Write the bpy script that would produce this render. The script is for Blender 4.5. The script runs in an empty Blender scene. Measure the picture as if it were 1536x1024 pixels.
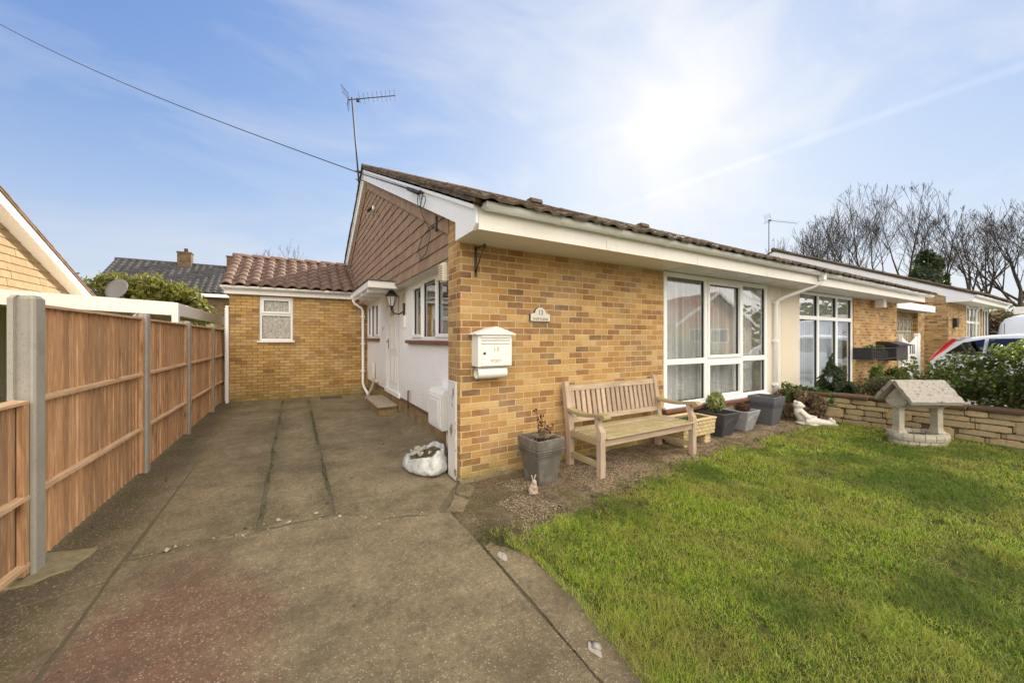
import bpy, bmesh, math, random
import numpy as np
from mathutils import Vector, Matrix, noise as mnoise
R = math.radians
random.seed(7); rng = np.random.default_rng(11)
sc = bpy.context.scene
col = sc.collection

# ------------------------------------------------------------------ camera
cam_d = bpy.data.cameras.new('camera'); cam = bpy.data.objects.new('camera', cam_d); col.objects.link(cam)
cam.location = (0, 0, 1.53); cam.rotation_euler = (R(90), 0, R(-30.4))
cam_d.sensor_width = 36; cam_d.lens = 555 / 1536 * 36
cam_d.shift_y = -5 / 1536
cam_d.clip_start = 0.05; cam_d.clip_end = 2000
sc.camera = cam

# ------------------------------------------------------------------ world and sun
SUN_EL, SUN_AZ = 27.6, 52.2          # azimuth measured from +Y towards +X
sd = Vector((math.sin(R(SUN_AZ)) * math.cos(R(SUN_EL)), math.cos(R(SUN_AZ)) * math.cos(R(SUN_EL)), math.sin(R(SUN_EL))))
w = bpy.data.worlds.new('World'); sc.world = w; w.use_nodes = True
wn = w.node_tree; wn.nodes.clear()
def wnode(t, **kw):
    n = wn.nodes.new(t)
    for k, v in kw.items(): setattr(n, k, v)
    return n
sky = wnode('ShaderNodeTexSky', sky_type='NISHITA', sun_disc=False, sun_elevation=R(SUN_EL), sun_rotation=R(SUN_AZ),
            altitude=50, air_density=1.0, dust_density=0.35, ozone_density=2.0)
bg = wnode('ShaderNodeBackground'); bg.inputs['Strength'].default_value = 0.085
wo = wnode('ShaderNodeOutputWorld')
tc = wnode('ShaderNodeTexCoord')
def wmath(op, a, b=None):
    n = wnode('ShaderNodeMath', operation=op)
    for i, x in enumerate((a, b)):
        if x is None: continue
        if isinstance(x, (int, float)): n.inputs[i].default_value = x
        else: wn.links.new(x, n.inputs[i])
    return n.outputs[0]
# thin cloud veil: stretched noise over the dome, thickest away from the blue quarter on the left
mp = wnode('ShaderNodeMapping'); mp.inputs['Scale'].default_value = (1.2, 3.0, 4.5); mp.inputs['Rotation'].default_value = (0.2, 0.35, 0.5)
wn.links.new(tc.outputs['Generated'], mp.inputs['Vector'])
nz = wnode('ShaderNodeTexNoise'); nz.inputs['Scale'].default_value = 1.6; nz.inputs['Detail'].default_value = 9; nz.inputs['Roughness'].default_value = 0.55; nz.inputs['Distortion'].default_value = 0.5
wn.links.new(mp.outputs[0], nz.inputs['Vector'])
rp = wnode('ShaderNodeValToRGB'); rp.color_ramp.elements[0].position = 0.42; rp.color_ramp.elements[1].position = 0.74
wn.links.new(nz.outputs['Fac'], rp.inputs[0])
wisp = rp.outputs[0]; veil = 0.0
# contrail: a thin soft line on the dome (great circle), broken up by noise
cn = wnode('ShaderNodeVectorMath', operation='DOT_PRODUCT'); wn.links.new(tc.outputs['Generated'], cn.inputs[0])
def pxdir(u, v):
    a = (u - 768) / 555; A = R(30.4)
    return Vector((math.sin(A) + math.cos(A) * a, math.cos(A) - math.sin(A) * a, (507 - v) / 555)).normalized()
cnv = pxdir(1536, 98).cross(pxdir(930, 310)).normalized(); cn.inputs[1].default_value = cnv
dist = wmath('ABSOLUTE', cn.outputs['Value'])
line = wmath('MAXIMUM', wmath('SUBTRACT', 1.0, wmath('DIVIDE', dist, 0.010)), 0.0)
cx = wnode('ShaderNodeSeparateXYZ'); wn.links.new(tc.outputs['Generated'], cx.inputs[0])
gate = wmath('MAXIMUM', wmath('MULTIPLY', wmath('SUBTRACT', cx.outputs[0], 0.55), 2.4), 0.0)
veil = wmath('ADD', veil, wmath('MULTIPLY', wmath('MULTIPLY', line, nz.outputs['Fac']), wmath('MULTIPLY', gate, 0.055)))
# invented bright sky behind the camera, added as fill for the shaded fronts
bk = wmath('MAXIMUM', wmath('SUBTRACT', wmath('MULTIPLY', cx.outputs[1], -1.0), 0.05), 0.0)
back_fill = wmath('MINIMUM', wmath('MULTIPLY', bk, 3.0), 1.0)
back_fill = wmath('MULTIPLY', back_fill, wmath('MINIMUM', wmath('MAXIMUM', wmath('ADD', wmath('MULTIPLY', cx.outputs[2], 1.5), 0.25), 0.0), 1.0))
veil = wmath('MINIMUM', wmath('ADD', veil, wmath('MULTIPLY', back_fill, 0.95)), 1.0)
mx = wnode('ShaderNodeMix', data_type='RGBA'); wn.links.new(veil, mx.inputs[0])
# soft shoulder so that the sky round the sun keeps some blue
sv = wnode('ShaderNodeVectorMath', operation='MULTIPLY'); wn.links.new(sky.outputs[0], sv.inputs[0]); sv.inputs[1].default_value = (.50, .74, 1.50)
s1 = wnode('ShaderNodeVectorMath', operation='MULTIPLY_ADD'); wn.links.new(sv.outputs[0], s1.inputs[0]); s1.inputs[1].default_value = (1 / 5.0,) * 3; s1.inputs[2].default_value = (1, 1, 1)
s2 = wnode('ShaderNodeVectorMath', operation='DIVIDE'); wn.links.new(sv.outputs[0], s2.inputs[0]); wn.links.new(s1.outputs[0], s2.inputs[1])
# pale haze low on the dome and the aureole round the sun
hz = wmath('POWER', wmath('MAXIMUM', wmath('SUBTRACT', 1.0, wmath('MAXIMUM', cx.outputs[2], 0.0)), 0.0), 3.6)
m1 = wnode('ShaderNodeMix', data_type='RGBA'); wn.links.new(wmath('MINIMUM', wmath('ADD', wmath('MULTIPLY', hz, 0.92), wmath('MULTIPLY', wisp, 0.30)), 1.0), m1.inputs[0]); wn.links.new(s2.outputs[0], m1.inputs[6]); m1.inputs[7].default_value = (3.0, 3.0, 3.05, 1)
sn = wnode('ShaderNodeVectorMath', operation='DOT_PRODUCT'); wn.links.new(tc.outputs['Generated'], sn.inputs[0]); sn.inputs[1].default_value = sd
sdp = wmath('MAXIMUM', sn.outputs['Value'], 0.0)
au = wmath('MINIMUM', wmath('ADD', wmath('MULTIPLY', wmath('POWER', sdp, 4.0), wmath('ADD', 0.36, wmath('MULTIPLY', wisp, 0.3))), wmath('ADD', wmath('MULTIPLY', wmath('POWER', sdp, 45.0), 0.30), wmath('MULTIPLY', wmath('POWER', sdp, 500.0), 0.5))), 1.0)
m2 = wnode('ShaderNodeMix', data_type='RGBA'); wn.links.new(au, m2.inputs[0]); wn.links.new(m1.outputs[2], m2.inputs[6]); m2.inputs[7].default_value = (3.75, 3.7, 3.65, 1)
wn.links.new(m2.outputs[2], mx.inputs[6]); mx.inputs[7].default_value = (15.0, 13.8, 12.0, 1)  # warm bright colour shared by the contrail and the added fill behind
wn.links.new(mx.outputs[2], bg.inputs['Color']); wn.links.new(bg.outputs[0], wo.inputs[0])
sun_d = bpy.data.lights.new('sun', 'SUN'); sun_d.energy = 3.0; sun_d.angle = R(0.6); sun_d.color = (1.0, 0.90, 0.76)
sun = bpy.data.objects.new('sun', sun_d); col.objects.link(sun); sun.rotation_euler = sd.to_track_quat('Z', 'Y').to_euler(); sun.location = (20, 16, 14)
sc.view_settings.view_transform = 'Standard'; sc.view_settings.look = 'None'; sc.view_settings.gamma = 1; sc.view_settings.use_curve_mapping = False
sc.view_settings.exposure = 1.72
sc.cycles.max_bounces = 8; sc.cycles.transparent_max_bounces = 24
sc.cycles.sample_clamp_indirect = 6

# ------------------------------------------------------------------ node helper
class NG:
    def __init__(s, name):
        s.m = bpy.data.materials.new(name); s.m.use_nodes = True; s.t = s.m.node_tree; s.t.nodes.clear()
        s.out = s.t.nodes.new('ShaderNodeOutputMaterial'); s._pos = None
    def n(s, typ, ins=None, **kw):
        n = s.t.nodes.new(typ)
        for k, v in kw.items(): setattr(n, k, v)
        for k, v in (ins or {}).items(): s.set(n.inputs[k], v)
        return n
    def set(s, sock, v):
        if hasattr(v, 'is_output') or isinstance(v, bpy.types.NodeSocket): s.t.links.new(v, sock)
        else:
            if hasattr(sock.default_value, '__len__') and len(sock.default_value) == 4 and len(v) == 3: v = (*v, 1)
            sock.default_value = v
    def m_(s, op, a, b=None, c=None, clamp=False):
        n = s.t.nodes.new('ShaderNodeMath'); n.operation = op; n.use_clamp = clamp
        for i, x in enumerate((a, b, c)):
            if x is not None: s.set(n.inputs[i], x)
        return n.outputs[0]
    def mix(s, f, a, b, blend='MIX'):
        n = s.t.nodes.new('ShaderNodeMix'); n.data_type = 'RGBA'; n.blend_type = blend
        s.set(n.inputs[0], f); s.set(n.inputs[6], a); s.set(n.inputs[7], b); return n.outputs[2]
    def pos(s):
        if s._pos is None: s._pos = s.t.nodes.new('ShaderNodeNewGeometry')
        return s._pos.outputs['Position']
    def isl(s):
        s.pos(); return s._pos.outputs['Random Per Island']
    def nrm(s):
        s.pos(); return s._pos.outputs['True Normal']
    def xyz(s, v=None):
        n = s.n('ShaderNodeSeparateXYZ', {0: v if v is not None else s.pos()}); return n.outputs
    def comb(s, x, y, z=0.0):
        return s.n('ShaderNodeCombineXYZ', {0: x, 1: y, 2: z}).outputs[0]
    def scl(s, v, k):
        return s.n('ShaderNodeVectorMath', {0: v, 1: k}, operation='MULTIPLY').outputs[0]
    def noise(s, scale, detail=4, rough=.55, vec=None, dist=0.0, color=False):
        n = s.n('ShaderNodeTexNoise', {'Vector': vec if vec is not None else s.pos(), 'Scale': scale, 'Detail': detail, 'Roughness': rough, 'Distortion': dist})
        return n.outputs['Color' if color else 'Fac']
    def vor(s, scale, vec=None, feature='F1', out='Distance'):
        n = s.n('ShaderNodeTexVoronoi', {'Vector': vec if vec is not None else s.pos(), 'Scale': scale}, feature=feature)
        return n.outputs[out]
    def wn(s, vec):
        return s.n('ShaderNodeTexWhiteNoise', {'Vector': vec}, noise_dimensions='3D').outputs
    def ramp(s, f, stops, interp='LINEAR'):
        n = s.n('ShaderNodeValToRGB', {0: f}); cr = n.color_ramp; cr.interpolation = interp
        while len(cr.elements) < len(stops): cr.elements.new(0.5)
        for e, (p, c) in zip(cr.elements, stops):
            e.position = p; e.color = (c, c, c, 1) if isinstance(c, (int, float)) else (*c, 1)
        return n.outputs[0]
    def bump(s, h, strength=.5, dist=.01, nrm=None):
        ins = {'Height': h, 'Strength': strength, 'Distance': dist}
        if nrm is not None: ins['Normal'] = nrm
        return s.n('ShaderNodeBump', ins).outputs[0]
    def bsdf(s, color, rough=.7, normal=None, **kw):
        ins = {'Base Color': color, 'Roughness': rough}
        if normal is not None: ins['Normal'] = normal
        names = {'metal': 'Metallic', 'coat': 'Coat Weight', 'spec': 'Specular IOR Level', 'alpha': 'Alpha', 'sub': 'Subsurface Weight'}
        for k, v in kw.items(): ins[names[k]] = v
        b = s.n('ShaderNodeBsdfPrincipled', ins)
        s.t.links.new(b.outputs[0], s.out.inputs[0]); return b
    def done(s): return s.m

def simple(name, c, rough=.6, var=.12, scale=8, bump=.0, bscale=60, dirt=0.0, dirtc=(.12, .09, .06), **kw):
    g = NG(name)
    f = g.noise(scale, 5)
    lo = tuple(x * (1 - var) for x in c); hi = tuple(min(1, x * (1 + var)) for x in c)
    cc = g.mix(f, lo, hi)
    if dirt > 0:
        d = g.ramp(g.noise(scale * 1.7, 8, .7), [(.5, 0.0), (.72, 1.0)])
        cc = g.mix(g.m_('MULTIPLY', d, dirt), cc, dirtc)
    nb = g.bump(g.noise(bscale, 3), bump, .004) if bump else None
    g.bsdf(cc, rough, nb, **kw); return g.m

def brick_mat(name, pal, mortar, stain=(.2, .13, .07), bw=.225, bh=.075, mw=.010, soft=1.0, seed=0.0, moss=False, bstr=.6):
    g = NG(name)
    p = g.xyz(); nx = g.xyz(g.nrm())
    isx = g.m_('GREATER_THAN', g.m_('ABSOLUTE', nx[0]), .5)
    u = g.m_('ADD', g.m_('MULTIPLY', isx, p[1]), g.m_('MULTIPLY', g.m_('SUBTRACT', 1.0, isx), p[0]))
    wob = g.m_('MULTIPLY', g.m_('SUBTRACT', g.noise(9, 2), .5), .006)
    z = g.m_('ADD', p[2], wob); u = g.m_('ADD', g.m_('ADD', u, wob), seed + 20.06)
    row = g.m_('FLOOR', g.m_('DIVIDE', z, bh))
    odd = g.m_('MODULO', g.m_('ADD', row, 100), 2.0)
    jit = g.m_('MULTIPLY', g.m_('SUBTRACT', g.wn(g.comb(row, 3.3, seed))[0], .5), .03)
    uu = g.m_('ADD', g.m_('DIVIDE', u, bw), g.m_('ADD', g.m_('MULTIPLY', odd, .5), jit))
    colm = g.m_('FLOOR', uu)
    fu = g.m_('MULTIPLY', g.m_('FRACT', uu), bw); fz = g.m_('MULTIPLY', g.m_('FRACT', g.m_('DIVIDE', z, bh)), bh)
    du = g.m_('MINIMUM', fu, g.m_('SUBTRACT', bw, fu)); dz = g.m_('MINIMUM', fz, g.m_('SUBTRACT', bh, fz))
    dm = g.m_('MINIMUM', du, dz)
    rough_edge = g.m_('MULTIPLY', g.m_('SUBTRACT', g.noise(110, 3), .5), .004)
    dm = g.m_('ADD', dm, rough_edge)
    mask = g.m_('DIVIDE', g.m_('SUBTRACT', dm, mw * .35), mw * .3, clamp=True)      # 0 mortar, 1 brick
    rnd = g.wn(g.comb(colm, row, seed + 1.7))
    base = g.ramp(rnd[0], pal, 'CONSTANT')
    r2 = g.wn(g.comb(colm, row, seed + 9.1))[0]
    base = g.mix(g.m_('MULTIPLY', r2, .4), base, g.mix(.5, base, (.62, .40, .15)))
    # colour drift inside each brick, darker kiss marks
    nn = g.noise(14, 5, .65)
    base = g.mix(g.ramp(nn, [(.35, 0.0), (.75, .55)]), base, tuple(x * 1.0 for x in stain))
    sp = g.ramp(g.noise(260, 2, .5), [(.42, .82), (.6, 1.08)])
    base = g.mix(1.0, base, sp, 'MULTIPLY')
    base = g.mix(1.0, base, g.ramp(g.noise(1.3, 7, .65), [(.3, .74), (.55, 1.0), (.75, 1.12)]), 'MULTIPLY')
    mc = g.mix(g.noise(30, 4), tuple(x * .75 for x in mortar), tuple(min(1, x * 1.15) for x in mortar))
    c = g.mix(mask, mc, base)
    if moss:
        lowm = g.m_('MULTIPLY', g.m_('SUBTRACT', 1.0, g.m_('DIVIDE', p[2], .32), clamp=True), g.ramp(g.noise(7, 5, .7), [(.3, .0), (.62, .9)]))
        c = g.mix(lowm, c, (.20, .19, .06))
        wsh = g.ramp(g.noise(2.3, 5, .6), [(.45, 0.0), (.8, .35)])
        c = g.mix(wsh, c, (.55, .45, .30))
    h = g.m_('ADD', g.m_('MULTIPLY', mask, 1.0), g.m_('MULTIPLY', g.noise(160, 4, .7), .35))
    g.bsdf(c, .9, g.bump(h, bstr, .006), spec=.2); return g.m

PAL = [(0, (.48, .275, .095)), (.2, (.40, .205, .06)), (.38, (.57, .365, .148)), (.54, (.29, .13, .042)), (.68, (.44, .24, .078)), (.80, (.25, .11, .042)), (.92, (.165, .085, .048))]
PAL2 = [(0, (.58, .36, .13)), (.3, (.50, .29, .10)), (.55, (.64, .42, .17)), (.75, (.44, .24, .09)), (.9, (.36, .18, .08)), (.97, (.25, .13, .07))]
M = {}
M['brick'] = brick_mat('yellow_stock_brick', PAL, (.56, .43, .27), moss=True, stain=(.40, .25, .11))
M['brick2'] = brick_mat('yellow_brick_dark_mortar', PAL2, (.16, .10, .05), seed=3.0, mw=.011, moss=True, stain=(.40, .25, .09))
M['brick3'] = brick_mat('mixed_brick', [(0, (.50, .33, .15)), (.3, (.40, .24, .1)), (.5, (.58, .41, .2)), (.7, (.32, .18, .08)), (.88, (.2, .11, .06))], (.45, .36, .22), seed=5.0)
M['redbrick'] = brick_mat('brown_brick', [(0, (.07, .04, .03)), (.4, (.055, .032, .025)), (.7, (.10, .06, .045))], (.12, .1, .08), seed=8.0)
M['hung_yellow'] = None

def stucco(name, c, bump=.6, scale=45, dirt=.15):
    g = NG(name)
    f = g.noise(2.2, 6, .6)
    cc = g.mix(f, tuple(x * .93 for x in c), c)
    d = g.ramp(g.noise(5, 9, .75), [(.52, 0.0), (.75, 1.0)])
    cc = g.mix(g.m_('MULTIPLY', d, dirt), cc, (.45, .38, .28))
    p = g.xyz()
    low = g.m_('MULTIPLY', g.m_('SUBTRACT', 1.0, g.m_('DIVIDE', g.m_('SUBTRACT', p[2], .35), .5), clamp=True), g.ramp(g.noise(6, 8, .75), [(.35, 0.0), (.7, .55)]))
    cc = g.mix(low, cc, (.38, .28, .17))
    h = g.m_('ADD', g.vor(scale), g.m_('MULTIPLY', g.noise(scale * 2.5, 4, .7), .7))
    g.bsdf(cc, .85, g.bump(h, bump, .008), spec=.25); return g.m
M['render'] = stucco('white_textured_render', (.86, .86, .86), dirt=.08)
M['cream'] = stucco('cream_render', (.70, .62, .50), .5, 60)
M['creamdirty'] = stucco('stained_cream_render', (.74, .68, .58), .4, 50, .5)
M['cream_l'] = stucco('pale_yellow_render', (.62, .58, .42), .4, 60)

def upvc(name='white_upvc', c=(.84, .84, .83), dirt=.12):
    g = NG(name)
    cc = g.mix(g.noise(3, 5), c, tuple(x * .95 for x in c))
    vs = g.scl(g.pos(), (9, 9, 1.2))
    d = g.ramp(g.noise(2.2, 9, .78, vec=vs), [(.52, 0.0), (.74, 1.0)])
    cc = g.mix(g.m_('MULTIPLY', d, dirt), cc, (.42, .36, .26))
    g.bsdf(cc, .38, g.bump(g.noise(30, 2), .04, .003)); return g.m
M['upvc'] = upvc(); M['upvc_old'] = upvc('aged_white_board', (.80, .79, .76), .2)
M['fasciacream'] = upvc('cream_painted_fascia', (.80, .77, .70), .32)

def tile_mat(name, a, b, moss=(.10, .10, .04), mossf=.5, lich=.35, rough=.85, isl=True):
    g = NG(name)
    cc = g.mix(g.isl(), a, b)
    n1 = g.noise(11, 8, .75)
    cc = g.mix(g.ramp(n1, [(.35, 0.0), (.8, .7)]), cc, tuple(x * .45 for x in a))
    m = g.ramp(g.noise(3.5, 9, .7), [(.47, 0.0), (.62, mossf)])
    cc = g.mix(m, cc, moss)
    l = g.ramp(g.vor(34, feature='F1'), [(.12, lich), (.22, 0.0)])
    l = g.m_('MULTIPLY', l, g.ramp(g.noise(2.0, 3), [(.45, 0.0), (.6, 1.0)]))
    cc = g.mix(l, cc, (.42, .40, .30))
    h = g.m_('ADD', g.noise(40, 6, .75), g.m_('MULTIPLY', m, 1.2))
    g.bsdf(cc, rough, g.bump(h, .8, .012), spec=.3); return g.m
M['tile_main'] = tile_mat('weathered_concrete_tile', (.09, .062, .042), (.19, .13, .09), moss=(.07, .06, .03), mossf=.75, lich=.6)
M['tile_ext'] = tile_mat('brown_pantile', (.15, .088, .058), (.225, .14, .098), mossf=.12, lich=.12, rough=.6)
M['tile_dark'] = tile_mat('dark_grey_pantile', (.05, .048, .05), (.085, .08, .082), mossf=.15, lich=.15)
M['tile_left'] = tile_mat('brown_roof_tile', (.16, .10, .065), (.24, .15, .10))
M['tile_red'] = tile_mat('red_roof_tile', (.42, .17, .11), (.50, .22, .15), mossf=.1, lich=.1)

def hung_mat(name, a, b):
    g = NG(name)
    cc = g.mix(g.isl(), a, b)
    cc = g.mix(g.ramp(g.noise(9, 7, .7), [(.4, 0.0), (.8, .5)]), cc, tuple(x * .6 for x in a))
    g.bsdf(cc, .85, g.bump(g.noise(120, 4, .7), .35, .004), spec=.25); return g.m
M['hung'] = hung_mat('brown_hung_tile', (.26, .17, .115), (.33, .225, .155))
M['hung_maroon'] = hung_mat('maroon_hung_tile', (.16, .045, .035), (.21, .06, .045))
M['hung_yellow'] = hung_mat('yellow_hung_tile', (.27, .19, .105), (.32, .23, .13))

def wood(name, a, b, axis=2, knots=True, green=None, isl=True, rough=.75, bump=.4):
    g = NG(name)
    st = [7, 7, 7]; st[axis] = .55
    off = g.n('ShaderNodeVectorMath', {0: g.pos(), 1: g.comb(g.m_('MULTIPLY', g.isl(), 13.0), g.m_('MULTIPLY', g.isl(), 7.0), g.m_('MULTIPLY', g.isl(), 31.0))}, operation='ADD').outputs[0]
    v = g.scl(off, tuple(st))
    n1 = g.noise(4.0, 7, .65, vec=v, dist=1.2)
    cc = g.ramp(n1, [(.3, tuple(x * .72 for x in a)), (.5, a), (.7, b)])
    tint = g.mix(g.isl(), (.74, .72, .70), (1.16, 1.12, 1.06))
    cc = g.mix(1.0, cc, tint, 'MULTIPLY')
    if knots:
        kv = [3.2, 3.2, 3.2]; kv[axis] = 1.1
        k = g.vor(1.6, vec=g.scl(off, tuple(kv)))
        km = g.ramp(k, [(.05, 1.0), (.10, .5), (.2, 0.0)])
        cc = g.mix(g.m_('MULTIPLY', km, .75), cc, (.14, .055, .025))
    if green is not None:
        f = g.m_('MULTIPLY', g.ramp(g.noise(4, 6, .7), [(.35, 0.0), (.6, 1.0)]), green)
        nz_ = g.m_('MULTIPLY', f, g.m_('MAXIMUM', g.xyz(g.nrm())[2], .06))
        cc = g.mix(nz_, cc, (.27, .25, .07))
    fine = g.noise(14.0, 4, .6, vec=v)
    g.bsdf(cc, rough, g.bump(g.m_('ADD', n1, fine), bump, .004), spec=.25); return g.m
M['fencewood'] = wood('orange_fence_board', (.50, .30, .165), (.72, .495, .31))
M['fencerail'] = wood('fence_rail_timber', (.56, .38, .23), (.68, .50, .33), axis=1)
M['teak'] = wood('weathered_teak_upright', (.44, .34, .265), (.56, .45, .36), 2, False, .45)
M['teakx'] = wood('weathered_teak_long', (.44, .34, .26), (.56, .45, .35), 0, False, .9)
M['teaky'] = wood('weathered_teak_cross', (.38, .31, .20), (.46, .38, .25), 1, False, 1.0)
M['dark'] = simple('dark_void', (.015, .014, .013), .9)
M['concpost'] = None
def conc_post():
    g = NG('pitted_grey_concrete')
    c = g.mix(g.noise(5, 6, .6), (.27, .25, .215), (.40, .37, .32))
    pit = g.ramp(g.vor(70, feature='F1'), [(.10, 1.0), (.22, 0.0)])
    pit = g.m_('MULTIPLY', pit, g.ramp(g.noise(25, 2), [(.45, 0.0), (.6, 1.0)]))
    c = g.mix(g.m_('MULTIPLY', pit, .8), c, (.08, .07, .06))
    c = g.mix(g.ramp(g.noise(3, 8, .75), [(.5, 0.0), (.75, .5)]), c, (.16, .13, .08))
    h = g.m_('SUBTRACT', g.noise(90, 4), pit)
    g.bsdf(c, .9, g.bump(h, .5, .004)); return g.m
M['concpost'] = conc_post()

def ground_soil():
    g = NG('bare_soil')
    n = g.noise(6, 9, .72)
    c = g.ramp(n, [(.32, (.06, .042, .026)), (.5, (.15, .105, .068)), (.68, (.30, .225, .15))])
    sp = g.wn(g.scl(g.vor(75, out='Position'), (1, 1, 1)))[0]
    c = g.mix(g.ramp(sp, [(.6, 0.0), (.9, .7)]), c, (.36, .28, .19))
    p_ = g.xyz(); lf = g.m_('SUBTRACT', 1.0, g.m_('MULTIPLY', g.m_('SUBTRACT', p_[0], 1.6), .9), clamp=True)
    c = g.mix(g.m_('MULTIPLY', lf, g.ramp(g.noise(4, 8, .7), [(.35, .2), (.6, .85)])), c, (.10, .082, .04))
    mo = g.ramp(g.noise(2.4, 7, .7), [(.50, 0.0), (.66, .7)])
    c = g.mix(mo, c, (.10, .10, .025))
    h = g.m_('ADD', g.m_('MULTIPLY', n, 2.0), g.m_('SUBTRACT', 1.0, g.vor(75)))
    g.bsdf(c, .95, g.bump(h, .9, .015), spec=.15); return g.m
M['soil'] = ground_soil()

def drive_mat(kind=0):
    g = NG('drive_concrete' if kind == 0 else 'edge_strip_concrete')
    p = g.xyz()
    flat = g.comb(p[0], p[1], 0.0)
    n1 = g.noise(1.1, 8, .62, vec=flat); n2 = g.noise(6, 7, .7, vec=flat)
    c = g.ramp(n1, [(.3, (.185, .15, .088)), (.5, (.26, .215, .13)), (.7, (.335, .28, .178))])
    c = g.mix(g.ramp(n2, [(.35, .5), (.62, 0.0)]), c, (.12, .094, .062))
    # worn reddish patch near the gate
    ex = g.m_('DIVIDE', g.m_('ADD', p[0], .62), .62); ey = g.m_('DIVIDE', g.m_('SUBTRACT', p[1], 2.25), 1.25)
    rr = g.m_('ADD', g.m_('ADD', g.m_('MULTIPLY', ex, ex), g.m_('MULTIPLY', ey, ey)), g.m_('MULTIPLY', g.m_('SUBTRACT', g.noise(2.2, 6, .65, vec=flat), .5), 1.9))
    red = g.ramp(rr, [(.0, .75), (1.5, 0.0)])
    c = g.mix(red, c, (.165, .075, .055))
    # old dark damp strip along the fence and darker bay at the mouth
    dk = g.m_('ADD', g.m_('MULTIPLY', g.m_('SUBTRACT', -1.02, p[0]), 3.2), g.m_('MULTIPLY', g.m_('SUBTRACT', g.noise(3, 7, .7, vec=flat), .5), 2.4), clamp=True)
    c = g.mix(g.m_('MULTIPLY', dk, .7), c, (.075, .056, .040))
    dk2 = g.m_('ADD', g.m_('MULTIPLY', g.m_('SUBTRACT', 3.1, g.m_('ADD', p[1], g.m_('MULTIPLY', g.m_('ADD', p[0], 1.3), 2.4))), 1.0), g.m_('MULTIPLY', g.m_('SUBTRACT', n2, .5), 1.6), clamp=True)
    c = g.mix(g.m_('MULTIPLY', dk2, .6), c, (.082, .066, .055))
    mo = g.m_('MULTIPLY', g.ramp(g.noise(2.7, 7, .72, vec=flat), [(.48, 0.0), (.60, 1.0)]), g.m_('MULTIPLY', g.m_('SUBTRACT', -.95, p[0]), 2.6, clamp=True))
    c = g.mix(g.m_('MULTIPLY', mo, .8), c, (.085, .09, .02))
    fine = g.m_('MULTIPLY', g.ramp(g.noise(.9, 5, .6, vec=flat), [(.56, 0.0), (.7, .5)]), 1.0)
    c = g.mix(fine, c, (.16, .14, .065))
    ax = g.m_('MINIMUM', g.m_('ABSOLUTE', g.m_('ADD', p[0], .253)), g.m_('ABSOLUTE', g.m_('SUBTRACT', p[0], .292)))
    bm_ = g.m_('MULTIPLY', g.m_('ADD', g.m_('SUBTRACT', .78, g.m_('MULTIPLY', ax, 4.0)), g.m_('MULTIPLY', g.m_('SUBTRACT', g.noise(4, 7, .7, vec=flat), .5), 2.6), clamp=True), g.m_('GREATER_THAN', p[1], 3.5))
    c = g.mix(g.m_('MULTIPLY', bm_, .72), c, (.095, .092, .045))
    tb = g.m_('MULTIPLY', g.m_('SUBTRACT', 1.0, g.m_('MULTIPLY', g.m_('ABSOLUTE', g.m_('SUBTRACT', p[1], 3.6)), 4.0), clamp=True), g.ramp(g.noise(5, 7, .7, vec=flat), [(.45, 0.0), (.6, .8)]))
    c = g.mix(tb, c, (.11, .10, .045))
    # aggregate specks
    cell = g.n('ShaderNodeTexVoronoi', {'Vector': flat, 'Scale': 105.0})
    r = g.xyz(cell.outputs['Color'])
    spk = g.m_('MULTIPLY', g.ramp(r[0], [(.56, 0.0), (.58, 1.0)], 'CONSTANT'), g.ramp(cell.outputs['Distance'], [(.30, 1.0), (.50, 0.0)]))
    c = g.mix(g.m_('MULTIPLY', spk, .62), c, g.ramp(r[1], [(0, (.50, .43, .35)), (.35, (.24, .18, .13)), (.6, (.62, .55, .47)), (.75, (.13, .10, .08))], 'CONSTANT'))
    cell2 = g.n('ShaderNodeTexVoronoi', {'Vector': flat, 'Scale': 26.0})
    r2 = g.xyz(cell2.outputs['Color'])
    sp2 = g.m_('MULTIPLY', g.ramp(r2[0], [(.93, 0.0), (.94, 1.0)], 'CONSTANT'), g.ramp(cell2.outputs['Distance'], [(.10, 1.0), (.20, 0.0)]))
    c = g.mix(g.m_('MULTIPLY', sp2, .55), c, (.50, .44, .37))
    mot = g.noise(28, 6, .75, vec=flat)
    c = g.mix(1.0, c, g.ramp(mot, [(.3, .62), (.5, 1.0), (.7, 1.28)]), 'MULTIPLY')
    st_ = g.ramp(g.noise(1.7, 9, .75, vec=g.n('ShaderNodeVectorMath', {0: flat, 1: (9, 4, 0)}, operation='ADD').outputs[0]), [(.47, 0.0), (.62, .6)])
    c = g.mix(st_, c, (.105, .082, .055))
    c = g.mix(1.0, c, (.90, .86, .79), 'MULTIPLY')
    h = g.m_('ADD', g.m_('MULTIPLY', g.m_('SUBTRACT', 1.0, cell.outputs['Distance']), .8), g.m_('ADD', g.m_('MULTIPLY', n2, 1.3), g.m_('MULTIPLY', g.noise(180, 3, vec=flat), .5)))
    g.bsdf(c, .88, g.bump(h, .75, .006), spec=.3); return g.m
M['drive'] = drive_mat()

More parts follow.
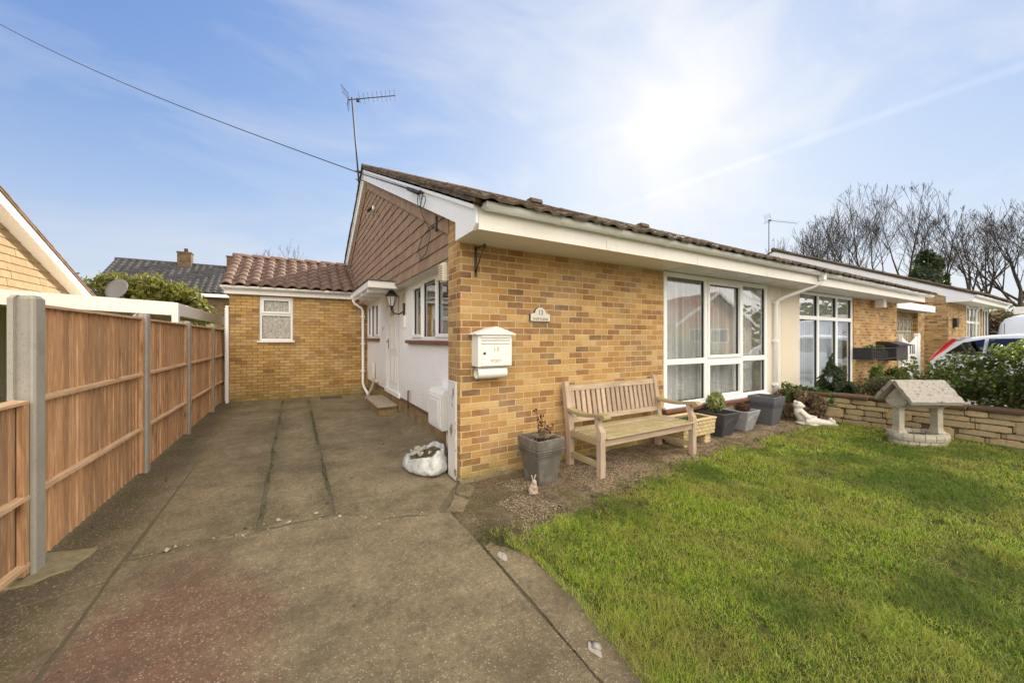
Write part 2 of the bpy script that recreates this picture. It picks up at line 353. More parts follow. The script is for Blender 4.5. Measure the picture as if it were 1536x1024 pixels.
def leafm(name, a, b, rough=.45, trans=.35, spec=.5):
    g = NG(name)
    c = g.mix(g.isl(), a, b)
    c = g.mix(g.m_('MULTIPLY', g.noise(3, 3), .5), c, tuple(x * .6 for x in a))
    pb = g.n('ShaderNodeBsdfPrincipled', {'Base Color': c, 'Roughness': rough, 'Specular IOR Level': spec})
    tr = g.n('ShaderNodeBsdfTranslucent', {'Color': g.mix(.5, c, (.30, .36, .05))})
    ms = g.n('ShaderNodeMixShader', {0: trans, 1: pb.outputs[0], 2: tr.outputs[0]})
    g.t.links.new(ms.outputs[0], g.out.inputs[0]); return g.m
M['laurel'] = leafm('glossy_green_leaf', (.035, .07, .012), (.17, .21, .035), .3, .4, .6)
M['ivy'] = leafm('ivy_leaf', (.04, .11, .02), (.09, .20, .04), .4)
M['cyp'] = leafm('golden_conifer_foliage', (.10, .10, .014), (.24, .21, .035), .6)
M['dkgreen'] = leafm('dark_conifer_foliage', (.018, .035, .014), (.04, .07, .025), .6, .2)
M['brownleaf'] = leafm('dry_brown_twig', (.11, .07, .04), (.20, .13, .08), .7, .15)
M['lime'] = leafm('pale_variegated_leaf', (.20, .24, .06), (.42, .42, .18), .5)
M['deadleaf'] = leafm('dead_brown_flower', (.07, .03, .02), (.15, .07, .04), .8, .1)
M['hazel'] = leafm('bronze_green_leaf', (.06, .065, .035), (.17, .13, .09), .4, .3)
def grassm():
    g = NG('grass_blade')
    p = g.xyz(); flat = g.comb(p[0], p[1], 0.0)
    c = g.ramp(g.isl(), [(0, (.07, .14, .008)), (.32, (.17, .36, .015)), (.60, (.44, .60, .03)), (.86, (.66, .62, .11)), (1, (.74, .64, .30))])
    n = g.noise(1.3, 6, .68, vec=flat)
    c = g.mix(g.ramp(n, [(.44, 0.0), (.64, .75)]), c, (.42, .37, .10))
    n2 = g.noise(.8, 4, .6, vec=g.n('ShaderNodeVectorMath', {0: flat, 1: (5, 3, 0)}, operation='ADD').outputs[0])
    c = g.mix(g.ramp(n2, [(.48, 0.0), (.60, .72)]), c, (.06, .15, .013))
    pb = g.n('ShaderNodeBsdfPrincipled', {'Base Color': c, 'Roughness': .5, 'Specular IOR Level': .35})
    tr = g.n('ShaderNodeBsdfTranslucent', {'Color': c})
    ms = g.n('ShaderNodeMixShader', {0: .4, 1: pb.outputs[0], 2: tr.outputs[0]})
    g.t.links.new(ms.outputs[0], g.out.inputs[0]); return g.m
M['grass'] = grassm()
def thatch():
    g = NG('lawn_thatch')
    n = g.noise(9, 8, .7)
    c = g.ramp(n, [(.35, (.04, .036, .015)), (.5, (.08, .09, .022)), (.66, (.18, .16, .06))])
    g.bsdf(c, .95, g.bump(g.noise(60, 5, .7), .9, .02), spec=.1); return g.m
M['thatch'] = thatch()
def barkm(name, a, b):
    g = NG(name); c = g.mix(g.noise(14, 5, .7), a, b)
    g.bsdf(c, .9, g.bump(g.noise(50, 4), .4, .01), spec=.15); return g.m
M['bark'] = barkm('winter_bark', (.04, .032, .027), (.085, .068, .055))
M['stem'] = barkm('dry_stem', (.05, .03, .02), (.12, .07, .045))
def glass(name='window_glass', tint=(1, 1, 1), refl=1.0, rough=0.0):
    g = NG(name)
    fc = g.n('ShaderNodeLayerWeight', {'Blend': .5}).outputs['Facing']
    f = g.m_('MULTIPLY', g.m_('ADD', .08, g.m_('MULTIPLY', g.m_('POWER', fc, 3.5), .8)), refl, clamp=True)
    wv = g.bump(g.noise(1.6, 2), .05, .02)
    gl = g.n('ShaderNodeBsdfGlossy', {'Color': (.95, .97, 1.0), 'Roughness': rough, 'Normal': wv})
    tp = g.n('ShaderNodeBsdfTransparent', {'Color': tint})
    ms = g.n('ShaderNodeMixShader', {0: f, 1: tp.outputs[0], 2: gl.outputs[0]})
    g.t.links.new(ms.outputs[0], g.out.inputs[0]); return g.m
M['glass'] = glass(tint=(.94, .95, .95))
M['carglass'] = glass('car_window_glass', (.12, .13, .14))
def obscure():
    g = NG('obscured_glass')
    v = g.scl(g.pos(), (1, 1, .45))
    n = g.noise(38, 3, .6, vec=v, dist=1.5)
    c = g.ramp(n, [(.35, (.20, .19, .16)), (.5, (.40, .38, .33)), (.66, (.60, .58, .52))])
    g.bsdf(c, .18, g.bump(n, .8, .01), spec=.6); return g.m
M['obscure'] = obscure()
def netm():
    g = NG('lace_net_curtain')
    p = g.xyz(); v = g.comb(p[0], p[2], 0.0)
    cell = g.n('ShaderNodeTexVoronoi', {'Vector': v, 'Scale': 7.0})
    d = cell.outputs['Distance']
    pet = g.m_('SINE', g.m_('MULTIPLY', d, 30.0))
    fl = g.m_('MULTIPLY', g.ramp(d, [(.35, 1.0), (.46, 0.0)]), g.ramp(pet, [(.3, .25), (.6, 1.0)]))
    fl = g.m_('MULTIPLY', fl, g.ramp(g.noise(55, 2, vec=v), [(.42, .1), (.52, 1.0)]))
    band = g.m_('MULTIPLY', g.m_('SUBTRACT', 1.35, p[2]), 1.6, clamp=True)
    fl = g.m_('MULTIPLY', fl, g.m_('ADD', g.m_('MULTIPLY', band, .9), .1))
    fold = g.ramp(g.noise(16, 3, .6, vec=g.comb(p[0], 0.0, p[1])), [(.35, .55), (.65, .95)])
    al = g.m_('ADD', fold, g.m_('MULTIPLY', fl, .45), clamp=True)
    df = g.n('ShaderNodeBsdfDiffuse', {'Color': (.9, .9, .9)})
    tl = g.n('ShaderNodeBsdfTranslucent', {'Color': (.8, .8, .8)})
    a = g.n('ShaderNodeMixShader', {0: .12, 1: df.outputs[0], 2: tl.outputs[0]})
    tp = g.n('ShaderNodeBsdfTransparent')
    ms = g.n('ShaderNodeMixShader', {0: al, 1: tp.outputs[0], 2: a.outputs[0]})
    g.t.links.new(ms.outputs[0], g.out.inputs[0]); return g.m
M['net'] = netm()
M['blind'] = simple('pale_blue_blind', (.55, .60, .66), .8, .05)
M['room'] = simple('room_wall_paint', (.35, .30, .24), .9, .05)
M['black'] = simple('black_painted_iron', (.018, .018, .02), .4, .2, 20, .2, 90)
M['cable'] = simple('black_cable', (.02, .02, .022), .6)
M['alu'] = simple('dull_aluminium', (.03, .03, .034), .6, .2, 12)
M['brownpaint'] = simple('brown_painted_sill', (.16, .07, .05), .5, .2, 14, .2)
M['steptop'] = simple('worn_concrete_step', (.36, .29, .20), .9, .25, 7, .6, 60, .4)
M['stepside'] = brick_mat('step_brick', [(0, (.30, .22, .12)), (.5, (.24, .17, .09)), (.8, (.34, .24, .13))], (.22, .18, .11), seed=2.0, bh=.11)
M['boxwhite'] = simple('white_plastic_box', (.74, .73, .70), .5, .05, 6, .1)
def peel():
    g = NG('peeling_white_paint')
    p = g.xyz()
    n = g.noise(9, 8, .7, vec=g.scl(g.pos(), (1, 1, .4)))
    f = g.ramp(n, [(.57, 0.0), (.60, 1.0)])
    c = g.mix(f, g.mix(g.noise(20, 4), (.62, .60, .56), (.76, .74, .70)), g.mix(g.noise(30, 3), (.16, .09, .05), (.3, .2, .13)))
    g.bsdf(c, .6, g.bump(g.m_('SUBTRACT', 1.0, f), .6, .004)); return g.m
M['peel'] = peel()
def mailm():
    g = NG('rusted_white_enamel')
    n = g.noise(13, 8, .8)
    e = g.ramp(n, [(.64, 0.0), (.69, 1.0)])
    c = g.mix(e, (.80, .78, .73), (.45, .22, .08))
    g.bsdf(c, .4, g.bump(g.noise(25, 3), .05, .003)); return g.m
M['mail'] = mailm()
M['gold'] = simple('gold_lettering', (.36, .26, .10), .5, .2, 20)
M['plaque'] = simple('cream_plaque_face', (.62, .58, .50), .5, .08)
M['dkletter'] = simple('dark_grey_lettering', (.05, .045, .05), .5)
def potm(name, a, b, rough=.6, speck=0.0, wear=(.3, .29, .28)):
    g = NG(name)
    c = g.mix(g.noise(6, 7, .7), a, b)
    c = g.mix(g.ramp(g.noise(3.3, 7, .7), [(.5, 0.0), (.66, .5)]), c, wear)
    if speck:
        s_ = g.ramp(g.vor(90), [(.14, speck), (.2, 0.0)]); c = g.mix(s_, c, (.02, .02, .02))
    g.bsdf(c, rough, g.bump(g.noise(70, 5, .7), .3, .004)); return g.m
M['pot_silver'] = potm('metallic_grey_glaze', (.075, .066, .055), (.17, .155, .135), .42, 0, (.34, .32, .28))
M['pot_black'] = potm('dark_charcoal_planter', (.035, .034, .037), (.06, .058, .062), .6, 0, (.07, .07, .07))
M['pot_grey'] = potm('speckled_grey_planter', (.24, .245, .26), (.32, .325, .34), .7, .8, (.34, .34, .35))
M['pot_slate'] = potm('slate_grey_planter', (.075, .078, .09), (.12, .125, .14), .6, 0, (.15, .15, .16))
def stonem(name, a, b, lich=.5, dk=(.10, .085, .06), isl=True):
    g = NG(name)
    c = g.mix(g.noise(10, 7, .7), a, b)
    if isl: c = g.mix(1.0, c, g.mix(g.isl(), (.84, .84, .84), (1.1, 1.07, 1.02)), 'MULTIPLY')
    c = g.mix(g.ramp(g.noise(24, 8, .8), [(.54, 0.0), (.63, lich)]), c, dk)
    g.bsdf(c, .92, g.bump(g.m_('ADD', g.noise(45, 6, .75), g.noise(9, 4)), .7, .012), spec=.2); return g.m
M['wallstone'] = stonem('cream_walling_stone', (.36, .275, .16), (.52, .41, .25), .6)
M['wallmortar'] = stonem('dirty_mortar', (.10, .075, .045), (.16, .12, .075), .3)
M['coping'] = stonem('mossy_brown_coping', (.08, .05, .03), (.14, .09, .055), .6, (.05, .05, .02))
M['caststone'] = stonem('weathered_cast_stone', (.38, .35, .28), (.54, .50, .42), .6, (.15, .13, .10))
M['wellroof'] = stonem('lichened_well_roof', (.33, .30, .26), (.46, .43, .38), 1.0, (.06, .05, .045))
M['trough'] = stonem('cream_brick_trough', (.52, .41, .22), (.62, .50, .30), .3)
M['figure'] = stonem('pale_stone_figure', (.60, .56, .48), (.74, .70, .62), .55, (.28, .23, .16), False)
M['rabbit'] = stonem('pinkish_rabbit_stone', (.40, .30, .24), (.50, .39, .32), .4, (.18, .13, .1), False)
M['sack'] = simple('dirty_white_sack', (.52, .53, .51), .55, .25, 6, .7, 18, .75, (.22, .20, .14))
M['compost'] = simple('potting_compost', (.035, .025, .018), .95, .5, 30, .9, 70)
M['carpaint'] = simple('silver_white_car_paint', (.56, .60, .64), .25, .02, 2, coat=.6)
M['vanpaint'] = simple('white_van_paint', (.74, .78, .82), .3, .02, 2, coat=.5)
M['redlens'] = simple('red_tail_lens', (.55, .012, .02), .15, .05, 5, coat=1.0)
M['tyre'] = simple('black_tyre', (.02, .02, .02), .85)
M['rim'] = simple('alloy_rim', (.4, .4, .42), .35, metal=.8)
M['dish'] = simple('grey_dish_enamel', (.17, .17, .18), .5, .1)
M['lampglass'] = simple('frosted_lamp_glass', (.55, .53, .48), .15, .05)
M['asphalt'] = simple('road_asphalt', (.06, .06, .06), .9, .3, 20, .6, 120)
M['pave'] = simple('pavement_concrete', (.28, .27, .25), .9, .15, 6, .4, 90)
M['grit'] = stonem('scattered_grit', (.30, .22, .145), (.56, .45, .33), .2)
M['chip'] = stonem('pale_concrete_chip', (.40, .36, .30), (.5, .46, .4), .3)
M['green_up'] = simple('grassy_verge', (.09, .13, .03), .95, .4, 6, .9, 30)
M['bank'] = simple('bramble_bank', (.13, .085, .055), .95, .4, 3, .9, 10)

# ------------------------------------------------------------------ mesh helper
class MB:
    def __init__(s): s.v = []; s.f = []; s.mi = []; s.sm = []
    def add(s, vs, fs, mi=0, smooth=False):
        o = len(s.v); s.v += [tuple(v) for v in vs]; s.f += [tuple(i + o for i in f) for f in fs]
        s.mi += [mi] * len(fs); s.sm += [smooth] * len(fs); return s
    def box(s, x0, x1, y0, y1, z0, z1, mi=0, M_=None, b=0.0):
        if x0 > x1: x0, x1 = x1, x0
        if y0 > y1: y0, y1 = y1, y0
        if z0 > z1: z0, z1 = z1, z0
        if b > 0:
            b = min(b, (x1 - x0) / 2.2, (y1 - y0) / 2.2, (z1 - z0) / 2.2)
            bm = bmesh.new(); bmesh.ops.create_cube(bm, size=1)
            for v in bm.verts: v.co = Vector((x0 + (x1 - x0) * (v.co.x + .5), y0 + (y1 - y0) * (v.co.y + .5), z0 + (z1 - z0) * (v.co.z + .5)))
            bmesh.ops.bevel(bm, geom=bm.edges[:], offset=b, segments=1, affect='EDGES')
            vs = [v.co.copy() for v in bm.verts]; bm.verts.index_update(); fs = [[v.index for v in f.verts] for f in bm.faces]; bm.free()
        else:
            vs = [Vector(p) for p in ((x0, y0, z0), (x1, y0, z0), (x1, y1, z0), (x0, y1, z0), (x0, y0, z1), (x1, y0, z1), (x1, y1, z1), (x0, y1, z1))]
            fs = [(0, 3, 2, 1), (4, 5, 6, 7), (0, 1, 5, 4), (1, 2, 6, 5), (2, 3, 7, 6), (3, 0, 4, 7)]
        if M_ is not None: vs = [M_ @ v for v in vs]
        return s.add(vs, fs, mi)
    def beam(s, p, q, wd, ht, mi=0, up=(0, 0, 1), b=0.0):
        p, q = Vector(p), Vector(q); d = (q - p); L = d.length; d.normalize()
        u = Vector(up); sx = d.cross(u)
        if sx.length < 1e-4: sx = d.cross(Vector((1, 0, 0)))
        sx.normalize(); uz = sx.cross(d)
        m = Matrix((( d.x, sx.x, uz.x, p.x), (d.y, sx.y, uz.y, p.y), (d.z, sx.z, uz.z, p.z), (0, 0, 0, 1)))
        return s.box(0, L, -wd / 2, wd / 2, -ht / 2, ht / 2, mi, m, b)
    def prism(s, poly, axis, a, b_, mi=0):
        """poly in the two other axes (in xyz order), extruded along axis from a to b_"""
        def mk(p, t):
            if axis == 0: return (t, p[0], p[1])
            if axis == 1: return (p[0], t, p[1])
            return (p[0], p[1], t)
        n = len(poly)
        vs = [mk(p, a) for p in poly] + [mk(p, b_) for p in poly]
        fs = [tuple(range(n)), tuple(range(2 * n - 1, n - 1, -1))] + [(i, i + n, (i + 1) % n + n, (i + 1) % n) for i in range(n)]
        return s.add(vs, fs, mi)
    def tube(s, pts, r, seg=6, mi=0, caps=True, smooth=True):
        pts = [Vector(p) for p in pts]; n = len(pts)
        rs = r if hasattr(r, '__len__') else [r] * n
        vs = []; up = None
        for i, p in enumerate(pts):
            d = (pts[min(i + 1, n - 1)] - pts[max(i - 1, 0)]).normalized()
            if up is None:
                up = Vector((0, 0, 1)) if abs(d.z) < .9 else Vector((1, 0, 0))
            a = d.cross(up); a.normalize() if a.length > 1e-6 else None
            b = a.cross(d); up = b
            for k in range(seg):
                t = 2 * math.pi * k / seg
                vs.append(p + (a * math.cos(t) + b * math.sin(t)) * rs[i])
        fs = [(i * seg + k, i * seg + (k + 1) % seg, (i + 1) * seg + (k + 1) % seg, (i + 1) * seg + k) for i in range(n - 1) for k in range(seg)]
        if caps: fs += [tuple(range(seg - 1, -1, -1)), tuple((n - 1) * seg + k for k in range(seg))]
        return s.add(vs, fs, mi, smooth)
    def loft(s, rings, mi=0, smooth=False, caps=True):
        n = len(rings[0]); vs = [p for r in rings for p in r]
        fs = [(i * n + k, i * n + (k + 1) % n, (i + 1) * n + (k + 1) % n, (i + 1) * n + k) for i in range(len(rings) - 1) for k in range(n)]
        if caps: fs += [tuple(range(n - 1, -1, -1)), tuple((len(rings) - 1) * n + k for k in range(n))]
        return s.add(vs, fs, mi, smooth)
    def lathe(s, prof, c, seg=20, mi=0, sc_=(1, 1), smooth=True):
        rings = [[(c[0] + r * math.cos(2 * math.pi * k / seg) * sc_[0], c[1] + r * math.sin(2 * math.pi * k / seg) * sc_[1], c[2] + z) for k in range(seg)] for r, z in prof]
        return s.loft(rings, mi, smooth)
    def ell(s, c, r, mi=0, rot=None, seg=12):
        bm = bmesh.new(); bmesh.ops.create_uvsphere(bm, u_segments=seg, v_segments=max(6, seg // 2 + 2), radius=1)
        q = rot.to_matrix() if rot is not None else Matrix.Identity(3)
        vs = [Vector(c) + q @ Vector((v.co.x * r[0], v.co.y * r[1], v.co.z * r[2])) for v in bm.verts]; bm.verts.index_update()
        fs = [[v.index for v in f.verts] for f in bm.faces]; bm.free()
        return s.add(vs, fs, mi, True)
    def build(s, name, mats, parent=None, fix=True):
        me = bpy.data.meshes.new(name)
        if not isinstance(mats, (list, tuple)): mats = [mats]
        for m in mats: me.materials.append(m)
        off = Vector(parent['_o']) if parent is not None else Vector((0, 0, 0))
        me.from_pydata([(v[0] - off.x, v[1] - off.y, v[2] - off.z) for v in s.v], [], s.f)
        me.polygons.foreach_set('material_index', s.mi); me.polygons.foreach_set('use_smooth', s.sm)
        if fix:
            bm = bmesh.new(); bm.from_mesh(me); bmesh.ops.recalc_face_normals(bm, faces=bm.faces[:]); bm.to_mesh(me); bm.free()
        me.update()
        o = bpy.data.objects.new(name, me); col.objects.link(o)
        if parent is not None: o.parent = parent; o['_o'] = tuple(off)
        else: o['_o'] = (0.0, 0.0, 0.0)
        return o
def tag(o, label, cat, group=None, kind=None):
    o['label'] = label; o['category'] = cat
    if group: o['group'] = group
    if kind: o['kind'] = kind
    return o
def thing(name, label, cat, loc, group=None):
    o = bpy.data.objects.new(name, None); col.objects.link(o); o.location = loc; o.empty_display_size = .1
    o['_o'] = tuple(float(x) for x in loc)
    return tag(o, label, cat, group)
def struct(name, mb, mat):
    o = mb.build(name, mat); o['kind'] = 'structure'; return o
def np_mesh(name, V, F, mat, parent=None, smooth=False):
    me = bpy.data.meshes.new(name); me.materials.append(mat)
    nf, k = F.shape
    me.vertices.add(len(V)); off = np.array(parent['_o']) if parent is not None else np.zeros(3)
    me.vertices.foreach_set('co', (V - off).astype(np.float32).ravel())
    me.loops.add(nf * k); me.loops.foreach_set('vertex_index', F.astype(np.int32).ravel())
    me.polygons.add(nf); me.polygons.foreach_set('loop_start', (np.arange(nf) * k).astype(np.int32)); 
    if smooth: me.polygons.foreach_set('use_smooth', np.ones(nf, bool))
    me.update(calc_edges=True)
    o = bpy.data.objects.new(name, me); col.objects.link(o); o['_o'] = tuple(off)
    if parent is not None: o.parent = parent
    return o
def text_mesh(txt, size, loc, rot, name, mat, parent, extrude=.0015, xs=1.0):
    cu = bpy.data.curves.new(name, 'FONT'); cu.body = txt; cu.size = size; cu.align_x = 'CENTER'; cu.align_y = 'CENTER'; cu.extrude = extrude; cu.space_character = 1.15
    t = bpy.data.objects.new(name + '_tmp', cu); col.objects.link(t)
    dg = bpy.context.evaluated_depsgraph_get(); me = bpy.data.meshes.new_from_object(t.evaluated_get(dg))
    bpy.data.objects.remove(t); bpy.data.curves.remove(cu)
    me.transform(Matrix.Translation(Vector(loc) - Vector(parent['_o'])) @ rot.to_matrix().to_4x4() @ Matrix.Diagonal((xs, 1, 1, 1)))
    me.materials.clear(); me.materials.append(mat)
    o = bpy.data.objects.new(name, me); col.objects.link(o); o.parent = parent; o['_o'] = parent['_o']; return o
from mathutils import Euler
FACE_FRONT = Euler((R(90), 0, 0))       # text facing -Y

# wall with rectangular holes on a plane: axis 'y' (faces -Y, spans x) or 'x' (faces -X, spans y)
def wall(mb, axis, pl, th, a0, a1, z0, z1, holes=(), mi=0):
    xs = sorted({a0, a1, *[h[0] for h in holes], *[h[1] for h in holes]})
    zs = sorted({z0, z1, *[h[2] for h in holes], *[h[3] for h in holes]})
    def P(a, z, d): return (a, pl + d, z) if axis == 'y' else (pl + d, a, z)
    ins = lambda a, z: any(h[0] < a < h[1] and h[2] < z < h[3] for h in holes)
    for i in range(len(xs) - 1):
        for j in range(len(zs) - 1):
            if ins((xs[i] + xs[i + 1]) / 2, (zs[j] + zs[j + 1]) / 2): continue
            q = [(xs[i], zs[j]), (xs[i + 1], zs[j]), (xs[i + 1], zs[j + 1]), (xs[i], zs[j + 1])]
            mb.add([P(*p, 0) for p in q], [(0, 1, 2, 3)], mi); mb.add([P(*p, th) for p in q], [(3, 2, 1, 0)], mi)
    for (h0, h1, k0, k1) in list(holes) + [(a0, a1, z0, z1)]:
        q = [(h0, k0), (h1, k0), (h1, k1), (h0, k1)]
        for i in range(4):
            p, r = q[i], q[(i + 1) % 4]
            mb.add([P(*p, 0), P(*r, 0), P(*r, th), P(*p, th)], [(0, 1, 2, 3)], mi)

def window(parent, axis, pl, a0, a1, z0, z1, cols, rows, mat='upvc', glassm='glass', fw=.055, opening=(), sill=None, name='window', depth=.06, drip=True):
    """cols / rows: boundaries between the lights; frame face at pl; returns frame object; panes are its children"""
    def bx(mb, p0, p1, q0, q1, d0, d1, mi=0, b=.006):
        if axis == 'y': mb.box(p0, p1, pl + d0, pl + d1, q0, q1, mi, None, b)
        else: mb.box(pl + d0, pl + d1, p0, p1, q0, q1, mi, None, b)
    fr = MB(); cs = [a0] + list(cols) + [a1]; rs = [z0] + list(rows) + [z1]
    bx(fr, a0, a1, z0, z0 + fw, 0, depth); bx(fr, a0, a1, z1 - fw, z1, 0, depth)
    bx(fr, a0, a0 + fw, z0 + fw, z1 - fw, .001, depth); bx(fr, a1 - fw, a1, z0 + fw, z1 - fw, .001, depth)
    for c in cols: bx(fr, c - fw * .55, c + fw * .55, z0 + fw, z1 - fw, .002, depth)
    for r in rows: bx(fr, a0 + fw, a1 - fw, r - fw * .62, r + fw * .62, .0035, depth)
    f = fr.build(name, M[mat], parent)
    for i in range(len(cs) - 1):
        for j in range(len(rs) - 1):
            pa, pb = cs[i] + (fw if i == 0 else fw * .55), cs[i + 1] - (fw if i == len(cs) - 2 else fw * .55)
            qa, qb = rs[j] + (fw if j == 0 else fw * .62), rs[j + 1] - (fw if j == len(rs) - 2 else fw * .62)
            if (i, j) in opening:
                s_ = MB(); t = .042
                bx(s_, pa - .012, pb + .012, qa - .012, qa + t, -.018, depth * .8); bx(s_, pa - .012, pb + .012, qb - t, qb + .012, -.018, depth * .8)
                bx(s_, pa - .012, pa + t, qa + t, qb - t, -.017, depth * .8); bx(s_, pb - t, pb + .012, qa + t, qb - t, -.017, depth * .8)
                s_.build('sash', M[mat], f)
                pa += t; pb -= t; qa += t; qb -= t
            gk = MB(); k_ = .007
            bx(gk, pa, pb, qa, qa + k_, depth * .3, depth * .7, 0, 0); bx(gk, pa, pb, qb - k_, qb, depth * .3, depth * .7, 0, 0)
            bx(gk, pa, pa + k_, qa, qb, depth * .3, depth * .7, 0, 0); bx(gk, pb - k_, pb, qa, qb, depth * .3, depth * .7, 0, 0)
            gk.build('glazing_bead', M['black'], f)
            pm = MB(); bx(pm, pa, pb, qa, qb, depth * .5, depth * .5 + .004, 0, 0); 
            gm = glassm(i, j) if callable(glassm) else glassm
            pm.build('pane', M[gm], f)
    return f

def tiles(mb, O, U, V, lu, lv, pw=.30, ph=.33, amp=.030, jit=.008, thick=.022, prof='pan', seed=0, nx=8):
    O, U, V = Vector(O), Vector(U).normalized(), Vector(V).normalized(); N = U.cross(V)
    if N.z < 0: N = -N
    rd = random.Random(seed)
    nc = max(1, round(lu / pw)); pw = lu / nc; nr = max(1, round(lv / ph)); ph = lv / nr
    def pf(t):
        if prof == 'pan': return amp * (math.sin(2 * math.pi * (t - .12)) * .62 + math.sin(4 * math.pi * (t - .02)) * .12 + .4)
        if prof == 'roll': return amp * max(0, math.cos(2 * math.pi * (t - .5)) ) * 1.0 + amp * .15 * math.cos(4 * math.pi * t)
        return 0
    for r in range(nr):
        for c in range(nc):
            du = rd.uniform(-jit, jit) * .5; dn = rd.uniform(0, jit); dv = rd.uniform(-jit, jit); tw = rd.uniform(-jit, jit) * .6
            vs = []
            for row_ in range(3):
                for k in range(nx + 1):
                    t = k / nx; u = (c + t) * pw + du
                    h = pf(t) + dn + tw * (t - .5)
                    if row_ == 0: v_, hh = r * ph + dv - .012, h + thick - thick * .95
                    elif row_ == 1: v_, hh = r * ph + dv - .012, h + thick + .004
                    else: v_, hh = (r + 1) * ph + .03, h + .002
                    vs.append(O + U * u + V * v_ + N * hh)
            n1 = nx + 1
            fs = [(k, k + 1, n1 + k + 1, n1 + k) for k in range(nx)] + [(n1 + k, n1 + k + 1, 2 * n1 + k + 1, 2 * n1 + k) for k in range(nx)]
            fs += [(0, n1, 2 * n1), (nx, 2 * n1 + nx, n1 + nx)]
            mb.add(vs, fs, 0, False)

def gutter(mb, p, q, r=.064, mi=0):
    p, q = Vector(p), Vector(q); d = (q - p).normalized(); sx = d.cross(Vector((0, 0, 1))).normalized()
    ro, ri = r, r - .006; ring = []
    for k in range(9): t = math.pi * k / 8; ring.append((math.cos(t) * ro, -math.sin(t) * ro))
    for k in range(8, -1, -1): t = math.pi * k / 8; ring.append((math.cos(t) * ri, -math.sin(t) * ri + .001))
    mb.loft([[e + sx * a + Vector((0, 0, b)) for a, b in ring] for e in (p, q)], mi, True)
    for e, o in ((p, 1), (q, -1)):
        mb.loft([[e + d * t_ + sx * (math.cos(math.pi * k / 8) * ro * 1.04) + Vector((0, 0, -math.sin(math.pi * k / 8) * ro * 1.04)) for k in range(9)] for t_ in (0, o * .012)], mi)
    L = (q - p).length; n = int(L / .9)
    for i in range(1, n + 1):
        c = p + d * (L * i / (n + 1)); w_ = .03 if i % 3 else .09
        rr = ro + .007
        mb.loft([[c + d * t_ + sx * (math.cos(math.pi * k / 8) * rr) + Vector((0, 0, -math.sin(math.pi * k / 8) * rr)) for k in range(9)] + [c + d * t_ + sx * (-rr) + Vector((0, 0, .012)), c + d * t_ + sx * rr + Vector((0, 0, .012))] for t_ in (-w_ / 2, w_ / 2)], mi)

# ================================================================== GROUND
mb = MB(); mb.add([(-400, -400, -.06), (400, -400, -.06), (400, 400, -.06), (-400, 400, -.06)], [(0, 1, 2, 3)]); struct('ground', mb, M['green_up'])
# soil under the plot: finely bumped sheet
def bumpy(name, x0, x1, y0, y1, step, zf, mat):
    xs = np.arange(x0, x1 + step / 2, step); ys = np.arange(y0, y1 + step / 2, step)
    V = np.array([[x, y, zf(x, y)] for y in ys for x in xs]); nx = len(xs)
    F = np.array([[j * nx + i, j * nx + i + 1, (j + 1) * nx + i + 1, (j + 1) * nx + i] for j in range(len(ys) - 1) for i in range(nx - 1)])
    o = np_mesh(name, V, F, mat, smooth=True); o['kind'] = 'structure'; return o
nz3 = lambda x, y, s, o=0.0: mnoise.noise(Vector((x * s + o, y * s - o, o * .37)))
bumpy('soil', 1.175, 8.9, 2.0, 3.72, .035, lambda x, y: -.004 - .025 * (x < 1.42 and y < 2.52) - .012 * (x < 1.2) + .010 * nz3(x, y, 7) + .007 * nz3(x, y, 21, 4) + .012 * nz3(x, y, 2.2, 8), M['soil'])
mb = MB(); mb.add([(-1.7, -3.5, -.009), (1.6, -3.5, -.009), (1.6, 3.74, -.009), (1.9, 3.75, -.009), (1.9, 11.1, -.009), (-1.7, 11.1, -.009)], [(0, 1, 2, 3, 4, 5)]); struct('dirt', mb, simple('dark_joint_dirt', (.11, .09, .052), .95, .5, 20, .8, 50))
# driveway slabs with ragged edges
def ragged(p, q, amp, seed, n=None):
    p, q = Vector(p), Vector(q); L = (q - p).length; n = n or max(2, int(L / .07)); nrm = Vector((-(q - p).y, (q - p).x)).normalized(); out = []
    for i in range(n):
        t = i / n; a = mnoise.noise(Vector((t * L * 2.2, seed * 3.1, 0))) * amp * 2.2 + mnoise.noise(Vector((t * L * 11, seed * 1.7, 5))) * amp
        out.append(p + (q - p) * t + nrm * a * (1 if 0 < i else 0))
    return out
def slab(mb, corners, amps, seed, z=0.0, th=.05):
    pts = []
    n = len(corners)
    for i in range(n):
        a = amps[i]
        pts += ragged(corners[i], corners[(i + 1) % n], a, seed + i) if a else [Vector(corners[i])]
    m = len(pts)
    c = sum(pts, Vector((0, 0))) / m
    ins = [p + (c - p).normalized() * .005 for p in pts]
    vs = [(p.x, p.y, z) for p in ins] + [(p.x, p.y, z - .010) for p in pts] + [(p.x, p.y, z - th) for p in pts]
    fs = [tuple(range(m))] + [(i, m + i, m + (i + 1) % m, (i + 1) % m) for i in range(m)] + [(m + i, 2 * m + i, 2 * m + (i + 1) % m, m + (i + 1) % m) for i in range(m)]
    mb.add(vs, fs, 0)
g_ = .011
D = MB()
slab(D, [(-1.0, 3.57), (-.63, 3.58), (-.27, 3.57), (-.27, 10.9), (-1.09, 10.9)], [.010, .012, .012, 0, .002], 1)
slab(D, [(-.235, 3.60), (.275, 3.62), (.275, 10.9), (-.235, 10.9)], [.02, .010, 0, .010], 2, -.004)
slab(D, [(.31, 3.59), (.62, 3.30), (1.10, 3.13), (1.30, 3.45), (1.47, 3.66), (1.47, 4.05), (1.78, 4.2), (1.78, 7.2), (.31, 7.25)], [.014, .016, .02, .02, .01, .02, 0, .003, .010], 3)
slab(D, [(.31, 7.27), (1.78, 7.22), (1.78, 9.3), (.31, 9.5)], [.003, 0, .003, .008], 4, -.003)
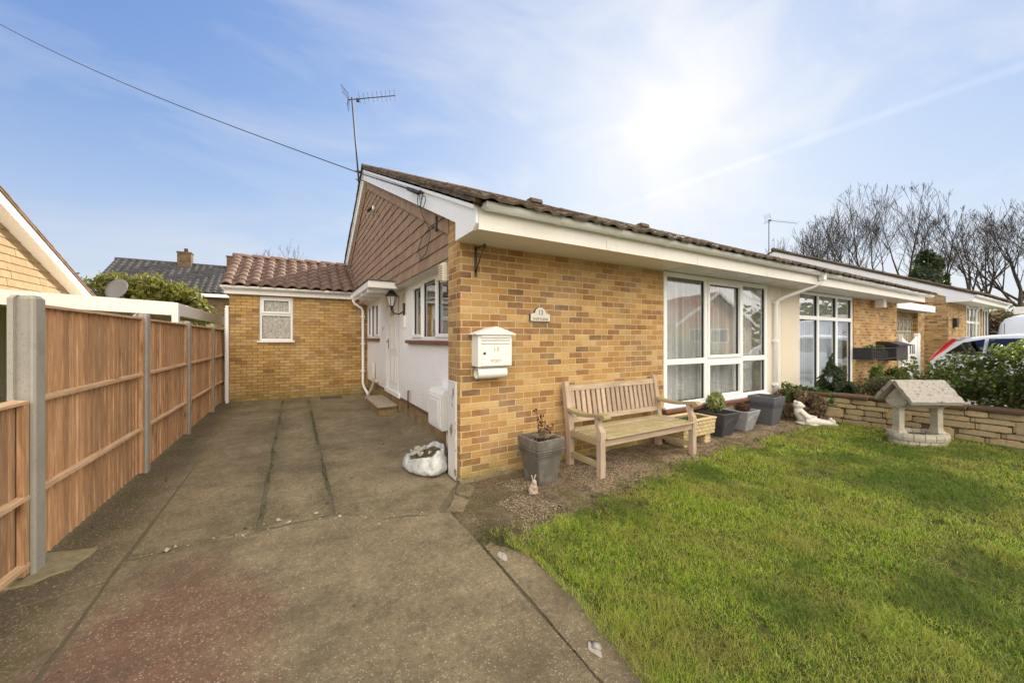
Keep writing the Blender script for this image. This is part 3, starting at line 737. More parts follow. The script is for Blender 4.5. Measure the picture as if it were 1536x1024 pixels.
slab(D, [(.31, 9.52), (1.78, 9.32), (1.78, 10.98), (.31, 10.98)], [.003, 0, 0, .008], 5)
slab(D, [(-1.62, 3.20), (-1.035, 3.32), (-1.03, 8.0), (-1.115, 10.9), (-1.62, 10.9)], [.012, .002, .002, 0, 0], 6, -.004)
slab(D, [(-1.62, -3.4), (-1.0, -3.4), (-1.01, 2.4), (-1.03, 3.30), (-1.62, 3.18)], [0, .005, .005, .012, 0], 7, -.006)
slab(D, [(-.985, -3.4), (1.165, -3.4), (1.17, 1.2), (1.185, 2.4), (1.18, 3.09), (.63, 3.27), (.30, 3.55), (-.26, 3.535), (-.7, 3.55), (-1.01, 3.53), (-.99, 2.4)], [0, .004, .005, .006, .02, .016, .018, .018, .014, .005, .005], 8)
struct('driveway', D, M['drive'])
D = MB()
slab(D, [(1.185, -3.4), (1.40, -3.4), (1.345, 1.15), (1.43, 1.7), (1.40, 2.25), (1.27, 2.5), (1.20, 2.45), (1.186, 1.2)], [0, .012, .012, .02, .02, .015, .005, .005], 12, .002)
slab(D, [(1.16, 3.13), (1.29, 3.04), (1.42, 3.22), (1.34, 3.40)], [.012, .015, .015, .012], 13, .004)
slab(D, [(1.37, 3.43), (1.46, 3.28), (1.60, 3.50), (1.50, 3.655)], [.012, .015, .015, .012], 14, .01)
struct('kerb', D, M['drive'])
# haunch of rough concrete at the render wall foot and at the pier
D = MB()
D.add([(1.50, 4.05, 0.002), (1.50, 7.3, .002), (1.79, 7.3, .10), (1.79, 4.05, .10)], [(0, 1, 2, 3)])
top_ = [(x, 3.70, .035 + .01 * nz3(x, 1, 5)) for x in np.arange(1.50, 2.25, .05)]; low_ = [(x, 3.64 - .03 * (1 - (x - 1.5)) + .02 * nz3(x, 2, 6), -.004) for x in np.arange(1.50, 2.25, .05)]
n_ = len(top_); D.add(top_ + low_, [(i, i + 1, n_ + i + 1, n_ + i) for i in range(n_ - 1)])
struct('concrete_haunch', D, M['drive'])
# pale patch round the first fence post
D = MB(); slab(D, [(-1.60, 3.52), (-1.42, 3.50), (-1.28, 3.60), (-1.24, 3.86), (-1.45, 3.93), (-1.60, 3.94)], [.02, .025, .02, .02, .01, 0], 15, .006, .02); struct('concrete_patch', D, simple('mossy_concrete', (.24, .20, .11), .95, .45, 14, .9, 60, .6, (.10, .09, .04)))
# front paving of the neighbour, side drive, pavement, road
mb = MB(); mb.add([(8.75, -3.4, -.02), (26, -3.4, -.02), (26, 5.2, -.02), (8.75, 5.2, -.02)], [(0, 1, 2, 3)]); struct('forecourt', mb, M['pave'])
mb = MB(); mb.box(-60, 90, -5.0, -3.42, -.2, -.015); struct('pavement', mb, M['pave'])
mb = MB(); mb.add([(-90, -11, -.045), (110, -11, -.045), (110, -5, -.045), (-90, -5, -.045)], [(0, 1, 2, 3)]); struct('road', mb, M['asphalt'])
mb = MB(); mb.box(-60, 90, -12.6, -11.0, -.2, -.01); o_ = struct('far_pavement', mb, M['pave'])

# lawn base
def edge_y(x):    # ragged border of the lawn against the bed
    t = np.interp(x, [1.3, 1.9, 2.82, 4.4, 5.9, 7.2, 8.6], [2.42, 2.45, 2.62, 2.80, 2.80, 2.86, 2.90])
    return float(t + .07 * nz3(x, 0, 2.3, 2) + .07 * nz3(x, 0, 7, 3))
def edge_x(y):
    t = np.interp(y, [-3.4, 1.14, 1.69, 2.25, 2.5], [1.36, 1.36, 1.44, 1.44, 1.36])
    return float(t + .025 * nz3(0, y, 4, 6))
def gh(x, y): return .012 + .018 * nz3(x, y, 1.3, 5) + .016 * nz3(x, y, 4, 2) + .008 * nz3(x, y, 11, 2)
xs = np.concatenate([[0, .02], np.linspace(.06, 1, 90)]); ys = np.linspace(0, 1, 90)
V = []
for j in ys:
    for i in xs:
        y = -3.38 + (3.38 + 2.6) * j; x0 = edge_x(min(y, 2.5)); x = x0 + (8.62 - x0) * i
        yt = edge_y(x); y = -3.38 + (3.38 + yt) * j
        z = gh(x, y) if (0 < i and j < 1) else -.015
        V.append((x, y, z))
nx = len(xs); F = np.array([[b * nx + a, b * nx + a + 1, (b + 1) * nx + a + 1, (b + 1) * nx + a] for b in range(len(ys) - 1) for a in range(nx - 1)])
o_ = np_mesh('lawn', np.array(V), F, M['thatch'], smooth=True); o_['kind'] = 'structure'

# grass blades (numpy): density falls with distance from the path edge side
def blades(P, H, W, lean, seedz=0):
    n = len(P); th = rng.uniform(0, 2 * np.pi, n); c, s = np.cos(th), np.sin(th)
    ld = rng.uniform(0, 2 * np.pi, n); lx, ly = np.cos(ld) * lean * H, np.sin(ld) * lean * H
    V = np.zeros((n, 5, 3)); w = W / 2
    V[:, 0] = P + np.stack([-c * w, -s * w, 0 * w], 1); V[:, 1] = P + np.stack([c * w, s * w, 0 * w], 1)
    mid = P + np.stack([lx * .3, ly * .3, H * .55], 1)
    V[:, 2] = mid + np.stack([-c * w * .75, -s * w * .75, 0 * w], 1); V[:, 3] = mid + np.stack([c * w * .75, s * w * .75, 0 * w], 1)
    V[:, 4] = P + np.stack([lx, ly, H * (1 - .35 * lean ** 2)], 1)
    b = (np.arange(n) * 5)[:, None]
    T = np.concatenate([b + [0, 1, 3], b + [0, 3, 2], b + [2, 3, 4]], 1).reshape(-1, 3)
    return V.reshape(-1, 3), T
def patchf(x, y): return mnoise.noise(Vector((x * 1.7, y * 1.7, 3.1))) + .6 * mnoise.noise(Vector((x * 5, y * 5, 9.1)))
pts = []; hs = []
N_ = 560000; u_ = rng.random((N_, 3))
cand_x = 1.3 + (8.6 - 1.3) * u_[:, 0]; cand_y = -1.3 + (3.1 + 1.3) * u_[:, 1]
dcam = np.hypot(cand_x, cand_y); keep = u_[:, 2] < np.clip(5.0 / dcam ** 1.6, .12, 1)
cand_x, cand_y, dcam = cand_x[keep], cand_y[keep], dcam[keep]
for x, y, dd in zip(cand_x, cand_y, dcam):
    # only what can be seen
    fw_ = .506 * x + .8625 * y; rt_ = .8625 * x - .506 * y
    if fw_ < .2 or rt_ > fw_ * 1.55 or 1.53 > fw_ * 1.15: continue
    ey, ex = edge_y(x), edge_x(min(y, 2.5))
    if (y > ey + .03 and (random.random() < .93 or y > ey + .22)) or x < ex - .045: continue
    
    e = min(ey - y, (x - ex))
    p_ = patchf(x, y)
    if p_ < -.50 and random.random() < .75: continue
    if 0 < e < .25 and p_ < 0.05 and random.random() < .75 * (1 - e / .25): continue
    pts.append((x, y, gh(x, y) - .004)); hs.append((.020 + .022 * random.random() + .045 * max(0, p_ + .1) ** 1.3) * (1.25 if e < .12 else 1) * (1.15 if dd > 4 else 1))
P_ = np.array(pts); H_ = np.array(hs); d_ = np.hypot(P_[:, 0], P_[:, 1])
V, T = blades(P_, H_, .0021 + .0006 * np.clip(d_ - 2, 0, 6), rng.uniform(.3, 1.45, len(P_)))
tag(np_mesh('grass', V, T, M['grass']), 'short mown green lawn grass with yellowish and bare patches', 'grass', kind='stuff')
# moss and weeds in the two open joints of the drive
pts = []
for _ in range(5200):
    jx = random.choice((-.253, .292)); y = random.uniform(3.62, 10.7); f = mnoise.noise(Vector((jx * 9, y * 1.5, 1))) + .5 * mnoise.noise(Vector((jx, y * 6, 1)))
    if f < -.02 + (0.1 if y > 7 else 0): continue
    pts.append((jx + random.gauss(0, .016 + .03 * max(0, f)), y, -.010))
for _ in range(900):
    y = random.uniform(.6, 3.1); 
    if mnoise.noise(Vector((3, y * 3, 1))) < .05: continue
    pts.append((1.19 + random.gauss(0, .012), y, -.012))
for _ in range(1500):
    x = random.gauss(1.33, .10); y = random.gauss(2.47, .12); pts.append((x, y, -.005))
P_ = np.array(pts); V, T = blades(P_, rng.uniform(.008, .022, len(P_)), rng.uniform(.003, .006, len(P_)), rng.uniform(.3, 1.3, len(P_)))
M['moss'] = leafm('dull_moss', (.045, .055, .012), (.12, .13, .03), .7, .2, .2)
tag(np_mesh('joint_weeds', V, T, M['moss']), 'tiny weeds and moss growing in the open joints of the drive', 'weeds', kind='stuff')
# loose grit / wood chip on the bed, clods, chips of stone on the drive
def chips(name, pl, mat, lab, cat):
    n = len(pl); base = np.array([[1, 0, 0], [0, 1, 0], [-1, 0, 0], [0, -1, 0], [0, 0, 1], [0, 0, -.6]], float)
    tri = np.array([[0, 1, 4], [1, 2, 4], [2, 3, 4], [3, 0, 4], [1, 0, 5], [2, 1, 5], [3, 2, 5], [0, 3, 5]])
    A = np.array(pl); th = rng.uniform(0, 2 * np.pi, n); S = A[:, 3:4] * np.stack([np.ones(n), rng.uniform(.4, .9, n), rng.uniform(.25, .6, n)], 1)
    B = base[None] * S[:, None] * rng.uniform(.7, 1.25, (n, 6, 1)); c, s = np.cos(th)[:, None], np.sin(th)[:, None]
    X = B[..., 0] * c - B[..., 1] * s; Y = B[..., 0] * s + B[..., 1] * c
    V = np.stack([X + A[:, 0:1], Y + A[:, 1:2], B[..., 2] + A[:, 2:3]], 2).reshape(-1, 3)
    T = (tri[None] + (np.arange(n) * 6)[:, None, None]).reshape(-1, 3)
    return tag(np_mesh(name, V, T, mat), lab, cat, kind='stuff')
pl = []
while len(pl) < 13000:
    x = random.uniform(1.5, 8.4); y = random.uniform(2.3, 3.66)
    if y < edge_y(x) - .08 or mnoise.noise(Vector((x * 1.9, y * 1.9, 7))) < -.05 + .3 * (y > 3.45) + .35 * max(0, 2.3 - x): continue
    pl.append((x, y, .004 + .012 * nz3(x, y, 2.2, 8) + .01 * nz3(x, y, 7), random.choice((.004, .006, .008, .011)) * random.uniform(.7, 1.2)))
chips('loose_grit', pl, M['grit'], 'brown grit and wood chippings strewn over the bed along the wall', 'grit')
pl = []
while len(pl) < 6000:
    x = random.uniform(1.24, 3.6); y = random.uniform(2.3, 3.66)
    if y < edge_y(x) - .1 or (y < 2.6 and x < 1.45): continue
    pl.append((x, y, .004 + .010 * nz3(x, y, 7) + .012 * nz3(x, y, 2.2, 8), random.choice((.002, .003, .0045)) * random.uniform(.8, 1.3)))
chips('fine_gravel', pl, M['grit'], 'fine sparse gravel in the mossy soil near the corner of the house', 'gravel')
pl = []
for _ in range(420):
    x = random.uniform(2.0, 8.2); y = edge_y(x) + random.gauss(.02, .07); pl.append((x, y, .012, random.uniform(.012, .034)))
for _ in range(90): pl.append((random.gauss(2.6, .25), random.gauss(2.5, .08), .015, random.uniform(.01, .03)))
chips('soil_clods', pl, M['soil'], 'dark crumbly clods of earth along the cut edge of the lawn', 'soil')
pl = []
for _ in range(26):
    t = random.random(); x = -.95 + 2.0 * t; pl.append((x + random.gauss(0, .03), float(np.interp(x, [-1, .25, .6, 1.1], [3.55, 3.58, 3.29, 3.11])) + random.gauss(0, .035), .002, random.uniform(.006, .018)))
pl += [(-.80, 3.57, .004, .045), (-.12, 3.68, .002, .030), (-.04, 3.60, .002, .034), (.16, 3.66, .002, .03), (.33, 3.49, .004, .03), (1.24, 2.28, .006, .035), (1.29, 1.37, .008, .045)]
for _ in range(130): pl.append((random.uniform(-1.4, 1.2), random.uniform(1.0, 7), .001, random.uniform(.003, .008)))
chips('stone_chips', pl, M['chip'], 'pale broken chips of concrete lying in the crack across the drive', 'rubble')
for nm, lab, pol in (('dried_spill', 'white dried mortar spot on the path edge beside the lawn, upper one', (1.255, 2.27, .055)), ('dried_spill', 'white dried mortar spot on the path edge at the bottom of the view', (1.27, 1.36, .045))):
    mb = MB(); ring = [(pol[0] + math.cos(t) * pol[2] * .5 * (1 + .16 * math.sin(3 * t)), pol[1] + math.sin(t) * pol[2] * (1 + .12 * math.cos(4 * t + 1))) for t in [2 * math.pi * k / 20 for k in range(20)]]
    mb.prism(ring, 2, .0, .0055); tag(mb.build(nm, M['chip']), lab, 'stain')

pl = []
for _ in range(150):
    if random.random() < .55: x, y = random.uniform(1.6, 8.0), random.uniform(2.5, 3.6)
    elif random.random() < .5: x, y = random.uniform(-1.45, 1.3), random.uniform(1.2, 9)
    else: x, y = random.uniform(1.6, 7), random.uniform(.2, 2.5)
    pl.append((x, y, .008 + (.03 if x > 1.45 and y < 2.5 else 0), random.uniform(.008, .018)))
chips('fallen_leaves', pl, M['deadleaf'], 'scattered small brown fallen leaves on the bed, drive and lawn', 'leaves')

# ================================================================== MAIN BUNGALOW
WY, WX, PX = 3.69, 1.75, 1.52      # front plane, recessed side plane, pier / gable plane
PARTY, XE = 8.47, 15.4
SL = .4414; RY, RZ = 9.55, 5.66    # ridge
def rz(y): return RZ - SL * abs(y - RY)
H = thing('bungalow', 'yellow brick bungalow with brown tiled roof, white render side wall and hung-tile gable', 'bungalow', (PX, WY, 0))
N2 = thing('attached_bungalow', 'right half of the brick pair with cream panel and tall glazing behind the stone wall', 'bungalow', (PARTY, WY, 0))
# front wall with pier
mb = MB()
wall(mb, 'y', WY, .26, PX, 4.83, -.05, 2.60)
wall(mb, 'y', WY, .26, 4.83, 7.87, -.05, .40); mb.box(4.83, 7.87, WY + .06, WY + .25, 2.50, 2.62)
mb.box(PX + .001, WX + .03, WY + .26, 4.04, -.05, 2.62)
mb.prism([(WY + .002, 2.6), (4.04, 2.6), (4.04, rz(4.04) - .16), (WY + .002, rz(WY) - .16)], 0, PX, PX + .2)
mb.build('brick_wall', M['brick'], H)
mb = MB(); mb.box(7.87, PARTY, WY + .004, WY + .3, -.05, 2.58); mb.build('render_panel', M['creamdirty'], H)
# side wall (recessed) with holes
mb = MB()
wall(mb, 'x', WX, .25, 4.04, 15.7, .40, 2.50, [(4.45, 6.40, 1.50, 2.44), (7.30, 8.52, .401, 2.42), (9.28, 10.87, 1.53, 2.42)])
mb.build('render_wall', M['render'], H)
mb = MB(); mb.box(WX + .03, WX + .2, 4.04, 15.7, -.05, .399); mb.build('brick_plinth', M['stepside'], H)
mb = MB(); mb.box(WX + .004, WX + .03, 4.05, 7.29, .355, .40); mb.box(WX + .004, WX + .03, 8.53, 10.9, .355, .40); mb.build('drip_bead', M['brownpaint'], H)
mb = MB(); mb.box(PX + .03, WX + .05, 4.05, 15.7, 2.455, 2.49); mb.build('lintel_board', M['upvc_old'], H)
# gable backing and hung tiles
mb = MB(); mb.prism([(4.03, 2.49), (15.9, 2.49), (15.9, rz(15.9) - .15), (RY, RZ - .15), (4.03, rz(4.03) - .15)], 0, PX + .045, PX + .2); mb.build('gable_backing', M['dark'], H)
mb = MB(); rd = random.Random(5); gz, gw = .165, .165
r = 0; z = 2.455
while z < RZ - .2:
    y = 4.045 + (gw / 2 if r % 2 else 0) - (gw / 2)
    while y < 15.8:
        y0, y1 = max(y, 4.045), y + gw - .004
        top = min(rz(y0), rz(y1)) - .10
        if z < top and y1 > y0 + .02:
            j = rd.uniform(-.003, .003); z1 = min(z + gz + .03, top); zb = z + rd.uniform(-.002, .002)
            xo = PX + j
            mb.add([(xo, y0, zb), (xo, y1, zb), (xo + .016 * (z1 - z) / (gz + .03), y1, z1), (xo + .016 * (z1 - z) / (gz + .03), y0, z1), (xo + .010, y0, zb), (xo + .010, y1, zb)], [(0, 1, 2, 3), (0, 4, 5, 1), (0, 3, 4), (1, 5, 2)])
        y += gw
    z += gz; r += 1
mb.build('hung_tiles', M['hung'], H)
# frieze course under the barge
mb = MB(); rd = random.Random(6); y = 4.0
while y < 15.6:
    y1 = y + .12
    ya, yb = y + .002, y1 - .002
    if not (ya < RY < yb): mb.add([(PX - .018, ya, rz(ya) - .50), (PX - .018, yb, rz(yb) - .50), (PX - .012, yb, rz(yb) - .15), (PX - .012, ya, rz(ya) - .15), (PX + .005, ya, rz(ya) - .50), (PX + .005, yb, rz(yb) - .50)], [(0, 1, 2, 3), (0, 4, 5, 1), (0, 3, 4), (1, 5, 2)])
    y = y1
mb.build('verge_tiles', M['hung'], H)
# barge boards
for s, nm in ((-1, 'barge_board'), (1, 'barge_board')):
    y0 = RY + s * 6.42
    mb = MB()
    pl = [(RY, RZ - .03), (RY, RZ - .31), (y0 - s * .5, rz(y0 - s * .5) - .31), (y0 - s * .5, 2.545), (y0 - s * .06, 2.545), (y0, 2.60), (y0, rz(y0) - .03)]
    mb.prism(pl, 0, PX - .075, PX - .045); 
    mb.build(nm, M['upvc'], H)
    mb = MB(); pl2 = [(RY, RZ - .015), (RY, RZ - .10), (y0, rz(y0) - .10), (y0, rz(y0) - .015)]
    mb.prism(pl2, 0, PX - .10, PX - .074); mb.build('barge_trim', M['upvc'], H)
mb = MB()
for s in (-1, 1):
    pl = [(RY, RZ - .29), (RY, RZ - .305), (RY + s * 5.9, rz(RY + 5.9) - .305), (RY + s * 5.9, rz(RY + 5.9) - .29)]
    mb.prism(pl, 0, PX - .046, PX + .01)
mb.build('verge_soffit', M['upvc_old'], H)
# roof deck + tiles, both halves
def roof(parent, x0, x1, seed, front=True, vx=0):
    rp = MB()
    for s in (-1, 1):
        y0 = RY + s * 6.45
        rp.prism([(y0, rz(y0) - .06), (RY, RZ - .06), (RY, RZ - .005), (y0, rz(y0) - .005)], 0, x0, x1)
    rf = rp.build('roof', M['tile_main'], parent)
    tm = MB(); c = 1 / math.hypot(1, SL)
    tiles(tm, (x0 - vx, RY - 6.58, rz(RY - 6.58)), (1, 0, 0), (0, c, SL * c), x1 - x0 + vx, 6.56 / c, .30, .335, .020, .016, .026, 'roll', seed, 9)
    tiles(tm, (x0 - vx, RY + 6.58, rz(RY + 6.58)), (1, 0, 0), (0, -c, SL * c), x1 - x0 + vx, 6.56 / c, .30, .335, .045, .012, .026, 'roll', seed + 1, 5)
    tm.build('roof_tiles', M['tile_main'], rf, fix=False)
    rm = MB(); x = x0 - vx; rd = random.Random(seed)
    while x < x1 - .05:
        L = min(.44, x1 - x); dz = rd.uniform(-.006, .008)
        rm.loft([[(xx, RY + math.cos(t) * .125 * k_, RZ - .03 + dz + math.sin(t) * .105 * k_) for t in [math.pi * q / 8 for q in range(9)]] for xx, k_ in ((x, 1.06), (x + .05, 1.03), (x + L + .01, 1.0))], 0, True, False)
        x += .43
    rm.build('ridge_tiles', M['tile_main'], rf)
    return rf
rfA = roof(H, PX - .10, PARTY, 21, vx=.03)
rfB = roof(N2, PARTY + .002, XE + .35, 31)
for parent, rf, x in ((H, rfA, 6.2), (N2, rfB, 11.1)):
    mb = MB(); mb.prism([(RY - .16, RZ + .04), (RY + .16, RZ + .04), (RY + .12, RZ + .16), (RY - .12, RZ + .16)], 0, x, x + .42); mb.build('ridge_vent', M['tile_main'], rf)
# verge mortar bed under the edge tiles
mb = MB()
for s in (-1, 1):
    n = 60
    for i in range(n):
        a, b = RY + s * 6.5 * i / n, RY + s * 6.5 * (i + 1) / n; dz = rd.uniform(-.006, .006)
        mb.prism([(a, rz(a) - .035 + dz), (b, rz(b) - .035 + dz), (b, rz(b) + .045 + dz), (a, rz(a) + .045 + dz)], 0, PX - .118, PX - .06)
mb.build('verge_mortar', M['tile_main'], rfA)
# fascia, soffit, gutter
mb = MB(); mb.box(PX - .04, PARTY, 3.13, 3.155, 2.545, 2.755); 
for x in (3.1, 4.82, 6.7, 8.42): mb.box(x, x + .035, 3.126, 3.1295, 2.548, 2.75)
for x in (3.95, 7.5): mb.box(x, x + .004, 3.1285, 3.1297, 2.55, 2.74)
mb.build('fascia', M['fasciacream'], H)
mb = MB(); mb.box(PX - .04, 4.8, 3.155, WY + .0, 2.556, 2.575); mb.build('soffit', M['upvc_old'], H)
mb = MB(); mb.box(4.81, PARTY, 3.155, WY + .0, 2.556, 2.575)
for x in np.arange(4.81, PARTY, .9): mb.box(x, x + .012, 3.157, WY, 2.549, 2.556)
mb.build('soffit', upvc('glossy_soffit', (.70, .69, .65), .1), H)
mb = MB(); gutter(mb, (PX - .02, 3.07, 2.775), (PARTY, 3.07, 2.765)); mb.build('gutter', M['upvc'], H)
mb = MB(); mb.box(PARTY + .003, XE + .05, 3.13, 3.155, 2.545, 2.755); mb.build('fascia', M['fasciacream'], N2)
mb = MB(); mb.box(PARTY, XE, 3.155, WY, 2.556, 2.575)
for x in np.arange(PARTY, XE, .1): mb.box(x, x + .006, 3.157, WY, 2.552, 2.556)
mb.build('soffit', M['upvc_old'], N2)
mb = MB(); gutter(mb, (PARTY + .003, 3.07, 2.765), (XE + .35, 3.07, 2.745)); mb.build('gutter', M['upvc'], N2)
mb = MB(); mb.tube([(8.62, 3.07, 2.74), (8.62, 3.09, 2.60), (8.55, 3.18, 2.52), (8.22, 3.52, 2.33), (8.13, 3.62, 2.26), (8.13, 3.64, 2.15), (8.13, 3.64, .02)], .034, 10)
mb.box(8.57, 8.67, 3.02, 3.12, 2.62, 2.74, b=.01)
for z in (2.2, 1.45, .6): mb.box(8.085, 8.175, 3.60, 3.69, z, z + .05, b=.005)
mb.build('downpipe', M['upvc'], H)
# picture window: 3 columns, 2 rows
window(H, 'y', WY - .02, 4.83, 7.87, .46, 2.5485, [5.90, 6.98], [1.16], fw=.075, opening=[(1, 1), (1, 0)], depth=.08)
mb = MB(); mb.box(4.78, 7.92, WY - .10, WY + .02, .395, .455, b=.01); mb.build('window_sill', M['brownpaint'], H)
mb = MB(); mb.box(4.80, 7.90, WY - .065, WY - .0, .456, .485, b=.004); mb.build('sill_trim', M['upvc'], H)
# net curtains
def curtain(parent, axis, pl, a0, a1, z0, z1, waves, amp, mat, name='net_curtain', seed=1):
    n = int((a1 - a0) / .012); rd = random.Random(seed); ph = [rd.uniform(0, 6) for _ in range(4)]
    a = np.linspace(a0, a1, n)
    off = amp * (np.sin((a - a0) * waves + ph[0]) + .5 * np.sin((a - a0) * waves * 1.73 + ph[1]) + .35 * np.sin((a - a0) * waves * .47 + ph[2]))
    V = []
    for z, k in ((z0, 1.0), ((z0 + z1) / 2, .9), (z1, .7)):
        for i in range(n): V.append((a[i], pl + off[i] * k, z) if axis == 'y' else (pl + off[i] * k, a[i], z))
    F = np.array([[j * n + i, j * n + i + 1, (j + 1) * n + i + 1, (j + 1) * n + i] for j in range(2) for i in range(n - 1)])
    return np_mesh(name, np.array(V), F, M[mat], parent, True)
curtain(H, 'y', WY + .22, 4.90, 7.80, .50, 2.48, 42, .022, 'net')
mb = MB(); mb.box(2.0, 15.2, 7.0, 7.1, 0, 2.56); mb.box(2.0, 15.2, 4.0, 7.0, .38, .42); mb.box(PARTY - .05, PARTY + .05, 4.0, 7.0, .42, 2.56); mb.box(2.0, 15.2, 4.0, 7.0, 2.56, 2.6); mb.box(XE - .3, XE - .1, 3.95, 7.0, .42, 2.56); mb.build('room_partition', M['room'], H)
# side windows
window(H, 'x', WX - .0, 4.45, 6.40, 1.50, 2.44, [5.15, 5.78], [], fw=.05, opening=[(0, 0), (2, 0)])
mb = MB(); mb.box(WX - .07, WX + .05, 4.40, 6.62, 1.44, 1.495, b=.008); mb.build('window_sill', M['brownpaint'], H)
window(H, 'x', WX - .0, 9.28, 10.87, 1.53, 2.42, [9.82, 10.33], [], fw=.05, opening=[(0, 0), (2, 0)])
mb = MB(); mb.box(WX - .07, WX + .05, 9.2, 10.9, 1.47, 1.525, b=.008); mb.build('window_sill', M['brownpaint'], H)
curtain(H, 'x', WX + .25, 4.5, 5.3, 1.5, 2.4, 40, .03, 'net', 'net_curtain', 3)
curtain(H, 'x', WX + .25, 9.3, 10.8, 1.5, 2.4, 40, .03, 'net', 'net_curtain', 4)
mb = MB(); mb.box(2.9, 3.0, 4.1, 11.5, 0, 2.5); mb.build('room_partition', M['room'], H)
# front door with panels, frame and side light
dr = MB(); F0 = WX
dr.box(F0 + .01, F0 + .06, 8.40, 8.52, .42, 2.42); dr.box(F0 + .01, F0 + .06, 7.50, 7.56, .42, 2.42); dr.box(F0 + .01, F0 + .06, 7.30, 7.36, .42, 2.42); dr.box(F0 + .008, F0 + .062, 7.30, 8.52, 2.37, 2.425); dr.box(F0 - .03, F0 + .06, 7.25, 8.56, .36, .46, b=.01)
fr_ = dr.build('door_frame', M['upvc'], H)
mb = MB(); mb.box(F0 + .03, F0 + .034, 7.36, 7.50, .46, 2.37); mb.build('side_light', M['glass'], fr_)
mb = MB(); mb.box(F0 + .022, F0 + .058, 7.565, 8.395, .47, 2.365, b=.004)
for (y0, y1) in ((7.66, 7.94), (8.02, 8.30)):
    for (z0, z1) in ((.62, 1.15), (1.30, 1.85)):
        for q in ((y0, y0 + .025, z0, z1), (y1 - .025, y1, z0, z1), (y0 + .026, y1 - .026, z0, z0 + .025), (y0 + .026, y1 - .026, z1 - .025, z1)): mb.box(F0 + .010, F0 + .021, *q, b=.003)
        mb.box(F0 + .016, F0 + .0215, y0 + .06, y1 - .06, z0 + .06, z1 - .06, b=.002)
# fan light at the head of the door
ring = [(7.98 + .26 * math.cos(math.pi * k / 12), 1.97 + .26 * math.sin(math.pi * k / 12)) for k in range(13)]
mb.prism(ring, 0, F0 + .013, F0 + .0215)
door = mb.build('door', M['upvc'], H)
ring = [(7.98 + .21 * math.cos(math.pi * k / 12), 1.995 + .21 * math.sin(math.pi * k / 12)) for k in range(13)]
mb = MB(); mb.prism(ring, 0, F0 + .010, F0 + .0128); mb.build('fan_light', M['obscure'], door)
mb = MB(); mb.box(F0 + .006, F0 + .0215, 8.31, 8.345, 1.30, 1.52, b=.004); mb.tube([(F0 + .012, 8.33, 1.46), (F0 - .035, 8.33, 1.46), (F0 - .04, 8.21, 1.46)], .009, 8); mb.build('door_handle', M['alu'], door)
# canopy over the door
mb = MB(); mb.box(1.08, PX + .04, 6.68, 8.68, 2.40, 2.52, b=.006); mb.build('door_canopy', M['upvc_old'], H)
mb = MB(); 
for y in (6.9, 7.6, 8.3): mb.box(1.10, PX + .04, y, y + .05, 2.34, 2.399)
mb.box(1.09, 1.12, 6.9, 8.6, 2.33, 2.3385); mb.build('canopy_rafter', M['upvc_old'], H)
mb = MB(); mb.box(1.06, PX + .02, 6.66, 8.70, 2.521, 2.535); mb.build('canopy_felt', simple('grey_roof_felt', (.08, .075, .07), .9, .2, 10, .4), H)
# step
st = thing('doorstep', 'low brick and concrete step in front of the white door', 'step', (1.3, 8, 0))
mb = MB(); mb.box(1.38, WX + .02, 7.52, 9.0, .16, .21, b=.012); mb.build('step_top', M['steptop'], st)
mb = MB(); mb.box(1.41, WX + .02, 7.55, 8.97, -.03, .159); mb.build('step_base', M['stepside'], st)
# small fixings on the render wall
mb = MB(); mb.box(WX - .02, WX, 8.72, 8.80, 1.62, 1.80, b=.004); mb.box(WX - .024, WX - .0195, 8.735, 8.785, 1.73, 1.78); o_ = mb.build('doorbell', [M['boxwhite']]); tag(o_, 'small white and black doorbell camera beside the door', 'doorbell')
mb2 = MB(); mb2.box(WX - .027, WX - .021, 8.737, 8.783, 1.715, 1.785, b=.002)
bb = mb2.build('bell_lens', M['black'], o_)
mb = MB(); mb.box(WX - .03, WX, 6.82, 6.95, 1.72, 1.95, b=.006); tag(mb.build('wall_vent', M['render']), 'small white louvred plate on the render wall below the lantern', 'vent')
mb = MB(); mb.box(WX - .012, WX + .01, 6.83, 6.97, 2.24, 2.36, b=.003); 
for k in range(5): mb.box(WX - .018, WX - .011, 6.84, 6.96, 2.25 + k * .022, 2.26 + k * .022)
tag(mb.build('air_brick', M['cream']), 'beige air brick high on the render wall above the lantern', 'air brick')
mb = MB(); mb.box(PX - .06, PX + .0, 4.05, 4.17, 2.18, 2.40, b=.01)
for k in range(7): mb.box(PX - .075, PX - .058, 4.06, 4.16, 2.20 + k * .027, 2.212 + k * .027)
mb.box(PX, WX + .02, 4.06, 4.16, 2.2, 2.38); tag(mb.build('air_vent', M['cream']), 'cream louvred vent cover beside the brick pier at the top of the side window', 'vent')
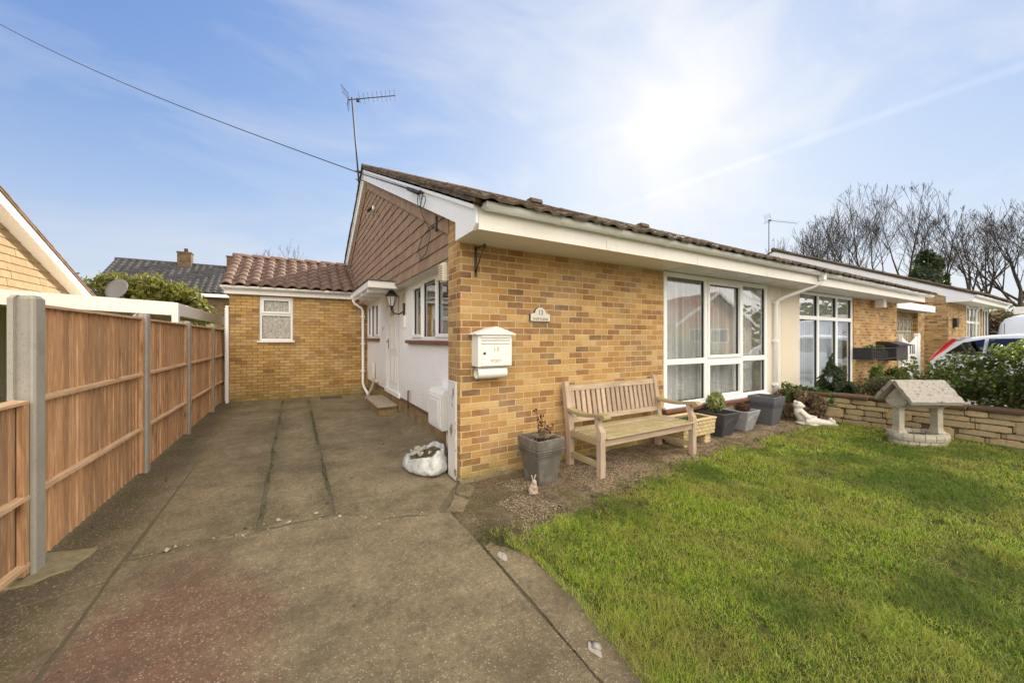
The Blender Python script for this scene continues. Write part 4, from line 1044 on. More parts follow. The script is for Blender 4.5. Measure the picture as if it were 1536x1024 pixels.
# gas meter box
mt = thing('meter_box', 'white plastic gas meter box on the render wall next to the pier', 'meter box', (1.65, 4.6, .38))
mb = MB(); mb.prism([(1.56, .385), (WX + .01, .385), (WX + .01, .88), (1.60, .88), (1.56, .82)], 1, 4.36, 4.88); mb.build('box_body', M['boxwhite'], mt)
mb = MB(); mb.box(1.543, 1.559, 4.39, 4.85, .41, .80, b=.006); dd_ = mb.build('box_door', M['boxwhite'], mt)
mb = MB(); mb.box(1.535, 1.544, 4.45, 4.79, .46, .75, b=.006); mb.build('door_panel', M['boxwhite'], dd_)
mb = MB(); mb.tube([(1.66, 4.42, .384), (1.66, 4.42, .06)], .022, 8); mb.build('gas_pipe', M['cream'], mt)
mb = MB(); mb.tube([(1.66, 4.42, .10), (1.66, 4.42, .02)], .03, 8); mb.build('pipe_collar', M['black'], mt)
mb = MB(); mb.tube([(WX - .02, 6.55, .60), (WX - .045, 6.50, .60), (WX - .05, 6.48, .58), (WX - .05, 6.48, .30)], .014, 8); tag(mb.build('overflow_pipe', M['brownpaint']), 'short bent brown pipe low on the render wall', 'pipe')
mb = MB(); mb.tube([(WX - .045, 9.75, .92), (WX - .045, 9.75, .42), (WX - .06, 9.85, .30), (WX - .16, 9.95, .06), (WX - .18, 9.98, .0)], .036, 8); mb.tube([(WX - .045, 9.75, .50), (WX - .045, 9.35, .47)], .026, 8); tag(mb.build('waste_pipe', M['cream']), 'cream waste pipe with a side branch near the corner of the extension', 'pipe')
mb = MB(); mb.box(PX - .024, PX - .002, 3.755, 3.985, -.01, 1.04, b=.004); mb.box(PX - .026, PX - .0, 3.75, 3.99, 1.04, 1.055, b=.003); tag(mb.build('corner_board', M['peel']), 'narrow white board with peeling paint fixed to the brick pier', 'board')
# carriage lantern on the render wall
ln = thing('wall_lantern', 'black carriage lantern on a curved bracket beside the front door', 'lantern', (1.52, 7.0, 2.0))
mb = MB(); mb.box(WX - .03, WX, 6.855, 6.945, 1.93, 2.18, b=.012); mb.tube([(WX - .02, 6.9, 2.02), (WX - .10, 6.9, 1.97), (WX - .19, 6.9, 1.98), (WX - .235, 6.9, 2.03), (WX - .235, 6.9, 2.08)], .013, 8); mb.lathe([(.0, -.05), (.025, -.04), (.02, 0), (.05, .02), (.055, .03), (0, .031)], (1.515, 6.9, 2.085), 12); mb.build('bracket', M['black'], ln)
mb = MB(); mb.lathe([(.048, .0), (.088, .17)], (1.515, 6.9, 2.116), 6, smooth=False); mb.build('lamp_glass', M['lampglass'], ln)
mb = MB()
for k in range(6):
    t = 2 * math.pi * k / 6; c_, s_ = math.cos(t), math.sin(t)
    mb.tube([(1.515 + .049 * c_, 6.9 + .049 * s_, 2.115), (1.515 + .090 * c_, 6.9 + .090 * s_, 2.288)], .006, 4)
mb.lathe([(.115, 0), (.118, .01), (.10, .03), (.06, .085), (.025, .11), (.02, .12), (.012, .13), (.016, .145), (.004, .17), (.001, .19)], (1.515, 6.9, 2.286), 12); mb.build('lamp_cage', M['black'], ln)
# post box
pb = thing('mailbox', 'rusty white metal post box with gold 13 POST lettering on the brick front', 'mailbox', (1.85, WY, 1.1))
mb = MB(); mb.box(1.655, 2.065, 3.52, WY - .001, 1.225, 1.565, b=.006)
body = mb.build('box_body', M['mail'], pb)
mb = MB(); mb.prism([(1.62, 1.566), (2.10, 1.566), (2.10, 1.578), (1.86, 1.655), (1.62, 1.578)], 1, 3.49, WY - .001)
mb.build('box_lid', M['mail'], pb)
mb = MB(); mb.box(1.690, 2.040, 3.512, 3.5195, 1.235, 1.455, b=.003); dr_ = mb.build('box_door', M['mail'], pb)
mb = MB(); mb.box(1.690, 2.040, 3.508, 3.5195, 1.470, 1.50, b=.003); mb.box(1.685, 2.045, 3.506, 3.5195, 1.535, 1.562, b=.003); mb.build('letter_flap', M['mail'], pb)
mb = MB(); mb.box(1.692, 2.038, 3.516, 3.5198, 1.501, 1.508); mb.build('letter_slot', M['dark'], pb)
mb = MB(); mb.tube([(1.725, 3.512, 1.37), (1.725, 3.504, 1.37)], .014, 12); mb.build('lock', M['alu'], dr_)
text_mesh('13', .062, (1.865, 3.5105, 1.41), FACE_FRONT, 'lettering', M['gold'], pb, .001)
text_mesh('POST', .048, (1.865, 3.5105, 1.285), FACE_FRONT, 'lettering', M['gold'], pb, .001)
mb = MB(); rr_ = [[(x, 3.60 + .062 * math.cos(t), 1.155 + .062 * math.sin(t)) for t in [2 * math.pi * k / 18 for k in range(18)]] for x in (1.67, 2.02)]
mb.loft(rr_, 0, True, False); rr_ = [[(x, 3.60 + .057 * math.cos(t), 1.155 + .057 * math.sin(t)) for t in [2 * math.pi * k / 18 for k in range(18)]] for x in (1.67, 2.02)]
mb.loft(rr_, 0, True, False); mb.box(1.70, 2.0, 3.59, 3.68, 1.213, 1.2245); mb.add([(2.019, 3.60 + .0600 * math.cos(t), 1.155 + .060 * math.sin(t)) for t in [2 * math.pi * k / 18 for k in range(18)]], [tuple(range(18))])
mb.build('newspaper_tube', M['mail'], pb, fix=False)
# house number plaque
pq = thing('house_sign', 'small arched cream plaque reading 13 above the bench end', 'house sign', (2.55, WY, 1.75))
def plq(cx, cz, s, y0, y1):
    w_, h_ = .15 * s, .062 * s + 0
    pts = [(cx - w_, cz - .07 * s), (cx + w_, cz - .07 * s), (cx + w_, cz + .02 * s), (cx + w_ - .045, cz + .03 * s)]
    pts += [(cx + math.cos(t) * .085 * s, cz + .03 * s + math.sin(t) * .075 * s) for t in [math.pi * k / 12 for k in range(13)]]
    pts += [(cx - w_ + .045, cz + .03 * s), (cx - w_, cz + .02 * s)]
    m = MB(); m.prism(pts, 1, y0, y1); return m
plq(2.55, 1.80, 1.0, WY - .020, WY - .001).build('sign_rim', M['dkletter'], pq)
plq(2.55, 1.80, .94, WY - .024, WY - .0205).build('sign_face', M['plaque'], pq)
text_mesh('13', .085, (2.55, WY - .0255, 1.835), FACE_FRONT, 'lettering', M['dkletter'], pq, .001, .8)
text_mesh('FORTUNA', .043, (2.55, WY - .0255, 1.758), FACE_FRONT, 'lettering', M['dkletter'], pq, .001, 1.0)
# hanging basket bracket
mb = MB(); mb.box(1.69, 1.715, WY - .012, WY - .001, 2.20, 2.53)
mb.tube([(1.702, WY - .006, 2.50), (1.702, WY - .20, 2.50), (1.702, WY - .235, 2.51), (1.702, WY - .25, 2.485), (1.702, WY - .235, 2.465)], .008, 6)
mb.tube([(1.702, WY - .006, 2.24), (1.702, WY - .10, 2.36), (1.702, WY - .22, 2.50)], .007, 6)
tag(mb.build('basket_bracket', M['black']), 'empty black iron hanging basket bracket under the eaves at the corner', 'bracket')
# security light on the gable
sl = thing('security_light', 'small black and white security light high in the tile-hung gable', 'light', (1.47, 8.63, 4.37))
mb = MB(); mb.tube([(PX, 8.63, 4.40), (PX - .05, 8.63, 4.40)], .055, 10); mb.build('light_base', M['boxwhite'], sl)
mb = MB(); mb.tube([(PX - .05, 8.63, 4.40), (PX - .08, 8.66, 4.40), (PX - .10, 8.80, 4.39)], .038, 10); mb.build('light_head', M['black'], sl)
# overhead cable and its anchor
cb = thing('overhead_cable', 'black overhead phone cable sweeping down to the white barge board', 'cable', (PX - .12, 4.6, 3.32))
E1 = Vector((PX - .14, 4.75, 3.42)); A1 = Vector((PX - .16, 9.35, rz(9.35) - .16))
T0 = Vector((-.6876 * 14, 1.5625 * 14, 1.53 + .874 * 14 + .1)); T1 = A1 + (T0 - A1) * 1.5
n = 30; pts = [A1 + (T1 - A1) * (i / n) - Vector((0, 0, .55 * math.sin(math.pi * i / n))) for i in range(n + 1)]
mb = MB(); mb.tube([E1] + [E1 + (A1 - E1) * t for t in (.25, .5, .75)] + pts, .012, 6); mb.build('cable_run', M['cable'], cb)
mb = MB(); mb.tube([(PX - .085, 4.75, 3.42), (PX - .15, 4.75, 3.42)], .02, 8); mb.tube([E1 + Vector((0, 0, -.01)), E1 + (A1 - E1).normalized() * .55], [.028, .028], 8)
mb.build('cable_clamp', M['cable'], cb)
mb = MB()
def loopy(c, ry_, rz_, x, t0=0, t1=6.6): return [(x, c[0] + ry_ * math.cos(t0 + (t1 - t0) * k / 24), c[1] + rz_ * math.sin(t0 + (t1 - t0) * k / 24)) for k in range(25)]
mb.tube(loopy((4.72, 3.33), .10, .10, PX - .13), .005, 5); mb.tube(loopy((4.62, 3.25), .12, .07, PX - .125, 1, 6), .005, 5)
mb.tube([(PX - .13, 4.75, 3.40), (PX - .11, 4.70, 3.12), (PX - .06, 4.62, 2.98), (PX - .03, 4.60, 2.85), (PX - .03, 4.75, 2.66), (PX - .03, 5.0, 2.60), (PX - .03, 5.15, 2.75), (PX - .03, 4.95, 2.90), (PX - .03, 4.6, 2.95), (PX - .03, 4.10, 2.93)], .005, 5)
mb.tube([(PX - .02, 4.38, 3.02), (PX - .03, 4.36, 2.83)], .016, 6)
mb.build('cable_tail', M['cable'], cb)
mb = MB(); mb.tube([T1 + Vector((0, 0, .3)), T1 + Vector((0, 0, -T1.z))], .13, 10); tag(mb.build('telegraph_pole', M['bark']), 'wooden pole that carries the overhead cable', 'pole')
# tv aerials
def aerial(loc, yaw, mast, lab, boom=1.25, tilt=0.0, lean=(0, 0)):
    a = thing('tv_aerial', lab, 'aerial', loc); L = Vector(loc); top = L + Vector((lean[0], lean[1], mast))
    mb = MB(); mb.tube([L, top], .019, 8); mb.build('mast', M['alu'], a)
    d = Vector((math.cos(yaw), math.sin(yaw), tilt)).normalized(); s = d.cross(Vector((0, 0, 1))).normalized(); u = s.cross(d)
    mb = MB(); mb.tube([top - d * .10 - Vector((0, 0, .05)), top + d * boom - Vector((0, 0, .05))], .011, 6)
    for k in range(9):
        c = top + d * (.18 + (boom - .2) * k / 8.) - Vector((0, 0, .04)); mb.tube([c - s * .12 - u * .06, c + s * .12 + u * .06], .0045, 5)
    mb.build('boom', M['alu'], a)
    mb = MB()
    for sg in (1, -1):
        for k in range(5):
            c = top + d * (-.08 + .0 * k) + u * sg * (.05 + .04 * k) + d * (-.02 * k * 0); mb.tube([c - s * .16 - d * .02 * k, c + s * .16 - d * .02 * k], .004, 5)
        for t in (-.14, .14): mb.tube([top - d * .06 + s * t, top - d * .16 + s * t + u * sg * .24], .004, 5)
    mb.build('reflector', M['alu'], a)
    mb = MB(); mb.box(top.x + .10, top.x + .17, top.y - .03, top.y + .03, top.z - .06, top.z + .01, b=.005); mb.build('junction_box', M['cable'], a)
    return a
ar = aerial((PX - .18, 9.62, 5.28), R(-12), 2.03, 'tall television aerial on a leaning mast bracketed to the gable top', 1.04, .30, (-.16, 0))
mb = MB(); 
for z in (5.36, 5.56): mb.tube([(PX - .26, 9.60, z), (PX - .04, 9.60, z)], .012, 6); mb.box(PX - .21, PX - .15, 9.585, 9.655, z - .02, z + .02)
mb.build('wall_bracket', M['alu'], ar)
aerial((20.75, 9.6, 5.75), R(-8), 1.8, 'television aerial on a thin mast rising beside the third bungalow ridge', 2.3, .05)

# ================================================================== EXTENSION
EY = 11.0
X_ = thing('brick_extension', 'single storey yellow brick extension with pantiled roof at the end of the drive', 'extension', (-1.35, EY, 0))
mb = MB(); wall(mb, 'y', EY, .25, -1.35, WX + .1, -.05, 2.68, [(-.755, -.045, 1.46, 2.56)]); mb.box(-1.349, -1.10, EY + .25, 16, -.05, 2.68); mb.build('brick_wall', M['brick2'], X_)
f = window(X_, 'y', EY + .03, -.755, -.045, 1.46, 2.56, [], [2.12], fw=.055, opening=[(0, 1)], glassm='obscure')
mb = MB(); mb.box(-.80, -.0, EY - .045, EY + .06, 1.42, 1.458, b=.006); mb.build('window_sill', M['upvc'], X_)
sE = .466; c = 1 / math.hypot(1, sE)
mb = MB(); mb.prism([(10.80, 2.775), (13.1, 2.775 + sE * 2.3), (13.1, 2.72 + sE * 2.3), (10.80, 2.72)], 0, -1.47, WX); mb.prism([(15.5, 2.775), (13.1, 2.775 + sE * 2.3), (13.1, 2.72 + sE * 2.3), (15.5, 2.72)], 0, -1.47, WX)
rf = mb.build('roof', M['tile_ext'], X_)
mb = MB(); tiles(mb, (-1.48, 10.76, 2.78), (1, 0, 0), (0, c, sE * c), 3.2, 2.36 / c, .262, .325, .052, .004, .022, 'pan', 77, 10); mb.build('roof_tiles', M['tile_ext'], rf, fix=False)
mb = MB(); x = -1.50
while x < 1.5:
    mb.loft([[(xx, 13.1 + math.cos(t) * .12 * k_, 2.80 + sE * 2.3 - .02 + math.sin(t) * .10 * k_) for t in [math.pi * q / 8 for q in range(9)]] for xx, k_ in ((x, 1.05), (x + .45, 1.0))], 0, True, True); x += .44
mb.build('ridge_tiles', simple('ridge_tile_brown', (.19, .115, .085), .7, .15, 9, .3), rf)
mb = MB(); mb.box(-1.42, PX, 10.90, 10.925, 2.585, 2.745); mb.box(-1.42, PX, 10.925, 11.0, 2.59, 2.61); mb.box(-1.44, -1.415, 10.9, 13.0, 2.585, 2.745); mb.build('fascia', M['upvc'], X_)
mb = MB(); mb.prism([(10.84, 2.68), (13.1, 2.68 + sE * 2.26), (13.1, 2.76 + sE * 2.3), (10.84, 2.765)], 0, -1.465, -1.44); mb.build('barge_board', M['upvc'], X_)
mb = MB(); gutter(mb, (-1.50, 10.84, 2.765), (1.46, 10.84, 2.755)); mb.build('gutter', M['upvc'], X_)
mb = MB(); mb.tube([(1.36, 10.84, 2.72), (1.36, 10.84, 2.55), (1.40, 10.86, 2.47), (1.58, 10.90, 2.36), (1.62, 10.90, 2.28), (1.62, 10.90, .30), (1.64, 10.80, .18), (1.66, 10.2, .04)], .034, 10); mb.box(1.31, 1.41, 10.79, 10.89, 2.58, 2.70, b=.01)
for z in (2.1, 1.35, .6): mb.box(1.575, 1.665, 10.86, 11.0, z, z + .045)
mb.build('downpipe', M['upvc'], X_)
mb = MB(); mb.box(-1.42, -1.355, 10.96, 11.05, -.02, 2.3, b=.01)
for k in range(40): mb.box(-1.43, -1.41, 10.955, 11.0, .05 + k * .055, .085 + k * .055)
tag(mb.build('side_panel', M['upvc']), 'narrow white slatted strip between the fence and the extension', 'panel')
mb = MB(); mb.box(.55, 1.05, 10.35, 10.75, -.004, .014, b=.004); tag(mb.build('drain_cover', simple('dark_drain_cover', (.07, .065, .05), .8, .3, 10, .6)), 'dark drain cover set in the concrete by the extension', 'drain cover')

# ================================================================== FENCE
fn = thing('panel_fence', 'timber panel fence with grey concrete posts along the left of the drive', 'fence', (-1.52, 3.7, 0))
FX = -1.51
posts = [(1.82, 1.78), (3.69, 1.785), (5.79, 1.785), (7.76, 1.78), (9.80, 1.775), (11.40 - .1, 1.76)]
for i, (y, h) in enumerate(posts):
    o_ = MB()
    sect = [(FX - .06, y - .06), (FX - .034, y - .06), (FX - .030, y - .034), (FX + .034, y - .034), (FX + .038, y - .06), (FX + .05, y - .06), (FX + .06, y - .05), (FX + .06, y + .05), (FX + .05, y + .06), (FX + .038, y + .06), (FX + .034, y + .034), (FX - .030, y + .034), (FX - .034, y + .06), (FX - .06, y + .06)]
    zt = h
    vs0 = [(a, b, -.1) for a, b in sect]; vs1 = [(a, b, zt) for a, b in sect]; vs2 = [(FX + (a - FX) * .72, y + (b - y) * .72, zt + .022) for a, b in sect]
    o_.loft([vs0, vs1, vs2]); o_.build('concrete_post', M['concpost'], fn)
rd = random.Random(9)
for i in range(5):
    y0, y1 = posts[i][0] + .062, posts[i + 1][0] - .062
    top = 1.13 if i == 0 else 1.765 - .004 * i
    mb = MB(); y = y0 + .02; k = 0
    while y < y1 - .02:
        w_ = min(rd.choice((.088, .098, .105)), y1 - .015 - y); a = FX - .012 + rd.uniform(-.002, .002)
        zt = top - .02 + rd.uniform(-.006, .003)
        # feather edge: thick edge to thin edge, overlapping
        mb.add([(a, y - .012, .02), (a + .017, y - .012, .02), (a + .005, y + w_, .02), (a - .002, y + w_, .02), (a, y - .012, zt), (a + .017, y - .012, zt), (a + .005, y + w_, zt), (a - .002, y + w_, zt)],
               [(0, 3, 2, 1), (4, 5, 6, 7), (0, 1, 5, 4), (1, 2, 6, 5), (2, 3, 7, 6), (3, 0, 4, 7)])
        y += w_; k += 1
    pn = mb.build('fence_panel', M['fencewood'], fn)
    zs = (.08, .51) if i == 0 else (.51, 1.12)
    for z in zs:
        mb = MB(); mb.prism([(FX + .004, z - .022), (FX + .038, z - .016), (FX + .038, z + .010), (FX + .004, z + .022)], 1, y0 + .001, y1 - .001); mb.build('rail', M['fencerail'], pn)
    mb = MB(); mb.prism([(FX - .03, top - .022), (FX + .034, top - .022), (FX + .034, top - .004), (FX - .03, top + .008)], 1, y0, y1); mb.build('cap_rail', M['fencerail'], pn)
    for yy in ((y0, y0 + .035), (y1 - .05, y1)):
        mb = MB(); mb.box(FX + .002, FX + .034, yy[0], yy[1], .02, top - .024); mb.build('end_batten', M['fencewood'], pn)

# ================================================================== LEFT NEIGHBOUR
LN = thing('neighbouring_bungalow', 'bungalow beyond the fence with yellow tile-hung gable and white barge board', 'bungalow', (-5.2, 4, 0))
GX = -5.2; NY, NZ = 9.0, 5.40
def nzr(y): return NZ - .4415 * abs(y - NY)
mb = MB(); mb.box(GX - .25, GX, 2.9, 15.1, -.05, 2.45); mb.box(GX - 8, GX - .25, 14.9, 15.1, -.05, 2.6); mb.build('render_wall', M['cream_l'], LN)
mb = MB(); mb.prism([(2.9, 2.45), (15.1, 2.45), (15.1, nzr(15.1) - .12), (NY, NZ - .12), (2.9, nzr(2.9) - .12)], 0, GX - .2, GX - .02); mb.build('gable_backing', M['dark'], LN)
mb = MB(); rd = random.Random(15); z = 2.46; r = 0
while z < NZ - .2:
    y = 8.5 + (.13 if r % 2 else 0)
    while y < 15.1:
        top = min(nzr(y), nzr(y + .26)) - .1
        if z < top:
            z1 = min(z + .185, top); xo = GX + .022 + rd.uniform(-.003, .003)
            mb.add([(xo, y, z), (xo, y + .255, z), (xo - .022, y + .255, z1), (xo - .022, y, z1), (xo - .014, y, z), (xo - .014, y + .255, z)], [(0, 1, 2, 3), (0, 4, 5, 1), (0, 3, 4), (1, 5, 2)])
        y += .26
    z += .165; r += 1
mb.build('hung_tiles', M['hung_yellow'], LN)
mb = MB(); mb.prism([(NY - .3, NZ - .16), (NY, NZ - .03), (15.6, nzr(15.6) - .03), (15.6, nzr(15.6) - .22), (NY, NZ - .25), (NY - .3, NZ - .35)], 0, GX + .23, GX + .26); mb.build('barge_board', M['upvc'], LN)
mb = MB(); mb.prism([(NY, NZ - .25), (NY, NZ - .27), (15.6, nzr(15.6) - .24), (15.6, nzr(15.6) - .22)], 0, GX, GX + .232); mb.build('verge_soffit', M['upvc_old'], LN)
mb = MB(); mb.prism([(NY, NZ - .08), (NY, NZ - .02), (15.7, nzr(15.7) - .02), (15.7, nzr(15.7) - .08)], 0, GX - 8, GX + .24); mb.prism([(NY, NZ - .08), (NY, NZ - .02), (2.5, nzr(2.5) - .02), (2.5, nzr(2.5) - .08)], 0, GX - 8, GX + .24)
rf = mb.build('roof', M['tile_left'], LN)
c = 1 / math.hypot(1, .4415); mb = MB(); tiles(mb, (GX - 2.7, 15.75, nzr(15.75)), (1, 0, 0), (0, -c, .4415 * c), 3.0, 6.8 / c, .30, .335, .03, .01, .035, 'roll', 4, 6); mb.build('roof_tiles', M['tile_left'], rf, fix=False)
mb = MB()
for i in range(48):
    a, b = NY + 6.7 * i / 48, NY + 6.7 * (i + 1) / 48; dz = .02 * ((i % 2.5) / 2.5)
    mb.prism([(a, nzr(a) - .03), (b, nzr(b) - .03), (b, nzr(b) + .03 + dz), (a, nzr(a) + .03 + dz)], 0, GX + .20, GX + .29)
mb.build('verge_mortar', M['tile_left'], rf)
# carport (lean-to)
CP = thing('carport', 'white framed lean-to carport roof behind the fence', 'carport', (-2, 9.3, 0))
cz = lambda x: 2.20 + .052 * (-1.96 - x)
mb = MB(); mb.add([(-1.96, 9.24, 1.96), (-1.96, 9.24, 2.205), (-5.18, 9.24, cz(-5.18) + .005), (-5.18, 9.24, cz(-5.18) - .24)] + [(-1.96, 9.28, 1.96), (-1.96, 9.28, 2.205), (-5.18, 9.28, cz(-5.18) + .005), (-5.18, 9.28, cz(-5.18) - .24)], [(0, 3, 2, 1), (4, 5, 6, 7), (0, 1, 5, 4), (1, 2, 6, 5), (2, 3, 7, 6), (3, 0, 4, 7)])
mb.box(-1.965, -1.925, 9.29, 16, 1.96, 2.20); mb.build('fascia', M['upvc'], CP)
mb = MB(); mb.add([(-1.97, 9.29, 2.14), (-1.97, 16, 2.14), (-5.18, 16, 2.30), (-5.18, 9.29, 2.30), (-1.97, 9.29, 2.19), (-1.97, 16, 2.19), (-5.18, 16, 2.35), (-5.18, 9.29, 2.35)], [(0, 1, 2, 3), (4, 7, 6, 5), (0, 4, 5, 1), (1, 5, 6, 2), (2, 6, 7, 3), (3, 7, 4, 0)]); mb.build('roof_sheet', M['cream'], CP)
mb = MB()
for k in range(9): mb.add([(-1.98, 9.5 + k * .75, 2.0), (-1.98, 9.56 + k * .75, 2.0), (-5.17, 9.56 + k * .75, 2.16), (-5.17, 9.5 + k * .75, 2.16), (-1.98, 9.5 + k * .75, 2.135), (-1.98, 9.56 + k * .75, 2.135), (-5.17, 9.56 + k * .75, 2.295), (-5.17, 9.5 + k * .75, 2.295)], [(0, 1, 2, 3), (4, 7, 6, 5), (0, 4, 5, 1), (1, 5, 6, 2), (2, 6, 7, 3), (3, 7, 4, 0)])
mb.build('rafters', M['cream'], CP)
for y in (9.30, 15.8):
    mb = MB(); mb.box(-2.0, -1.90, y - .075, y + .03, -.05, 2.19, b=.006); mb.build('post', M['upvc'], CP)
# satellite dish
ds = thing('satellite_dish', 'grey satellite dish above the white carport roof', 'satellite dish', (-3.5, 11.9, 2.2))
dc = Vector((-3.53, 11.9, 2.66)); rot = Vector((-.45, -.80, .30)).to_track_quat('Z', 'Y').to_matrix()
mb = MB(); rings = []
for r_, d_h in ((.001, -.04), (.10, -.036), (.18, -.024), (.25, .0)): rings.append([dc + rot @ Vector((r_ * math.cos(t), r_ * 1.0 * math.sin(t), d_h)) for t in [2 * math.pi * k / 24 for k in range(24)]])
rings2 = [[p - rot @ Vector((0, 0, .008)) for p in r_] for r_ in rings[::-1]]
mb.loft(rings + rings2, 0, True, True); mb.build('dish', M['dish'], ds)
mb = MB(); mb.tube([dc - rot @ Vector((0, 0, .05)), dc + Vector((.04, .12, -.1)), (dc.x + .04, dc.y + .12, 2.2)], .02, 8); mb.tube([dc + rot @ Vector((0, -.3, 0)), dc + rot @ Vector((0, -.25, .38))], .01, 6); mb.tube([dc + rot @ Vector((0, -.25, .36)), dc + rot @ Vector((0, -.21, .44))], .028, 8); mb.build('mount', M['black'], ds)

# house far behind
BH = thing('background_house', 'two storey house with dark pantiled roof and two chimneys behind the conifers', 'house', (-11, 38.5, 0))
mb = MB(); wall(mb, 'y', 38.6 - 3.6, .3, -11.2, 3, -.1, 4.9, [(-8.0, -5.9, 3.35, 4.75), (-4.2, -2.4, 3.35, 4.75)]); mb.box(-11.2, -10.9, 35.3, 43, -.1, 4.9); mb.prism([(35.0, 4.9), (42.9, 4.9), (38.9, 7.3)], 0, -11.2, -10.95); mb.build('brick_wall', M['redbrick'], BH)
for a in (-8.0, -4.2): window(BH, 'y', 35.05, a, a + (2.1 if a < -5 else 1.8), 3.35, 4.75, [a + .62, a + 1.35], [], fw=.07, opening=[(1, 0)])
sB = .62; c = 1 / math.hypot(1, sB)
mb = MB(); mb.prism([(34.7, 4.82), (38.9, 4.82 + sB * 4.2), (43.1, 4.82), (43.1, 4.72), (38.9, 4.72 + sB * 4.2), (34.7, 4.72)], 0, -11.5, 3.2); rf = mb.build('roof', M['tile_dark'], BH)
mb = MB(); tiles(mb, (-11.55, 34.6, 4.83), (1, 0, 0), (0, c, sB * c), 12.5, 4.3 / c, .42, .45, .07, .006, .03, 'pan', 3, 8); mb.build('roof_tiles', M['tile_dark'], rf, fix=False)
mb = MB(); mb.tube([(-11.6, 38.9, 4.85 + sB * 4.2), (3, 38.9, 4.85 + sB * 4.2)], .13, 8); mb.build('ridge_tiles', M['tile_dark'], rf)
mb = MB(); mb.box(-11.4, 3.1, 34.62, 34.66, 4.55, 4.78); mb.box(-11.4, 3.1, 34.66, 35.0, 4.56, 4.6); mb.build('fascia', M['upvc'], BH)
for cx_, top_ in ((-7.55, 8.35), (-4.45, 8.35)):
    mb = MB(); mb.box(cx_ - .42, cx_ + .42, 38.3, 39.1, 6.6, top_ - .1); mb.box(cx_ - .46, cx_ + .46, 38.26, 39.14, top_ - .099, top_); mb.lathe([(.14, 0), (.12, .3), (.13, .32)], (cx_ + .05, 38.7, top_), 10); ch = mb.build('chimney', M['redbrick'], rf)
    mb = MB(); mb.box(cx_ - .5, cx_ + .5, 38.0, 39.2, 6.82, 6.95); mb.build('lead_flashing', M['alu'], ch)

# ================================================================== FOLIAGE
def leaf_cloud(name, blobs, n, size, mat, parent=None, shell=.55, flat=0.0, seed=1, elong=1.0, droop=None, noise_cut=.0, zmin=-9):
    """leaf-sized folded faces spread through a union of ellipsoids, denser near the surface, clumped by noise"""
    r_ = np.random.default_rng(seed); B = np.array([b[:6] for b in blobs], float); vol = B[:, 3] * B[:, 4] * B[:, 5]
    vol = vol ** .75; idx = r_.choice(len(B), n * 2, p=vol / vol.sum()); d = r_.normal(size=(n * 2, 3)); d /= np.linalg.norm(d, axis=1)[:, None]
    rad = (shell + (1 - shell) * r_.random(n * 2) ** .6)[:, None] * (1 + .16 * r_.normal(size=(n * 2, 1)) * .6)
    P = B[idx, :3] + d * rad * B[idx, 3:6]
    keep = [p[2] > zmin and mnoise.noise(Vector(p) * (1.1 / max(size * 9, .12))) > noise_cut for p in P]; P = P[keep][:n]; d = d[keep][:n]; n = len(P)
    nrm_ = d + r_.normal(size=(n, 3)) * .8; nrm_ /= np.linalg.norm(nrm_, axis=1)[:, None]
    a = np.cross(nrm_, r_.normal(size=(n, 3))); a /= np.linalg.norm(a, axis=1)[:, None]
    if droop is not None: a = a * (1 - droop) + np.array([0, 0, 1.0]) * droop; a /= np.linalg.norm(a, axis=1)[:, None]; nrm_ = np.cross(a, r_.normal(size=(n, 3))); nrm_ /= np.linalg.norm(nrm_, axis=1)[:, None]
    b = np.cross(nrm_, a); s = size * r_.uniform(.6, 1.35, (n, 1)); L = a * s * elong; W = b * s * .42; N = nrm_ * s * .12
    V = np.stack([P - L * .5, P + W + N, P + L * .55, P - W + N], 1).reshape(-1, 3); k = (np.arange(n) * 4)[:, None]
    T = np.concatenate([k + [0, 1, 2], k + [0, 2, 3]], 1).reshape(-1, 3)
    return np_mesh(name, V, T, M[mat], parent)

def bush(name, loc, label, blobs, n, size, mat, seed=1, stems=4, group=None, cat='shrub', **kw):
    t = thing(name, label, cat, loc, group); L = Vector(loc)
    leaf_cloud('foliage', [(b[0] + L.x, b[1] + L.y, b[2] + L.z, b[3], b[4], b[5]) for b in blobs], n, size, mat, t, seed=seed, **kw)
    mb = MB(); rd = random.Random(seed)
    for b in blobs[:max(stems, 1)]:
        for q in range(2):
            e = Vector((L.x + b[0] + rd.uniform(-.5, .5) * b[3], L.y + b[1] + rd.uniform(-.5, .5) * b[4], L.z + b[2] + rd.uniform(0, .6) * b[5])); s0 = Vector((L.x + b[0] * .5, L.y + b[1] * .5, L.z - .02)); m_ = (s0 + e) / 2 + Vector((rd.uniform(-.1, .1) * b[3], rd.uniform(-.1, .1) * b[4], 0))
            r0 = min(.02 + .02 * b[5], b[5] * .045); mb.tube([s0, m_, e], [r0, r0 * .7, r0 * .3], 6)
    mb.build('stems', M['stem'], t)
    return t
# golden conifer hedge and its dark neighbours beyond the carport
bush('golden_conifer', (-4.6, 19.5, 0), 'rounded golden green conifer behind the white carport', [(-.3, 0, 2.5, 1.1, 1.0, 1.42), (-1.2, 0, 2.6, .9, .9, 1.3), (.5, 0, 2.3, 1.0, .9, 1.35), (-.3, -.4, 1.5, 1.5, 1.0, 1.3), (1.0, .1, 1.9, .75, .7, 1.2), (0, .5, 2.2, 1.4, .6, 1.4)], 30000, .10, 'cyp', 2, cat='conifer', elong=1.6, droop=.35, noise_cut=-.28, shell=.72)
bush('dark_shrub', (-6.9, 20.5, 0), 'dark green climbing mass left of the golden conifer', [(0, 0, 2.2, 1.3, 1.0, 1.5), (-1.2, 0, 2.0, 1.2, 1.0, 1.3), (1.1, -.3, 2.2, 1.1, .9, 1.3)], 12000, .11, 'dkgreen', 3, elong=1.4, shell=.6)
